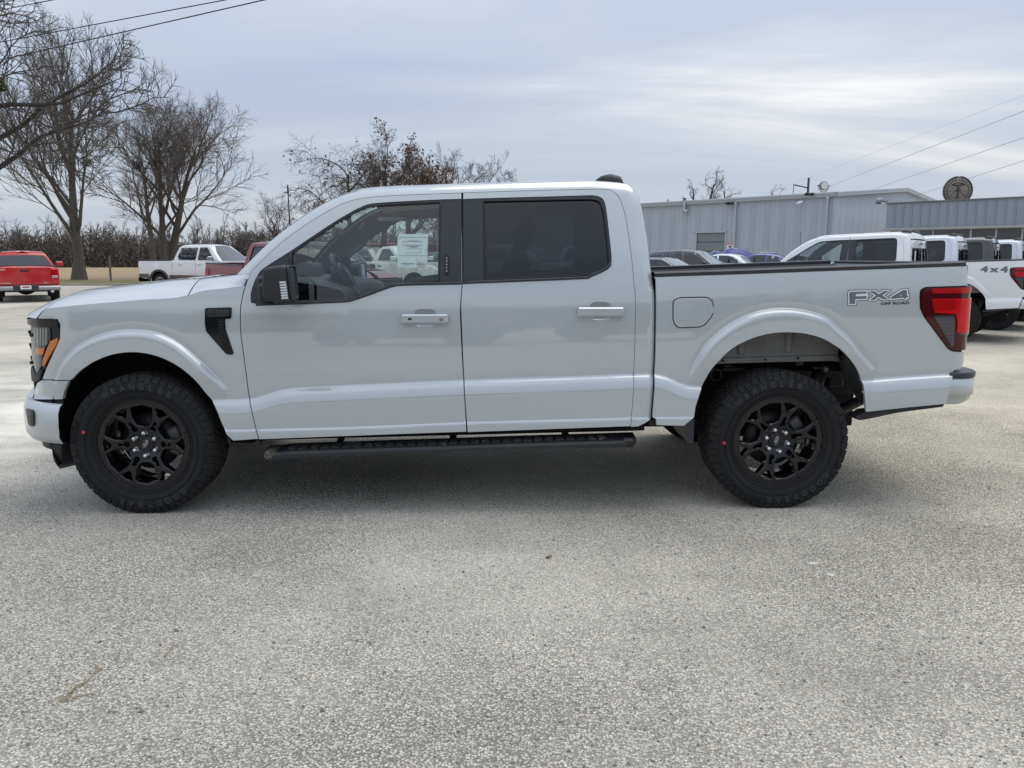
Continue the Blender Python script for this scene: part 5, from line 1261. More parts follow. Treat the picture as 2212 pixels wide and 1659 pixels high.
    ax = MB().lathe([(-.80,.05),(-.25,.055),(-.12,.14),(0,.17),(.12,.14),(.25,.055),(.80,.05)], 'y', 12, (xw[1],0,.40)); ax.bbox((-2.7,-.5,.52),(2.5,-.40,.62),.02).bbox((-2.7,.40,.52),(2.5,.5,.62),.02).bbox((-2.8,-.42,.42),(-2.6,.42,.55),.03); ax.build('underframe', [M_FRAME], root)
    add_wheels(root, xw, w0-.015, wr, swap={'wheel_gloss_black': mat('alloy_silver', (.42,.43,.44), .35, .8)})
    return root
# ================================================================== THE SETTING
def rise(x, y): return .17*sstep(30, 38, y)*sstep(-2, 7, x)
def gmat():
    m = bpy.data.materials.new('chip_seal'); m.use_nodes = True; nt = m.node_tree; b = nt.nodes['Principled BSDF']; b.inputs['Roughness'].default_value = .92; b.inputs['Specular IOR Level'].default_value = .25
    N = lambda t, **k: (lambda n: [setattr(n, a, v) for a, v in k.items()] and n or n)(nt.nodes.new(t))
    L = nt.links.new
    tc = N('ShaderNodeTexCoord'); obj = tc.outputs['Object']
    def noise(scale, det=4, rough=.55, stretch=None, seed=0.0):
        mpn = N('ShaderNodeMapping'); mpn.inputs['Location'].default_value = (seed, seed*.7, 0); L(obj, mpn.inputs[0])
        if stretch: mpn.inputs['Scale'].default_value = stretch
        n = N('ShaderNodeTexNoise'); n.inputs['Scale'].default_value = scale; n.inputs['Detail'].default_value = det; n.inputs['Roughness'].default_value = rough; L(mpn.outputs[0], n.inputs['Vector']); return n.outputs[0]
    def rng(src, a, b_, c=0.0, d=1.0):
        r = N('ShaderNodeMapRange'); r.inputs[1].default_value = a; r.inputs[2].default_value = b_; r.inputs[3].default_value = c; r.inputs[4].default_value = d; L(src, r.inputs[0]); return r.outputs[0]
    def mix(f, a, c, mode='MIX'):
        x = N('ShaderNodeMixRGB', blend_type=mode)
        if isinstance(f, float): x.inputs[0].default_value = f
        else: L(f, x.inputs[0])
        for i, q in ((1, a), (2, c)):
            if isinstance(q, tuple): x.inputs[i].default_value = (*q, 1)
            else: L(q, x.inputs[i])
        return x.outputs[0]
    def math_(op, a, c):
        x = N('ShaderNodeMath', operation=op)
        for i, q in ((0, a), (1, c)):
            if isinstance(q, (int, float)): x.inputs[i].default_value = q
            else: L(q, x.inputs[i])
        return x.outputs[0]
    vor = N('ShaderNodeTexVoronoi'); vor.inputs['Scale'].default_value = 106; vor.inputs['Randomness'].default_value = 1
    wob = N('ShaderNodeMixRGB', blend_type='ADD'); wob.inputs[0].default_value = .006
    nz = N('ShaderNodeTexNoise'); nz.inputs['Scale'].default_value = 60; L(obj, nz.inputs['Vector']); L(obj, wob.inputs[1]); L(nz.outputs['Color'], wob.inputs[2]); L(wob.outputs[0], vor.inputs['Vector'])
    sepc = N('ShaderNodeSeparateColor'); L(vor.outputs['Color'], sepc.inputs[0])
    ramp = N('ShaderNodeValToRGB'); cr_ = ramp.color_ramp; cr_.elements[0].position = 0; cr_.elements[0].color = (.22,.214,.202,1); cr_.elements[1].position = 1; cr_.elements[1].color = (.86,.84,.80,1)
    for p, c in ((.25,(.38,.37,.35)),(.55,(.52,.507,.482)),(.85,(.72,.70,.665)),(.93,(.66,.58,.48))): e = cr_.elements.new(p); e.color = (*c, 1)
    L(sepc.outputs[0], ramp.inputs[0])
    gap = rng(vor.outputs['Distance'], .34, .70)                     # joints between stones: the shade down in them is put into the colour
    stone = mix(gap, ramp.outputs[0], (.13,.127,.12))
    binder = rng(noise(.42, 5, .62, None, 3.1), .42, .60)            # where fines fill the stones
    fines = mix(rng(noise(160, 2), .3, .7), (.38,.37,.35), (.52,.505,.48))
    c = mix(math_('MULTIPLY', binder, .45), stone, fines)
    # second, smaller grit
    v2 = N('ShaderNodeTexVoronoi'); v2.inputs['Scale'].default_value = 210; L(obj, v2.inputs['Vector']); s2 = N('ShaderNodeSeparateColor'); L(v2.outputs['Color'], s2.inputs[0])
    c = mix(.20, c, mix(s2.outputs[0], (.20,.195,.187), (.64,.622,.59)))
    sp = N('ShaderNodeSeparateXYZ'); L(obj, sp.inputs[0])
    # warmer and dustier to the right and beyond, pale stone dust to the left
    warm = math_('MULTIPLY', rng(sp.outputs[0], -1.0, 4.5), rng(sp.outputs[1], 2.5, 7.0, .30, 1.0))
    c = mix(math_('MULTIPLY', warm, .75), c, mix(1.0, c, (1.26,1.19,1.03), 'MULTIPLY'))
    pale = math_('MULTIPLY', rng(sp.outputs[0], -2.0, -4.2), rng(sp.outputs[1], 4.2, 5.6)); pale = math_('MULTIPLY', pale, rng(noise(.55, 4, .6, (1,1.6,1), 9.0), .35, .55)); pale = math_('MULTIPLY', pale, rng(sp.outputs[1], 14, 10))
    c = mix(math_('MULTIPLY', pale, .92), c, (.74,.73,.70))
    # far lot: worn patches drawn out along the road
    far = rng(sp.outputs[1], 7.0, 11.0)
    band = rng(noise(.30, 5, .6, (.30,1.0,1), 5.0), .40, .62)
    c = mix(math_('MULTIPLY', far, .72), c, mix(band, (.54,.51,.465), (.40,.385,.355)))
    big = rng(noise(.16, 4, .55, None, 1.7), .30, .72, .93, 1.07)
    cm = N('ShaderNodeVectorMath', operation='SCALE'); L(c, cm.inputs[0]); L(big, cm.inputs['Scale'])
    st = math_('MULTIPLY', rng(noise(1.3, 5, .65, None, 7.7), .60, .72, 1.0, .84), rng(noise(.75, 5, .6, (1,1.5,1), 13.0), .38, .62, .90, 1.09)); cm2 = N('ShaderNodeVectorMath', operation='SCALE'); L(cm.outputs[0], cm2.inputs[0]); L(st, cm2.inputs['Scale'])
    L(mix(1.0, cm2.outputs[0], (1.30,1.265,1.165), 'MULTIPLY'), b.inputs['Base Color'])
    hgt = math_('MULTIPLY', rng(vor.outputs['Distance'], .0, .8, 1.0, .0), rng(binder, 0, 1, 1.0, .45)); h2 = math_('ADD', hgt, math_('MULTIPLY', v2.outputs['Distance'], -.35)); h3 = math_('ADD', h2, math_('MULTIPLY', noise(5, 4), .8))
    bp = N('ShaderNodeBump'); bp.inputs['Strength'].default_value = .85; bp.inputs['Distance'].default_value = .011; L(h3, bp.inputs['Height']); L(bp.outputs[0], b.inputs['Normal'])
    return m
KY = 41.0
# one far sheet out to the horizon: dry winter grassland
M_FIELD = mat('dry_field', (.36,.27,.155), .95, bump=(3,.4,.05), var=(.12,(.27,.205,.12),.42,.62,(.4,1.6,1)))
MB().add([(-1500,-1500,-.03),(1500,-1500,-.03),(1500,1800,-.03),(-1500,1800,-.03)], [(0,1,2,3)]).build('ground', [M_FIELD]); tag(bpy.data.objects['ground'], kind='structure', label='dry tan winter field running out to the wood')
xs = np.unique(np.concatenate((np.linspace(-90,-12,14), np.linspace(-12,12,25), np.linspace(12,90,20)))); ys = np.unique(np.concatenate((np.linspace(-60,0,7), np.linspace(0,KY,42))))
X_, Y_ = np.meshgrid(xs, ys, indexing='ij'); Gl = np.stack((X_, Y_, rise(X_, Y_)), -1)
lot = MB().grid(Gl).build('parking_lot', [gmat()]); tag(lot, kind='structure', label='worn chip seal parking lot of grey gravel')
xs2 = np.linspace(2, 90, 30); ys2 = np.linspace(KY, 95, 20); X_, Y_ = np.meshgrid(xs2, ys2, indexing='ij')
lot2 = MB().grid(np.stack((X_, Y_, rise(X_, Y_)-.0), -1)).build('back_lot', [lot.data.materials[0]]); tag(lot2, kind='structure', label='gravel yard behind and beside the grey metal building')
M_KERB = mat('kerb_concrete', (.36,.345,.32), .9, bump=(12,.3,.01), var=(1.2,(.27,.26,.24),.4,.65))
kb = MB(); 
for i in range(30):
    x = -88+i*3.0; kb.bbox((x+.01,KY-.10,-.02), (x+2.99,KY+.10,.10+.012*math.sin(i*2.1)), .02)
kb.build('kerb', [M_KERB]); tag(bpy.data.objects['kerb'], kind='structure', label='low concrete kerb between the lot and the verge')
M_VERGE = mat('verge_grass', (.115,.12,.045), .95, bump=(20,.6,.03), var=(.5,(.22,.18,.085),.42,.62))
MB().grid(np.array([[(x, y, .06*sstep(KY+.1,KY+1,y)) for y in np.linspace(KY+.1, KY+8.5, 7)] for x in np.linspace(-90, 2, 24)])).build('verge', [M_VERGE]); tag(bpy.data.objects['verge'], kind='structure', label='greenish grass verge beyond the kerb')
# fast quad meshes
def quadmesh(name, V, F, mats, parent=None, mi=None, smooth=True):
    me = bpy.data.meshes.new(name); V = np.asarray(V, np.float32).reshape(-1,3); F = np.asarray(F, np.int32); k = F.shape[1]
    me.vertices.add(len(V)); me.vertices.foreach_set('co', V.ravel()); me.loops.add(F.size); me.loops.foreach_set('vertex_index', F.ravel()); me.polygons.add(len(F)); me.polygons.foreach_set('loop_start', np.arange(len(F), dtype=np.int32)*k)
    if mi is not None: me.polygons.foreach_set('material_index', np.asarray(mi, np.int32))
    me.polygons.foreach_set('use_smooth', np.full(len(F), smooth))
    for m in (mats if isinstance(mats, (list, tuple)) else [mats]): me.materials.append(m)
    me.update(calc_edges=True); return link(name, me, parent)
# loose stones and grit near the camera
g = np.random.default_rng(5)
n = 26000
py_ = 1.3+4.2*g.random(n)**1.15; px_ = (g.random(n)*2-1)*(.62*py_+.9)
sz = (.0022+.0042*g.random(n)**2.2)*np.where(g.random(n) < .02, 1.7, 1)
oct_ = np.array([(1,0,0),(0,1,0),(-1,0,0),(0,-1,0),(0,0,1),(0,0,-1)], float); of = np.array([(0,1,4),(1,2,4),(2,3,4),(3,0,4),(1,0,5),(2,1,5),(3,2,5),(0,3,5)])
a = g.random(n)*6.28; ca, sa = np.cos(a), np.sin(a); sc = sz[:,None]*np.stack((.8+.6*g.random(n), .7+.5*g.random(n), .5+.3*g.random(n)), 1)
v = oct_[None]*sc[:,None,:]*(1+.35*(g.random((n,6,1))-.5)); v = np.stack((v[...,0]*ca[:,None]-v[...,1]*sa[:,None], v[...,0]*sa[:,None]+v[...,1]*ca[:,None], v[...,2]), -1)+np.stack((px_, py_, sz*.30), 1)[:,None,:]
F = (of[None]+6*np.arange(n)[:,None,None]).reshape(-1,3)
gv = quadmesh('gravel', v, F, [mat('stone_light', (.50,.495,.48), .85), mat('stone_mid', (.34,.337,.33), .85), mat('stone_dark', (.16,.16,.16), .8), mat('stone_tan', (.42,.35,.27), .85)], mi=np.repeat(g.choice(4, n, p=[.42,.36,.18,.04]), 8), smooth=False); tag(gv, kind='stuff', label='small loose grey stones scattered over the near ground')
# ------------------------------------------------------------------ metal workshop
M_WALL = mat('blue_grey_sheet', (.45,.49,.535), .55, var=(1.6,(.34,.375,.42),.45,.75,(1,1.3,.06)), bump=(30,.06,.004))
M_WALL2 = mat('pale_sheet', (.56,.60,.645), .5, var=(1.6,(.47,.505,.55),.45,.75,(1,1,.06)))
M_WTRIM = mat('sheet_trim', (.46,.48,.50), .5)
M_DOORP = mat('roller_door_grey', (.23,.25,.27), .5, var=(2,(.18,.20,.22),.4,.7))
BC = np.array((17.6, 43.0)); BZ = .17
WS = empty('metal_workshop', (BC[0], BC[1], BZ), math.pi/4); tag(WS, 'long blue grey corrugated metal workshop with a small roller door', 'building')
s45 = math.sqrt(.5)
def onwall(px, py, org, u, nrm):
    """pixel -> (distance along the wall, height) on a vertical wall through org"""
    d = ray(px, py); o = np.array((0,0,CAM_H)); t = ((org[0]-o[0])*nrm[0]+(org[1]-o[1])*nrm[1])/(d[0]*nrm[0]+d[1]*nrm[1]); p = o+d*t
    return (p[0]-org[0])*u[0]+(p[1]-org[1])*u[1], p[2]-BZ
uW, nW = (-s45, s45), (-s45, -s45); uG, nG = (s45, s45), (s45, -s45)
EH, PK = onwall(1783, 419.5, BC, uW, nW)[1], None
LW, LG = 34.0, 21.0; PK = EH+.86
def ribpanel(w, z0, z1, pitch, dep, top=None):
    xs_ = []; k = int(round(w/pitch))
    for i in range(k): x = i*pitch; xs_ += [(x, 0), (x+pitch*.55, 0), (x+pitch*.66, dep), (x+pitch*.88, dep), (x+pitch*.99, 0)]
    xs_.append((w, 0)); return [(x, d, z0, top(x) if top else z1) for x, d in xs_]
def wallpanel(parent, name, w, prof, place, m, mesh=None):
    if mesh is None:
        mb = MB(); mb.grid(np.array([[(x, -d, z0), (x, -d, z1)] for x, d, z0, z1 in prof]), smooth=False, flip=True); mesh = mb.mesh(name, m)
    o = link(name, mesh, parent); o.location = place[0]; o.rotation_euler = (0, 0, place[1]); return mesh
# long wall: plane x=0 of the frame, runs along +y ; panel frame x runs along the wall (facing -y of the panel)
da, dz = onwall(1506, 503, BC, uW, nW); db, dz2 = onwall(1567, 503, BC, uW, nW); d0, d1 = min(da, db), max(da, db); DH = (dz+dz2)/2
pw = .92; me = None; mdoor = None; N_ = int(LW/pw)
for i in range(N_):
    y1 = (i+1)*pw; y0 = i*pw
    z0 = DH+.05 if (y0 < d1-.1 and y1 > d0+.1) else 0.0
    p = ribpanel(pw, z0, EH, .307, .030)
    if z0: mdoor = wallpanel(WS, 'wall_panel', pw, p, ((0, y1, 0), -math.pi/2), [M_WALL], mdoor)
    else: me = wallpanel(WS, 'wall_panel', pw, p, ((0, y1, 0), -math.pi/2), [M_WALL], me)
k0, k1 = math.floor((d0+.1)/pw)*pw, math.ceil((d1-.1)/pw)*pw
fl = MB(); fl.add([(-.002,k0,0),(-.002,d0,0),(-.002,d0,DH+.06),(-.002,k0,DH+.06),(-.002,d1,0),(-.002,k1,0),(-.002,k1,DH+.06),(-.002,d1,DH+.06)], [(0,1,2,3),(4,5,6,7)], 0, False); fl.build('door_side_sheet', [M_WALL], WS)
# gable wall in narrow pale ribs
NG = int(LG/pw)
for i in range(NG):
    x0 = i*pw; zt_ = lambda x, x0=x0: EH+(PK-EH)*(1-abs(x0+x-LG/2)/(LG/2)); mb = MB(); pr_ = ribpanel(pw, 0, 0, .153, .022, zt_); mb.grid(np.array([[(x, -d, z0), (x, -d, z1)] for x, d, z0, z1 in pr_]), smooth=False, flip=True); o = mb.build('gable_panel', [M_WALL2], WS); o.location = (x0, 0, 0)
MB().add([(-.25,-.25,EH-.02),(LG/2,-.25,PK+.0),(LG/2,LW,PK),(-.25,LW,EH-.02),(LG+.25,-.25,EH-.02),(LG+.25,LW,EH-.02)], [(0,1,2,3),(1,4,5,2)], 0, False).build('roof', [mat('roof_sheet', (.50,.52,.54), .5)], WS)
gt = MB().bbox((-.20,-.22,EH-.16), (.0,LW,EH+.10), .02); gt.build('gutter', [M_WTRIM], WS)
for a, b in (((-.24,EH),(LG/2,PK+.02)), ((LG/2,PK+.02),(LG+.24,EH))):
    MB().add([(a[0],-.24,a[1]-.16),(b[0],-.24,b[1]-.16),(b[0],-.24,b[1]+.06),(a[0],-.24,a[1]+.06),(a[0],.0,a[1]-.16),(b[0],.0,b[1]-.16),(b[0],.0,b[1]+.06),(a[0],.0,a[1]+.06)], [(0,1,2,3),(0,4,5,1),(3,2,6,7)], 0, False).build('verge_trim', [M_WTRIM], WS)
MB().add([(LG,0,0),(LG,LW,0),(LG,LW,EH),(LG,0,EH),(0,LW,0),(0,LW,EH)], [(0,1,2,3),(1,4,5,2)], 0, False).build('back_wall', [M_WALL], WS)
MB().bbox((-.06,-.06,0), (.05,.05,EH-.1), .01).build('corner_trim', [M_WTRIM], WS)
def downpipe(yl):
    MB().bbox((-.17,yl-.06,.0), (-.05,yl+.06,EH-.12), .012).bbox((-.20,yl-.09,EH-.30), (-.03,yl+.09,EH-.10), .02).bbox((-.18,yl-.075,2.9), (-.04,yl+.075,2.96), .01).build('downpipe', [M_WTRIM], WS)
downpipe(onwall(1591, 450, BC, uW, nW)[0]); downpipe(.35)
# roller door: frame and five panels, two with windows
MB().bbox((-.06,d0-.10,0), (.02,d0,DH+.08), .01).bbox((-.06,d1,0), (.02,d1+.10,DH+.08), .01).bbox((-.06,d0-.10,DH), (.02,d1+.10,DH+.12), .01).build('door_frame', [M_WTRIM], WS)
for i in range(5):
    z0, z1 = DH*i/5, DH*(i+1)/5; p_ = MB().bbox((.02,d0,z0+.012), (.07,d1,z1-.012), .02).build('door_panel', [M_DOORP], WS)
    if i == 3 or i == 2:
        pass
    if i == 2:
        for t in (.26, .74):
            c = d0+(d1-d0)*t; MB().bbox((.005,c-.36,z0+.18), (.03,c+.36,z1-.18), .03).build('door_window', [M_DGLASS], p_)
        MB().bbox((.008,(d0+d1)/2-.26,z0+.14), (.03,(d0+d1)/2+.26,z1-.14), .02).build('door_plate', [mat('plate_grey', (.32,.34,.35), .6)], p_)
# vent pipe with elbow on the wall
ya, za = onwall(1482, 455, BC, uW, nW)
MB().tube([(-.22,ya,EH+.25),(-.22,ya,za+.15),(-.28,ya-.05,za-.05),(-.42,ya-.35,za-.10)], .11, 10).lathe([(EH+.25,.20),(EH+.42,.02)], 'z', 10, (-.22,ya,0)).build('vent_pipe', [mat('galvanised', (.40,.42,.43), .4, .5)], WS)
# ------------------------------------------------------------------ things on the workshop
def wallpos(px, py, out=.1):
    a, z = onwall(px, py, BC, uW, nW); return np.array((BC[0]+uW[0]*a+nW[0]*out, BC[1]+uW[1]*a+nW[1]*out, z+BZ))
p = wallpos(1578.5, 535.5, .06); sg = empty('warning_sign', p, math.pi/4); tag(sg, 'red and white camera warning sign beside the roller door', 'sign')
MB().bbox((-.02,-.24,-.36), (.0,.24,.36), .004).build('sign_plate', [M_WHITE], sg)
MR = mat('sign_red', (.45,.06,.06), .5)
MB().bbox((-.026,-.22,.20), (-.018,.22,.34), .003).build('red_panel', [MR], sg); MB().bbox((-.026,-.22,-.34), (-.018,.22,-.08), .003).build('red_panel', [MR], sg)
MB().bbox((-.026,-.10,.02), (-.018,.09,.12), .01).bbox((-.026,.03,-.03), (-.018,.09,.05), .01).bbox((-.026,-.02,-.05), (-.018,.0,.03), .002).build('camera_picture', [M_BLK], sg)
for z, t, s_ in ((.27,'WARNING',.085),(-.15,'VIDEO',.07),(-.25,'SURVEILLANCE',.045)):
    v, f = textmesh(t, s_, .002); MB().add(np.stack((np.full(len(v), -.0275), -v[:,0], v[:,1]+z), 1), f, 0, False).build('sign_text', [M_WHITE], sg)
p = wallpos(1737, 437, .25); cm_ = empty('security_camera', p, math.pi/4); tag(cm_, 'white bullet camera under the eaves at the corner end of the workshop wall', 'camera')
MB().tube([(-.25,.18,-.08),(.06,-.02,.03)], [.075,.075], 10).build('camera_body', [M_WHITE], cm_); MB().tube([(.06,0,.03),(.25,0,.08)], .025, 6).build('bracket', [M_WTRIM], cm_)
for px, py, lb in ((1582, 441, 'twin black floodlight on the eaves above the sign and downpipe'), (1754, 421, 'twin black floodlight on the eaves near the building corner')):
    p = wallpos(px, py, .25); f_ = empty('floodlight', p, math.pi/4); tag(f_, lb, 'floodlight', 'floodlights on the eaves')
    MB().bbox((-.14,-.22,-.05), (.06,-.02,.09), .03).build('lamp_head', [M_BLK], f_); MB().bbox((-.14,.06,-.03), (.06,.26,.11), .03).build('lamp_head', [M_BLK], f_); MB().tube([(.0,-.12,.02),(.12,0,-.02),(.0,.16,.03)], .02, 6).build('bracket', [M_BLK], f_)
# round roof lamp in its yoke
p = at(1778, 417, 44.0); p[2] = EH+BZ+.10; zc_ = at(1778, 401.5, 44.0)[2]; rl_ = empty('roof_lamp', p, math.radians(12)); tag(rl_, 'round white faced stadium lamp in a yoke on the roof corner', 'lamp')
h_ = zc_-p[2]
MB().lathe([(-.10,.0001),(-.10,.21),(-.07,.25),(.04,.25),(.14,.12),(.16,.0001)], 'y', 22, (0,0,h_)).build('lamp_body', [mat('lamp_grey', (.20,.21,.22), .5)], rl_)
MB().lathe([(-.104,.0001),(-.104,.205)], 'y', 22, (0,0,h_)).build('lamp_face', [mat('lamp_face', (.72,.70,.66), .35)], rl_)
a = np.linspace(math.pi*1.08, math.pi*1.92, 14); MB().tube(np.stack((.33*np.cos(a), 0*a, h_+.33*np.sin(a)), 1), .025, 6).tube([(0,0,0),(0,0,h_-.32)], .05, 6).bbox((-.37,-.03,h_-.05),(-.24,.03,h_+.05),.01).bbox((.24,-.03,h_-.05),(.37,.03,h_+.05),.01).bbox((-.20,-.12,-.05),(.20,.12,.03),.02).build('yoke', [mat('lamp_grey', (.20,.21,.22), .5)], rl_)
# pole with a side arm behind the roof
p = at(1742, 470, 50.0); pz = at(1742, 390, 50.0)[2]; a_ = at(1714, 405, 50.0); up = empty('utility_mast', (p[0], p[1], .17)); tag(up, 'thin dark mast with a side arm rising behind the workshop roof', 'mast')
MB().tube([(0,0,0),(0,0,pz)], .075, 8).build('mast_pole', [M_FRAME], up); MB().tube([(0,0,at(1742,412,50)[2]),(a_[0]-p[0],0,a_[2])], .04, 6).tube([(a_[0]-p[0],0,a_[2]+.03),(a_[0]-p[0],0,a_[2]-.6)], .02, 5).build('side_arm', [M_FRAME], up)
# ------------------------------------------------------------------ showroom with ribbed fascia
FL = at(1917, 441, 39.6); SO = np.array((FL[0], FL[1])); SR = empty('showroom', (SO[0], SO[1], BZ), -math.pi/4); tag(SR, 'low showroom with ribbed grey fascia over dark shop windows', 'building')
uS, nS = (s45, -s45), (-s45, -s45)
zt_f = at(1917, 441, 39.6)[2]-BZ; zb_f = at(1917, 493, 39.6)[2]-BZ
M_FASC = mat('fascia_sheet', (.30,.34,.39), .5, var=(.9,(.25,.285,.33),.4,.7,(1,1,.2)))
LS = 17.0; fw = .40; mf = None
for i in range(int(LS/fw)):
    if mf is None:
        mb = MB(); mb.add([(0.02,0,zb_f),(fw-.02,0,zb_f),(fw-.02,0,zt_f),(.02,0,zt_f)], [(0,1,2,3)], 0, False); mb.bbox((fw-.03,-.055,zb_f), (fw+.012,.0,zt_f), .008); mb.add([(-.02,.002,zb_f),(.02,.0,zb_f),(.02,.0,zt_f),(-.02,.002,zt_f)], [(0,1,2,3)], 0, False); mf = mb.mesh('fascia_panel', [M_FASC])
    o = link('fascia_panel', mf, SR); o.location = (i*fw, 0, 0)
me_r = None
for i in range(12):
    if me_r is None:
        mb = MB(); mb.add([(0,.0,zb_f),(0,fw,zb_f),(0,fw,zt_f),(0,0,zt_f)], [(3,2,1,0)], 0, False); mb.bbox((-.05,fw-.03,zb_f), (.0,fw+.01,zt_f), .008); me_r = mb.mesh('return_panel', [M_FASC])
    o = link('return_panel', me_r, SR); o.location = (0, i*fw, 0)
MB().bbox((-.06,-.07,zt_f), (LS,.10,zt_f+.07), .01).build('fascia_cap', [mat('cap_dark', (.14,.15,.16), .5)], SR)
MB().bbox((-.08,-.10,zb_f-.13), (LS,.25,zb_f), .02).build('fascia_sill', [mat('sill_beige', (.36,.36,.34), .6)], SR)
MB().add([(0,0.1,zb_f-.01),(LS,.1,zb_f-.01),(LS,5,zb_f-.01),(0,5,zb_f-.01),(0,.1,zt_f),(LS,.1,zt_f),(LS,12,zt_f-.1),(0,12,zt_f-.1)], [(0,1,2,3),(7,6,5,4)], 0, False).build('flat_roof', [mat('roof_felt', (.22,.22,.22), .8)], SR)
mull = sorted(onwall(px, 505, SO, uS, nS)[0] for px in (1977, 2010, 2092, 2147, 2204)); mull = [0.05]+mull+[mull[-1]+1.9, mull[-1]+3.8, mull[-1]+5.7, LS]
M_SHOP = mat('shop_window', (.018,.022,.026), .04, coat=.8, spec=.7); M_SHOPB = mat('shop_window_blue', (.04,.09,.13), .05, coat=.8)
for i, (a, b) in enumerate(zip(mull[:-1], mull[1:])):
    w_ = MB().bbox((a+.04,.42,.55), (b-.04,.46,zb_f-.13), .005).build('shop_window', [M_SHOPB if i in (1,) else (mat('brick_brown', (.16,.10,.075), .85) if i == 0 else M_SHOP)], SR)
    MB().bbox((b-.04,.36,.0), (b+.04,.48,zb_f-.13), .008).build('mullion', [M_WTRIM], SR)
MB().bbox((0,.40,0), (LS,.48,.55), .01).build('stall_riser', [mat('brick_brown', (.16,.10,.075), .85)], SR)
# round roof sign on its post: rim, segments, hub, braces
sp_ = at(2066, 434, 43.0); zc_ = at(2066, 412, 43.0)[2]; rs = empty('round_sign', (sp_[0], sp_[1], BZ+zt_f-.1), math.radians(-6)); tag(rs, 'large round brown disc sign with spokes standing on the showroom roof', 'sign')
h_ = zc_-(BZ+zt_f-.1); rd = .745
M_DISC = mat('disc_tan', (.33,.29,.24), .7, var=(3,(.26,.23,.19),.4,.65)); M_DISCD = mat('disc_brown', (.075,.065,.055), .6)
MB().lathe([(-.06,.0001),(-.06,rd),(.06,rd),(.06,.0001)], 'y', 48, (0,0,h_)).build('disc', [M_DISC], rs)
t = np.linspace(0, 2*math.pi, 49); MB().tube(np.stack((rd*np.cos(t), 0*t-.06, h_+rd*np.sin(t)), 1), .035, 6, cap=False).build('rim', [M_DISCD], rs)
MB().tube(np.stack((.56*np.cos(t), 0*t-.065, h_+.56*np.sin(t)), 1), .014, 5, cap=False).build('inner_ring', [M_DISCD], rs)
for i in range(24):
    a = 2*math.pi*i/24; MB().tube([(.57*math.cos(a), -.065, h_+.57*math.sin(a)), ((rd-.03)*math.cos(a), -.065, h_+(rd-.03)*math.sin(a))], .012, 4).build('segment_bar', [M_DISCD], rs)
MB().bbox((-.05,-.10,-.2), (.05,-.06,h_+.30), .01).bbox((-.30,-.10,h_+.26), (.30,-.062,h_+.32), .01).bbox((-.42,-.10,h_-.60), (.42,-.062,h_-.52), .01).build('post', [M_DISCD], rs)
a = np.linspace(math.radians(25), math.radians(155), 16); MB().tube(np.stack((.38*np.cos(a), 0*a-.075, h_+.22+.20*np.sin(a)), 1), .03, 6).build('wing_arc', [M_DISCD], rs)
for s_ in (-1, 1):
    for a in (-35, 0, 35, 70): c = math.cos(math.radians(a)); MB().tube([(s_*.06, -.068, h_-.02), (s_*.50*c, -.068, h_-.02+.46*math.sin(math.radians(a)))], .010, 4).build('brace', [M_DISCD], rs)
# roof vent and wall box by the fascia
p = at(2010, 437, 42); p[2] = BZ+zt_f-.1; rv = empty('roof_vent', p); tag(rv, 'small mushroom vent on the showroom roof left of the round sign', 'vent'); MB().lathe([(0,.07),(.30,.07)], 'z', 10).build('stack', [M_WTRIM], rv); MB().lathe([(.28,.15),(.36,.13),(.44,.02)], 'z', 12).build('cowl', [M_WTRIM], rv)
gp = onwall(1880, 426, BC, uG, nG); p = np.array((BC[0]+uG[0]*gp[0]+nG[0]*.2, BC[1]+uG[1]*gp[0]+nG[1]*.2, gp[1]+BZ)); wb_ = empty('wall_lantern', at(1898, 433, 42.5)); tag(wb_, 'silver and black wall lantern above the left end of the fascia', 'lamp')
MB().lathe([(-.13,.13),(-.04,.13),(-.03,.15),(.02,.15),(.13,.14),(.14,.06)], 'z', 14).build('lantern_body', [mat('galvanised', (.40,.42,.43), .4, .5)], wb_); MB().lathe([(-.17,.14),(-.12,.15)], 'z', 14).build('lantern_base', [M_BLK], wb_); MB().tube([(0,0,0),(.9,.9,0)], .04, 6).build('bracket', [M_FRAME], wb_)
# ------------------------------------------------------------------ far carport and red shed, seen through the cab
p0, p1 = at(868, 497, 72), at(1010, 488, 66); cpt = empty('carport', (p0[0], p0[1], 0)); tag(cpt, 'metal carport with a pale ribbed roof far behind the cab', 'carport')
q = p1-p0; rfm = MB(); rfm.add([(0,0,p0[2]),(q[0],q[1],p1[2]),(q[0]+1,q[1]+7,p1[2]+.35),(1,7,p0[2]+.35)], [(0,1,2,3)], 0, False); rfm.add([(0,-.01,p0[2]-.35),(q[0],q[1]-.01,p1[2]-.35),(q[0],q[1]-.01,p1[2]+.10),(0,-.01,p0[2]+.10)], [(0,1,2,3)], 0, False); rfm.build('carport_roof', [mat('carport_sheet', (.55,.57,.58), .5)], cpt)
for k in (0.05, .5, .95): MB().tube([(q[0]*k, q[1]*k+.3, 0), (q[0]*k, q[1]*k+.3, p0[2])], .08, 6).build('post', [M_FRAME], cpt)
p0 = at(800, 528, 80); p1 = at(1040, 524, 80); shd = empty('red_shed', (p0[0], 80, 0)); tag(shd, 'long low rust red shed beyond the white trucks seen through the cab', 'building')
MB().bbox((0,0,0), (p1[0]-p0[0],6,p0[2]-.1), .05).build('shed_wall', [mat('rust_red', (.20,.075,.055), .8, var=(.4,(.28,.13,.10),.4,.7))], shd); MB().bbox((-.3,-.4,p0[2]-.1), (p1[0]-p0[0]+.3,6.4,p0[2]+.15), .05).build('shed_roof', [mat('rust_roof', (.26,.15,.12), .7)], shd)
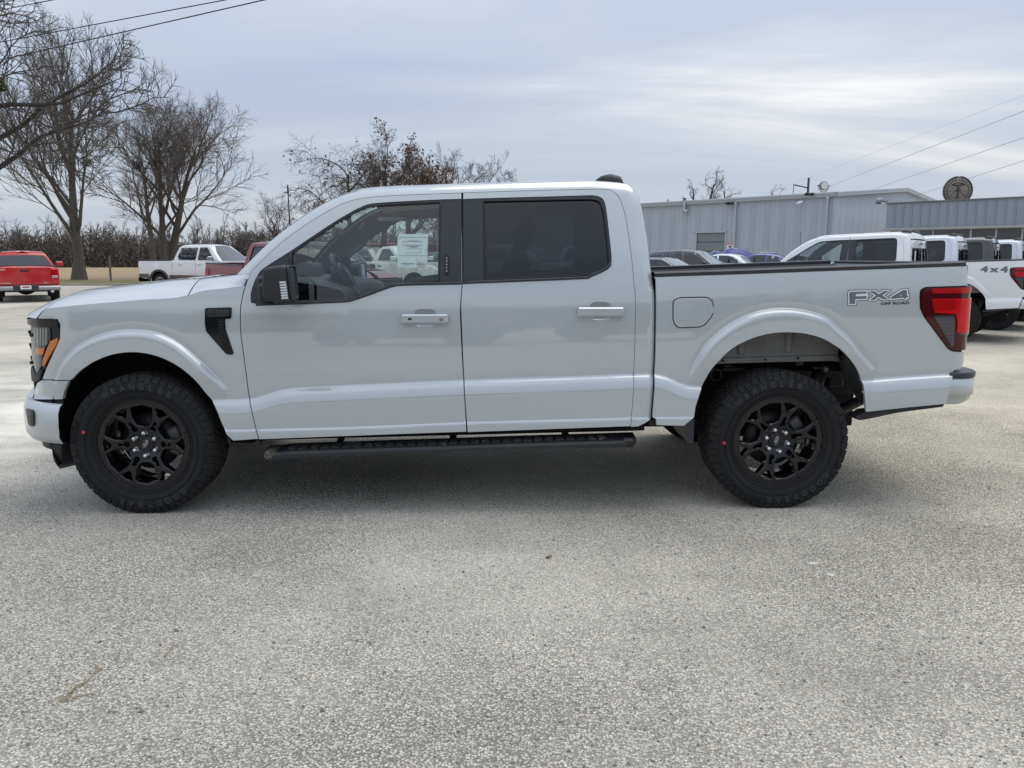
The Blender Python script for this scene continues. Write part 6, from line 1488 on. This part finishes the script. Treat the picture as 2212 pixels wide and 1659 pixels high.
# ================================================================== TREES
M_BARK = mat('bark_grey_brown', (.11,.095,.08), .95, bump=(9,.6,.03), var=(1.5,(.13,.115,.10),.4,.68,(1,1,.25)))
M_BARKD = mat('bark_dark', (.055,.048,.043), .95, bump=(9,.6,.03))
M_TWIG = mat('twig_grey_brown', (.17,.147,.128), .95)
M_TWIGD = mat('twig_dark', (.10,.086,.077), .95)
M_TWIGR = mat('twig_red_brown', (.15,.098,.072), .95)
M_OLIVE = mat('mistletoe_olive', (.070,.078,.022), .9)
M_PINE = mat('dark_evergreen', (.022,.034,.018), .9)
M_DRYL = mat('dry_leaf_brown', (.16,.10,.07), .95)
def norm(v): return v/(np.linalg.norm(v, axis=-1, keepdims=True)+1e-9)
def grow(g, P0, D, L, K, wig, up, droop=0.0):
    """polylines from starts P0, directions D, lengths L"""
    n = len(P0); pts = np.empty((n, K, 3)); pts[:,0] = P0; d = norm(D); st = (L/(K-1))[:,None]
    for k in range(1, K):
        d = norm(d+g.normal(0, wig, (n,3))+np.array((0,0,up-droop*k/K))); pts[:,k] = pts[:,k-1]+d*st
    return pts
def spawn(g, pts, L, m, tmin, ang, ratio, jit=.3, tmax=1.0, taper=.55, up=0.0):
    n, K, _ = pts.shape
    t = tmin+(tmax-tmin)*(np.arange(m)[None,:]+g.random((n,m)))/m; f = t*(K-1); i = np.minimum(f.astype(int), K-2); fr = (f-i)[...,None]
    a = np.take_along_axis(pts, i[...,None], 1); b = np.take_along_axis(pts, i[...,None]+1, 1); p = a+(b-a)*fr; tan = norm(b-a)
    r = norm(g.normal(0, 1, (n,m,3))); r[...,2] += .25; side = norm(np.cross(tan, r)); an = ang*(1+jit*(g.random((n,m))-.5)*2)
    d = tan*np.cos(an)[...,None]+side*np.sin(an)[...,None]; d[...,2] += up
    l = L[:,None]*ratio*(1-taper*t)*(1+jit*(g.random((n,m))-.5)); return p.reshape(-1,3), d.reshape(-1,3), l.reshape(-1)
def tubes(pts, r0, r1, n):
    N, K, _ = pts.shape; tan = norm(np.gradient(pts, axis=1)); ref = np.where(np.abs(tan[...,2:3]) < .9, np.array((0,0,1.)), np.array((1.,0,0))); a = norm(np.cross(tan, ref)); b = np.cross(a, tan)
    rad = (np.asarray(r0).reshape(-1,1)*(1-np.linspace(0,1,K))+np.asarray(r1).reshape(-1,1)*np.linspace(0,1,K)); th = np.arange(n)*2*math.pi/n
    V = pts[:,:,None,:]+rad[:,:,None,None]*(np.cos(th)[:,None]*a[:,:,None,:]+np.sin(th)[:,None]*b[:,:,None,:])
    base = (np.arange(N)*K*n)[:,None,None]; k = np.arange(K-1)[None,:,None]*n; j = np.arange(n)[None,None,:]; j2 = (j+1)%n
    F = np.stack((base+k+j, base+k+j2, base+k+n+j2, base+k+n+j), -1).reshape(-1,4); return V.reshape(-1,3), F
def joinq(parts):
    V = []; F = []; k = 0
    for v, f in parts: V.append(v); F.append(f+k); k += len(v)
    return np.vstack(V), np.vstack(F)
def clump(g, c, r, n, size, flat=.8):
    d = norm(g.normal(0,1,(n,3)))*(r*g.random((n,1))**.45); d[:,2] *= flat; p = np.asarray(c)+d; a = norm(g.normal(0,1,(n,3))); b = norm(np.cross(a, g.normal(0,1,(n,3)))); s = size*(.6+.8*g.random((n,1)))
    V = np.stack((p-a*s-b*s*.5, p+a*s-b*s*.5, p+a*s+b*s*.5, p-a*s+b*s*.5), 1).reshape(-1,3); return V, np.arange(4*n).reshape(-1,4)
def tree(base, h, label, group, seed, trunk_r=.3, clear=.3, limbs=9, spread=.8, lean=(0,0), wig=.10, wl=.16, levels=(7,6,5), ang=.75, ratio=.62, up=.06, droop=0.0, twig=.0065, bark=None, tw=None, clumps=0, name='bare_tree', limb_ratio=.62, leaves=0, leafm=None):
    g = np.random.default_rng(seed); root = empty(name, base); tag(root, label, 'tree', group)
    T = grow(g, np.zeros((1,3)), np.array([(lean[0], lean[1], 1.)]), np.array([h*.82]), 10, wig*.45, .03); tv = tubes(T, [trunk_r], [trunk_r*.18], 9)
    fl = tv[0].copy(); r_ = np.hypot(fl[:9,0], fl[:9,1])[:,None]; fl[:9,:2] *= 1.45
    Pp, Dd, Ll = spawn(g, T, np.array([h*limb_ratio]), limbs, clear, ang, spread, .35, 1.0, .38); t_ = np.linalg.norm(Pp-T[0,0], axis=1)/(h*.82)
    B1 = grow(g, Pp, Dd, Ll, 8, wl, up, droop); r1 = trunk_r*.42*(1-.55*np.clip(t_,0,1)); P1_ = tubes(B1, r1, r1*.16, 6)
    V, F = joinq([(fl, tv[1]), P1_]); quadmesh('trunk', V, F, [bark or M_BARK], root)
    parts = []; cur, curL, rr = B1, Ll, r1*.46
    for li, m in enumerate(levels):
        Pp, Dd, L2 = spawn(g, cur, curL, m, .18, ang*.95, ratio, .4, 1.0, .45); K = 6 if li == 0 else (5 if li == 1 else 3)
        C = grow(g, Pp, Dd, L2, K, wl*1.05, up*.8, droop*1.2); r_ = np.repeat(rr, m)*.62; r_ = np.maximum(r_, twig*(1.0 if li == len(levels)-1 else 1.3)); parts.append(tubes(C, r_, np.maximum(r_*.35, twig*.45), 4 if li == 0 else 3)); cur, curL, rr = C, L2, r_
    V, F = joinq(parts); quadmesh('crown', V, F, [tw or M_TWIG], root)
    if leaves:
        idx = g.integers(0, len(cur), leaves); c = cur[idx, -1]+g.normal(0, .12, (leaves,3)); a = norm(g.normal(0,1,(leaves,3))); b = norm(np.cross(a, g.normal(0,1,(leaves,3)))); s = .05+.05*g.random((leaves,1)); V = np.stack((c-a*s-b*s*.6, c+a*s-b*s*.6, c+a*s+b*s*.6, c-a*s+b*s*.6), 1).reshape(-1,3); quadmesh('foliage', V, np.arange(4*leaves).reshape(-1,4), [leafm or M_DRYL], root)
    for i in range(clumps):
        c = B1[g.integers(0, len(B1)), g.integers(3, 7)]; v, f = clump(g, c, .32+.15*g.random(), 160, .06); quadmesh('mistletoe', v, f, [M_OLIVE], root)
    return root
def base(px, py_or_Y, z=0.0, byY=True): p = at(px, 560, py_or_Y); return (p[0], p[1], z)
BT = 'bare winter trees round the lot'
tree(base(168, 50, .05), 12.7, 'tall bare tree standing alone on the verge behind the red pickup', BT, 3, .36, .18, 13, .85, (.02,0), .10, .09, (9,8,7), .55, .60, .09, limb_ratio=.72, clumps=1)
tree(base(332, 56, .05), 10.6, 'slender bare tree, leftmost of the three stems behind the white dual tone pickup', BT, 11, .24, .30, 9, .80, (-.05,0), .09, .11, (8,7,6), .62, .62, .05, limb_ratio=.66)
tree(base(353, 57, .05), 11.4, 'bare tree, middle one of three stems behind the white dual tone pickup', BT, 12, .30, .28, 9, .85, (-.02,0), .09, .10, (8,7,6), .60, .62, .06, limb_ratio=.68, clumps=1)
tree(base(366, 58, .05), 11.0, 'broad bare tree leaning right, rightmost stem behind the white dual tone pickup', BT, 13, .36, .24, 12, .95, (.13,0), .10, .10, (9,8,6), .70, .62, .04, .05, limb_ratio=.76)
tree(base(-128, 32, .0), 13.2, 'huge dark gnarled oak whose limbs reach in at the left edge', BT, 21, .46, .24, 13, .95, (.06,0), .14, .20, (8,7,6), .85, .60, .04, .06, bark=M_BARKD, tw=M_TWIGD, clumps=6, name='oak_tree', limb_ratio=.66)
tree(base(-70, 60, .0), 11.0, 'smaller bare tree with low boughs behind the oak', BT, 22, .26, .2, 10, .95, (.05,0), .14, .16, (8,7,5), .85, .62, .03, .05, tw=M_TWIGD, limb_ratio=.7)
tree(base(612, 72, .0), 6.4, 'small round headed bare tree just left of the windscreen', BT, 31, .20, .30, 10, .9, (-.1,0), .15, .22, (7,6,5), .8, .62, .05, bark=M_BARKD, tw=M_TWIGD, limb_ratio=.62)
tree(base(650, 74, .0), 6.0, 'small bare tree half hidden by the windscreen pillar', BT, 32, .20, .30, 10, .9, (.1,0), .15, .22, (7,6,5), .8, .62, .05, bark=M_BARKD, tw=M_TWIGD, limb_ratio=.62)
tree(base(772, 46, .0), 7.6, 'dark crooked bare tree with a drooping left crown over the front of the cab', BT, 41, .23, .45, 10, .9, (-.05,0), .12, .24, (8,7,5), 1.05, .60, .0, .10, bark=M_BARKD, tw=M_TWIGD, limb_ratio=.70, leaves=200)
tree(base(822, 47, .0), 7.9, 'tall crooked bare tree, highest one above the cab roof', BT, 42, .28, .45, 10, .9, (.07,0), .13, .22, (8,7,5), .85, .58, .03, .04, bark=M_BARKD, tw=M_TWIGD, limb_ratio=.62, clumps=1, leaves=200)
tree(base(884, 50, .0), 7.6, 'dense brown leaved tree behind the middle of the cab roof', BT, 43, .30, .40, 12, .95, (0,0), .10, .18, (9,8,6), .8, .60, .04, .03, bark=M_BARKD, tw=M_TWIGR, limb_ratio=.58, leaves=1200)
tree(base(975, 58, .0), 8.5, 'thin bare tree above the rear of the front door', BT, 44, .22, .45, 9, .9, (-.05,0), .12, .18, (7,6,5), .75, .60, .05, bark=M_BARKD, tw=M_TWIGD, limb_ratio=.52)
tree(base(1040, 60, .0), 8.5, 'bare tree with one green mistletoe clump above the rear door', BT, 45, .22, .45, 9, .85, (.02,0), .12, .18, (7,6,5), .75, .60, .05, bark=M_BARKD, tw=M_TWIGD, limb_ratio=.50, clumps=1)
tree(base(1092, 62, .0), 7.9, 'low bare tree, rightmost one showing above the cab roof', BT, 46, .20, .45, 9, .9, (.03,0), .12, .18, (7,6,5), .75, .60, .05, bark=M_BARKD, tw=M_TWIGD, limb_ratio=.52)
DT = 'bare trees behind the workshop roof'
tree(base(1448, 78, .17), 8.8, 'dead broken stump with short snags behind the workshop roof', DT, 51, .22, .55, 4, .25, (.05,0), .2, .3, (3,2), .9, .5, .0, bark=M_BARKD, tw=M_TWIGD, name='dead_tree', limb_ratio=.3)
tree(base(1484, 78, .17), 9.8, 'dead crooked tree left of the leafless clump behind the workshop', DT, 52, .24, .55, 6, .5, (.08,0), .2, .3, (5,4,3), .9, .55, .02, bark=M_BARKD, tw=M_TWIGD, name='dead_tree', limb_ratio=.4)
tree(base(1522, 79, .17), 10.4, 'rounded gnarled bare tree, tallest behind the workshop roof', DT, 53, .24, .52, 9, .75, (-.02,0), .18, .28, (6,5,4), .9, .58, .03, bark=M_BARKD, tw=M_TWIGD, limb_ratio=.42)
tree(base(1566, 80, .17), 9.8, 'bare gnarled tree between the tallest one and the low fringe', DT, 54, .22, .55, 8, .7, (.03,0), .18, .28, (6,5,4), .9, .58, .03, bark=M_BARKD, tw=M_TWIGD, limb_ratio=.40)
tree(base(1622, 82, .17), 9.4, 'low bare tree, rightmost one peeping over the workshop eaves', DT, 55, .20, .58, 8, .75, (.0,0), .18, .28, (6,5,4), 1.0, .58, .02, bark=M_BARKD, tw=M_TWIGD, limb_ratio=.40)
# the wood beyond the field
g = np.random.default_rng(77)
n = 520; x = -112+152*g.random(n); y = 116+16*g.random(n); hh = 4.0+2.4*g.random(n)+1.6*(g.random(n) < .10)
T = grow(g, np.stack((x, y, np.full(n, -.03)), 1), np.tile((0,0,1.), (n,1))+g.normal(0,.06,(n,3)), hh, 5, .05, .02)
Pp, Dd, Ll = spawn(g, T, hh*.5, 11, .15, .7, .8, .4); C = grow(g, Pp, Dd, Ll, 4, .14, .08); Pp, Dd, Ll = spawn(g, C, Ll, 9, .15, .7, .6, .4); E_ = grow(g, Pp, Dd, Ll, 3, .15, .06)
pw_ = [tubes(T, np.full(n,.11), np.full(n,.03), 4), tubes(C, np.full(len(C),.036), np.full(len(C),.012), 3), tubes(E_, np.full(len(E_),.020), np.full(len(E_),.009), 3)]
V, F = joinq(pw_); wd = quadmesh('wood', V, F, [mat('wood_twig', (.125,.108,.094), .95), M_TWIGD, mat('wood_twig_red', (.12,.085,.066), .95)], mi=None); 
mi = np.repeat(g.choice(3, len(F)//24+1, p=[.55,.25,.20]), 24)[:len(F)]; wd.data.polygons.foreach_set('material_index', mi.astype(np.int32)); tag(wd, kind='stuff', label='grey brown leafless wood lining the far side of the field')
n = 115000; c = np.stack((-112+152*g.random(n), 117+14*g.random(n), 6.0*g.random(n)**1.0), 1); c[:,2] *= .75+.25*np.sin(c[:,0]*.21)*np.sin(c[:,0]*.07+2)+.12*np.sin(c[:,0]*.83); a = norm(g.normal(0,1,(n,3))); b = norm(np.cross(a, g.normal(0,1,(n,3)))); s = (.08+.16*g.random((n,1)))*(1.2-.10*c[:,2:3]); V = np.stack((c-a*s-b*s*.35, c+a*s-b*s*.35, c+a*s+b*s*.35, c-a*s+b*s*.35), 1).reshape(-1,3)
clus = np.sin(c[:,0]*.35)+np.sin(c[:,0]*.13+1)+.6*np.sin(c[:,0]*.9); green = (clus > .8+.25*g.random(n)) & (c[:,2] < 3.2); mi = np.where(green, 0, np.where(g.random(n) < .45, 1, 2))
us = quadmesh('undergrowth', V, np.arange(4*n).reshape(-1,4), [mat('dark_evergreen_brush', (.05,.06,.038), .95), mat('thicket_brown', (.10,.082,.066), .95), mat('thicket_grey', (.125,.11,.096), .95)], mi=mi); tag(us, kind='stuff', label='dark tangled undergrowth along the foot of the far wood')
wb2 = link('wood', wd.data); wb2.rotation_euler = (0, 0, math.pi); wb2.location = (-20, 62, 0); tag(wb2, kind='stuff', label='unseen leafless wood added behind the camera for the doors to reflect')  # unseen wood, added so paint and glass have something to reflect
ub2 = link('undergrowth', us.data); ub2.rotation_euler = (0, 0, math.pi); ub2.location = (-20, 62, 0); tag(ub2, kind='stuff', label='unseen undergrowth added at the foot of the wood behind the camera')  # added along with that wood, for the same reflections
# fence post by the verge and thin sapling stalks
p = base(236, 47, .03); fp = empty('fence_post', p); tag(fp, 'thin weathered fence post on the verge left of the lone tree', 'post'); MB().bbox((-.05,-.05,0), (.05,.05,1.55), .01).build('post', [mat('weathered_wood', (.16,.14,.11), .9)], fp); MB().tube([(-.06,-.055,.3),(.06,-.055,.34)], .012, 4).tube([(-.06,-.055,1.2),(.06,-.055,1.2)], .012, 4).build('wire_tie', [M_STEEL], fp)
# ------------------------------------------------------------------ overhead cables
M_CABLE = mat('cable_black', (.012,.012,.013), .7)
def cable(pa, pb, Ya, Yb, r, label, ext=.35, sag=.0, m=None):
    a, b = at(*pa, Ya), at(*pb, Yb); d = b-a; p = np.array([a-d*ext+d*(1+2*ext)*t for t in np.linspace(0,1,25)]); p[:,2] -= sag*4*np.linspace(0,1,25)*(1-np.linspace(0,1,25)); o = MB().tube(p, r, 5).build('power_cable', [m or M_CABLE]); tag(o, label, 'cable', 'overhead cables'); return o
cable((0,22),(113,0), 30, 27, .016, 'short black cable crossing the very top left corner')
cable((0,91.5),(486,0), 30, 24, .016, 'upper of two long black cables running down to the left trees')
cable((74,113),(570,0), 30, 24, .018, 'thicker lower black cable passing just over the bare trees')
M_CG = mat('cable_grey', (.26,.27,.28), .8)
cable((2212,240),(1795,401), 30, 52, .0085, 'grey cable descending behind the round stadium lamp', .2, m=M_CG)
cable((2212,297),(1866,416), 30, 52, .0085, 'grey cable descending to the workshop gable', .2, m=M_CG)
cable((2212,347),(1985,420), 30, 48, .0085, 'lowest grey cable passing behind the round disc sign', .2, m=M_CG)
cable((2212,206),(1690,405), 30, 60, .004, 'faint thin cable, highest one at the right edge', .2, m=M_CG)
# ================================================================== VEHICLES ROUND THE LOT
SKIP = ('seat','dashboard','steering_wheel','centre_console','rear_view_mirror','roof_lamp','grab_handle','green_sticker','window_sticker','decal_letter','decal_small_text','tyre_lettering','paint_dot','brake_caliper','shock_bolt','lip_hole','frame_bracket','bump_stop','sill_label','lug_nut','emblem_script','oval_emblem','printed_lines','printed_rule','printed_box','key_digit')
P_WHITE = paint('white_paint', (.76,.775,.79), 0, .35, 1.6); P_WHITE2 = paint('cool_white_paint', (.70,.73,.79), 0, .35, 1.6); P_GREY = paint('dark_grey_paint', (.045,.047,.048), .2, .4, 1.5); P_MAROON = paint('maroon_paint', (.17,.008,.014), .1, .3, 1.4)
P_RED = paint('red_paint', (.50,.008,.014), 0, .3, 1.5); P_BLACK = paint('black_paint', (.02,.02,.024), .2, .3, 1.6); P_SLATE = paint('slate_paint', (.045,.05,.062), .3, .3, 1.7); P_BLUE = paint('blue_paint', (.018,.04,.22), .3, .3, 1.7)
def clone(label, wheel_px, Y, head, pc, group='parked pickup trucks on the right', corner=None, extra_skip=()):
    """a sister truck: head = angle of its nose (world, anticlockwise from +x)"""
    o = copy_tree(HERO, None, {'light_grey_paint': pc, 'handle_paint': pc}, SKIP+extra_skip)
    o.rotation_euler = (0, 0, head-math.pi); tag(o, label, 'pickup truck', group); return o
def put(o, lp, wx, wy):
    a = o.rotation_euler.z; c, s = math.cos(a), math.sin(a); x, y = wx-(c*lp[0]-s*lp[1]), wy-(s*lp[0]+c*lp[1]); o.location = (x, y, float(rise(x, y)))
HD = math.radians(180-37); g0 = gnd(2055, 737); rw = (HX, -.9)
ax_ = np.array((math.cos(HD), math.sin(HD))); pr_ = np.array((math.sin(HD), -math.cos(HD)))*1.0
if pr_[1] < 0: pr_ = -pr_
lbs = [('white pickup with 4x4 badge parked right behind the grey one, nearest of its row', P_WHITE), ('bluish white pickup, second in the row on the right', P_WHITE2), ('dark grey pickup, third in the row on the right', P_GREY), ('white pickup at the far end of the row, right edge', P_WHITE2)]
ROW = []
for i, (lb, pc) in enumerate(lbs):
    o = clone(lb, None, None, HD, pc, extra_skip=() if i < 1 else ('fender_vent',)); q = g0[:2]+np.array((2.06, 2.12))*i; put(o, rw, q[0], q[1]); ROW.append(o)
# its 4x4 badge on the bed side, and papers in the rear windows
b4 = MB()
for s_, u0 in (('4', -.145), ('x', 0), ('4', .145)):
    v, f = textmesh(s_, .155 if s_ != 'x' else .15, .010); v = v*np.array((1.25,.82)); q = U('G', 640, 372)[0]; v = v+q+(u0, 0); b4.add(B(v[:,0], v[:,1], .004, False), f)
o = b4.build('badge', [M_DECGREY], ROW[0])
for i, (yy, zz_, sz_) in enumerate(((-.62,1.50,.09), (-.60,1.70,.08), (-.62,1.60,.08))):
    xg = float(np.interp(-zz_, -REARG[:,2], REARG[:,0])); MB().add([(xg-.005,yy,zz_-sz_),(xg-.005,yy+sz_*1.3,zz_-sz_),(xg-.012,yy+sz_*1.3,zz_+sz_),(xg-.012,yy,zz_+sz_)], [(0,1,2,3)], 0, False).build('window_paper', [M_PAPER], ROW[i])
# maroon pickup: tail towards the left, nose to the right and towards us
mh = math.radians(-42); mo = clone('dark maroon crew cab pickup behind the hood of the grey one', None, None, mh, P_MAROON, 'pickups parked by the road', extra_skip=('fender_vent',)); 
tp = at(440, 600, 19.2); put(mo, (2.9, 1.0), tp[0], tp[1]); mo.location.z = -.10
# two unseen pickups added behind the camera to give paint and glass reflections
for i, (x, y, hd, pc, lb) in enumerate(((-2.0,-12.5,200,P_GREY,'unseen dark pickup added behind the camera for reflections, left one'), (4.8,-13.5,205,P_BLACK,'unseen black pickup added behind the camera for reflections, right one'))):
    o = clone(lb, None, None, math.radians(hd), pc, 'unseen pickups added for reflections', extra_skip=('fender_vent',)); o.location = (x, y, 0)
# white two tone pickup
rp = at(308, 600, 33.5); rh = math.radians(-21)
ram = pickup('pickup_truck', 'white pickup with brown lower body and chrome mirrors across the road', 'pickups parked by the road', (0,0,0), rh, P_WHITE, 'crew', lower=mat('lower_brown', (.085,.075,.065), .4, coat=.5), flare=mat('flare_brown', (.07,.062,.055), .5), roofz=2.0, chrome_mirror=True)
c, s = math.cos(rh), math.sin(rh); lx, ly = -2.7, -1.0; ram.location = (rp[0]-(c*lx-s*ly), rp[1]-(s*lx+c*ly), 0)
# red pickup seen from behind
rc = at(54, 600, 25.6); ah = math.atan2(rc[1], rc[0]); red = pickup('pickup_truck', 'bright red pickup seen from behind at the left edge', 'pickups parked by the road', (0,0,0), ah, P_RED, 'crew', rear=True, roofz=1.93); lx = -2.95; red.scale = (1, 1, .87); red.location = (rc[0]-math.cos(ah)*lx, rc[1]-math.sin(ah)*lx, 0)
# dirty white regular cab pickup beyond the cab windows
P_DIRTY = mat('dirty_white_paint', (.66,.66,.63), .4, coat=.5, var=(.9,(.40,.36,.29),.45,.70))
sh = math.radians(-30); sp = at(842, 600, 28.5); sil = pickup('pickup_truck', 'dusty white single cab pickup with a chrome grille, seen through the front window', 'pickups beyond the cab', (0,0,0), sh, P_DIRTY, 'regular', roofz=1.88); lx, ly = .75, -.9; c, s = math.cos(sh), math.sin(sh); sil.location = (sp[0]-(c*lx-s*ly), sp[1]-(s*lx+c*ly), 0)
q = at(792, 600, 37); bk_ = pickup('pickup_truck', 'black pickup behind the bed of the dusty white one', 'pickups beyond the cab', (q[0], q[1], 0), math.radians(-35), P_BLACK, 'crew'); 
q = at(968, 600, 34); car('parked_car', 'black sport utility vehicle behind the window sticker', 'cars parked beyond the cab', (q[0]+.4, q[1], 0), math.radians(-40), P_BLACK, 'suv')
for px, Y, hd, pc, lb, cb_ in ((1105, 27.5, -24, mat('pale_tan_paint', (.50,.47,.41), .35, coat=.6), 'pale tan pickup seen dimly through the dark rear door glass, left one', 'crew'), (1228, 29.5, -30, P_WHITE2, 'white pickup seen dimly through the dark rear door glass, right one', 'regular')):
    q = at(px, 600, Y); pickup('pickup_truck', lb, 'pickups beyond the cab', (q[0], q[1], 0), math.radians(hd), pc, cb_, roofz=1.90)
# four cars before the workshop
CG = 'cars parked before the workshop'
def cput(px, Y, kind, head, pc, label, lp, alloy=None):
    q = at(px, 580, Y); h = math.radians(head); c, s = math.cos(h), math.sin(h); x, y = q[0]-(c*lp[0]-s*lp[1]), q[1]-(s*lp[0]+c*lp[1]); return car('parked_car', label, CG, (x, y, float(rise(x, y))), h, pc, kind, alloy)
AL = mat('alloy_silver', (.42,.43,.44), .35, .8)
cput(1489, 28.5, 'sedan', -33, P_BLACK, 'black sedan with chrome window trim just behind the front of the bed', (1.10,-.3), AL)
cput(1550, 32.5, 'suv', -33, P_SLATE, 'dark slate crossover between the black sedan and the white coupe', (1.15,-.3), AL)
cput(1624, 35.5, 'coupe', -33, P_WHITE, 'white coupe in front of the blue tarpaulin heaps', (1.05,-.3), AL)
cput(1690, 37.0, 'coupe', 147+8, P_BLUE, 'deep blue coupe facing away beside the white one', (-1.0,-.3), AL)
# blue tarpaulins over stored goods
M_TARP = mat('blue_tarpaulin', (.020,.035,.20), .45, bump=(4,.9,.08), var=(2,(.03,.05,.27),.4,.7))
def tarp(px, ytop, Y, w, label, seed):
    g = np.random.default_rng(seed); p = at(px, 580, Y); zt__ = at(px, ytop, Y)[2]-float(rise(p[0], p[1])); o = empty('tarpaulin_heap', (p[0], p[1], float(rise(p[0], p[1]))), .4); tag(o, label, 'tarpaulin', 'blue tarpaulins by the workshop wall')
    n = 22; a = np.linspace(-1, 1, n); G_ = np.zeros((n, n, 3)); off_ = g.normal(0, .15)
    for i, u in enumerate(a):
        for j, v in enumerate(a):
            r = max(abs(u-off_*.5), abs(v))**1.6*.7+.3*math.hypot(u, v); z = zt__*max(0, 1-r**1.5*.95)+.05*math.sin(9*u+seed)*math.cos(7*v)*(1-r*.6); G_[i,j] = (u*w/2, v*w*.4, max(.02, z))
    MB().grid(G_).build('tarpaulin', [M_TARP], o)
    rp_ = MB(); rp_.tube([G_[i, n//2]+np.array((0,-.02,.015)) for i in range(2, n-2)], .015, 4); rp_.build('tie_rope', [M_WHITE], o)
tarp(1520, 548, 33, .1, 'x', 1) if False else None
tarp(1546, 542, 41, 2.4, 'blue tarpaulin heap, leftmost of three by the roller door', 3); tarp(1588, 536, 40.5, 3.6, 'tallest blue tarpaulin heap, below the warning sign and downpipe', 4); tarp(1660, 544, 40.5, 3.4, 'blue tarpaulin heap, rightmost of three, next to the white pickup cab', 5)
# ------------------------------------------------------------------ litter on the ground
M_STRAW = mat('dead_stalk', (.40,.32,.20), .85, var=(30,(.26,.20,.12),.4,.6))
def stalk(pix, r, label):
    pts = [gnd(*q)+np.array((0,0,.006)) for q in pix[0]]; o = empty('dry_twig', pts[0]); tag(o, label, 'twig', 'dead stalks on the ground')
    for k, line in enumerate(pix):
        p = np.array([gnd(*q)+np.array((0,0,.007+.004*math.sin(i*2.3))) for i, q in enumerate(line)])-np.array(pts[0]); p = cr(p, 4); MB().tube(p, np.linspace(r, r*.35, len(p))*(1 if k == 0 else .7), 5).build('stem' if k == 0 else 'side_stem', [M_STRAW], o)
Lz = lambda *a: [(a[i]*.3224, 1206.9+a[i+1]*.3224) for i in range(0, len(a), 2)]
stalk([Lz(460,915,520,870,590,820,630,775,655,735), Lz(655,735,645,720), Lz(630,775,665,760,675,745), Lz(400,965,470,950,560,920,650,905), Lz(400,965,430,945,480,920)], .0042, 'pale forked dead stalk lying on the gravel at lower left')
stalk([Lz(1105,665,1150,610,1185,585), Lz(1150,610,1185,560)], .003, 'short thin twig on the gravel right of the forked stalk')
lf = gnd(1185, 1206); lo = empty('dry_leaf', lf); tag(lo, 'curled brown leaf on the gravel below the rear door', 'leaf'); t = np.linspace(-1,1,7); MB().grid(np.array([[(.016*u, .010*v*(1-u*u)**.5+.001, .004+.006*abs(v)**1.5+.003*u) for v in t] for u in np.linspace(-.98,.98,9)])).build('leaf_blade', [mat('leaf_brown', (.22,.13,.07), .8)], lo)
for px, py, s_, lb in ((1755,1218,.020,'white paint chip, left of two on the ground beyond the rear wheel'), (1795,1243,.016,'white paint chip, right of two on the ground near the rear wheel')):
    q = gnd(px, py); a = np.linspace(0, 6.28, 9)[:-1]; o = MB().add(np.vstack([(q[0]+s_*1.3*math.cos(k)*(1+.3*math.sin(3*k)), q[1]+s_*.8*math.sin(k), .0025) for k in a]+[(q[0], q[1], .0075)]), [(i,(i+1)%8,8) for i in range(8)], 0, False).build('paint_chip', [mat('chip_white', (.62,.61,.58), .7)]); tag(o, lb, 'paint chip', 'pale scraps on the ground')
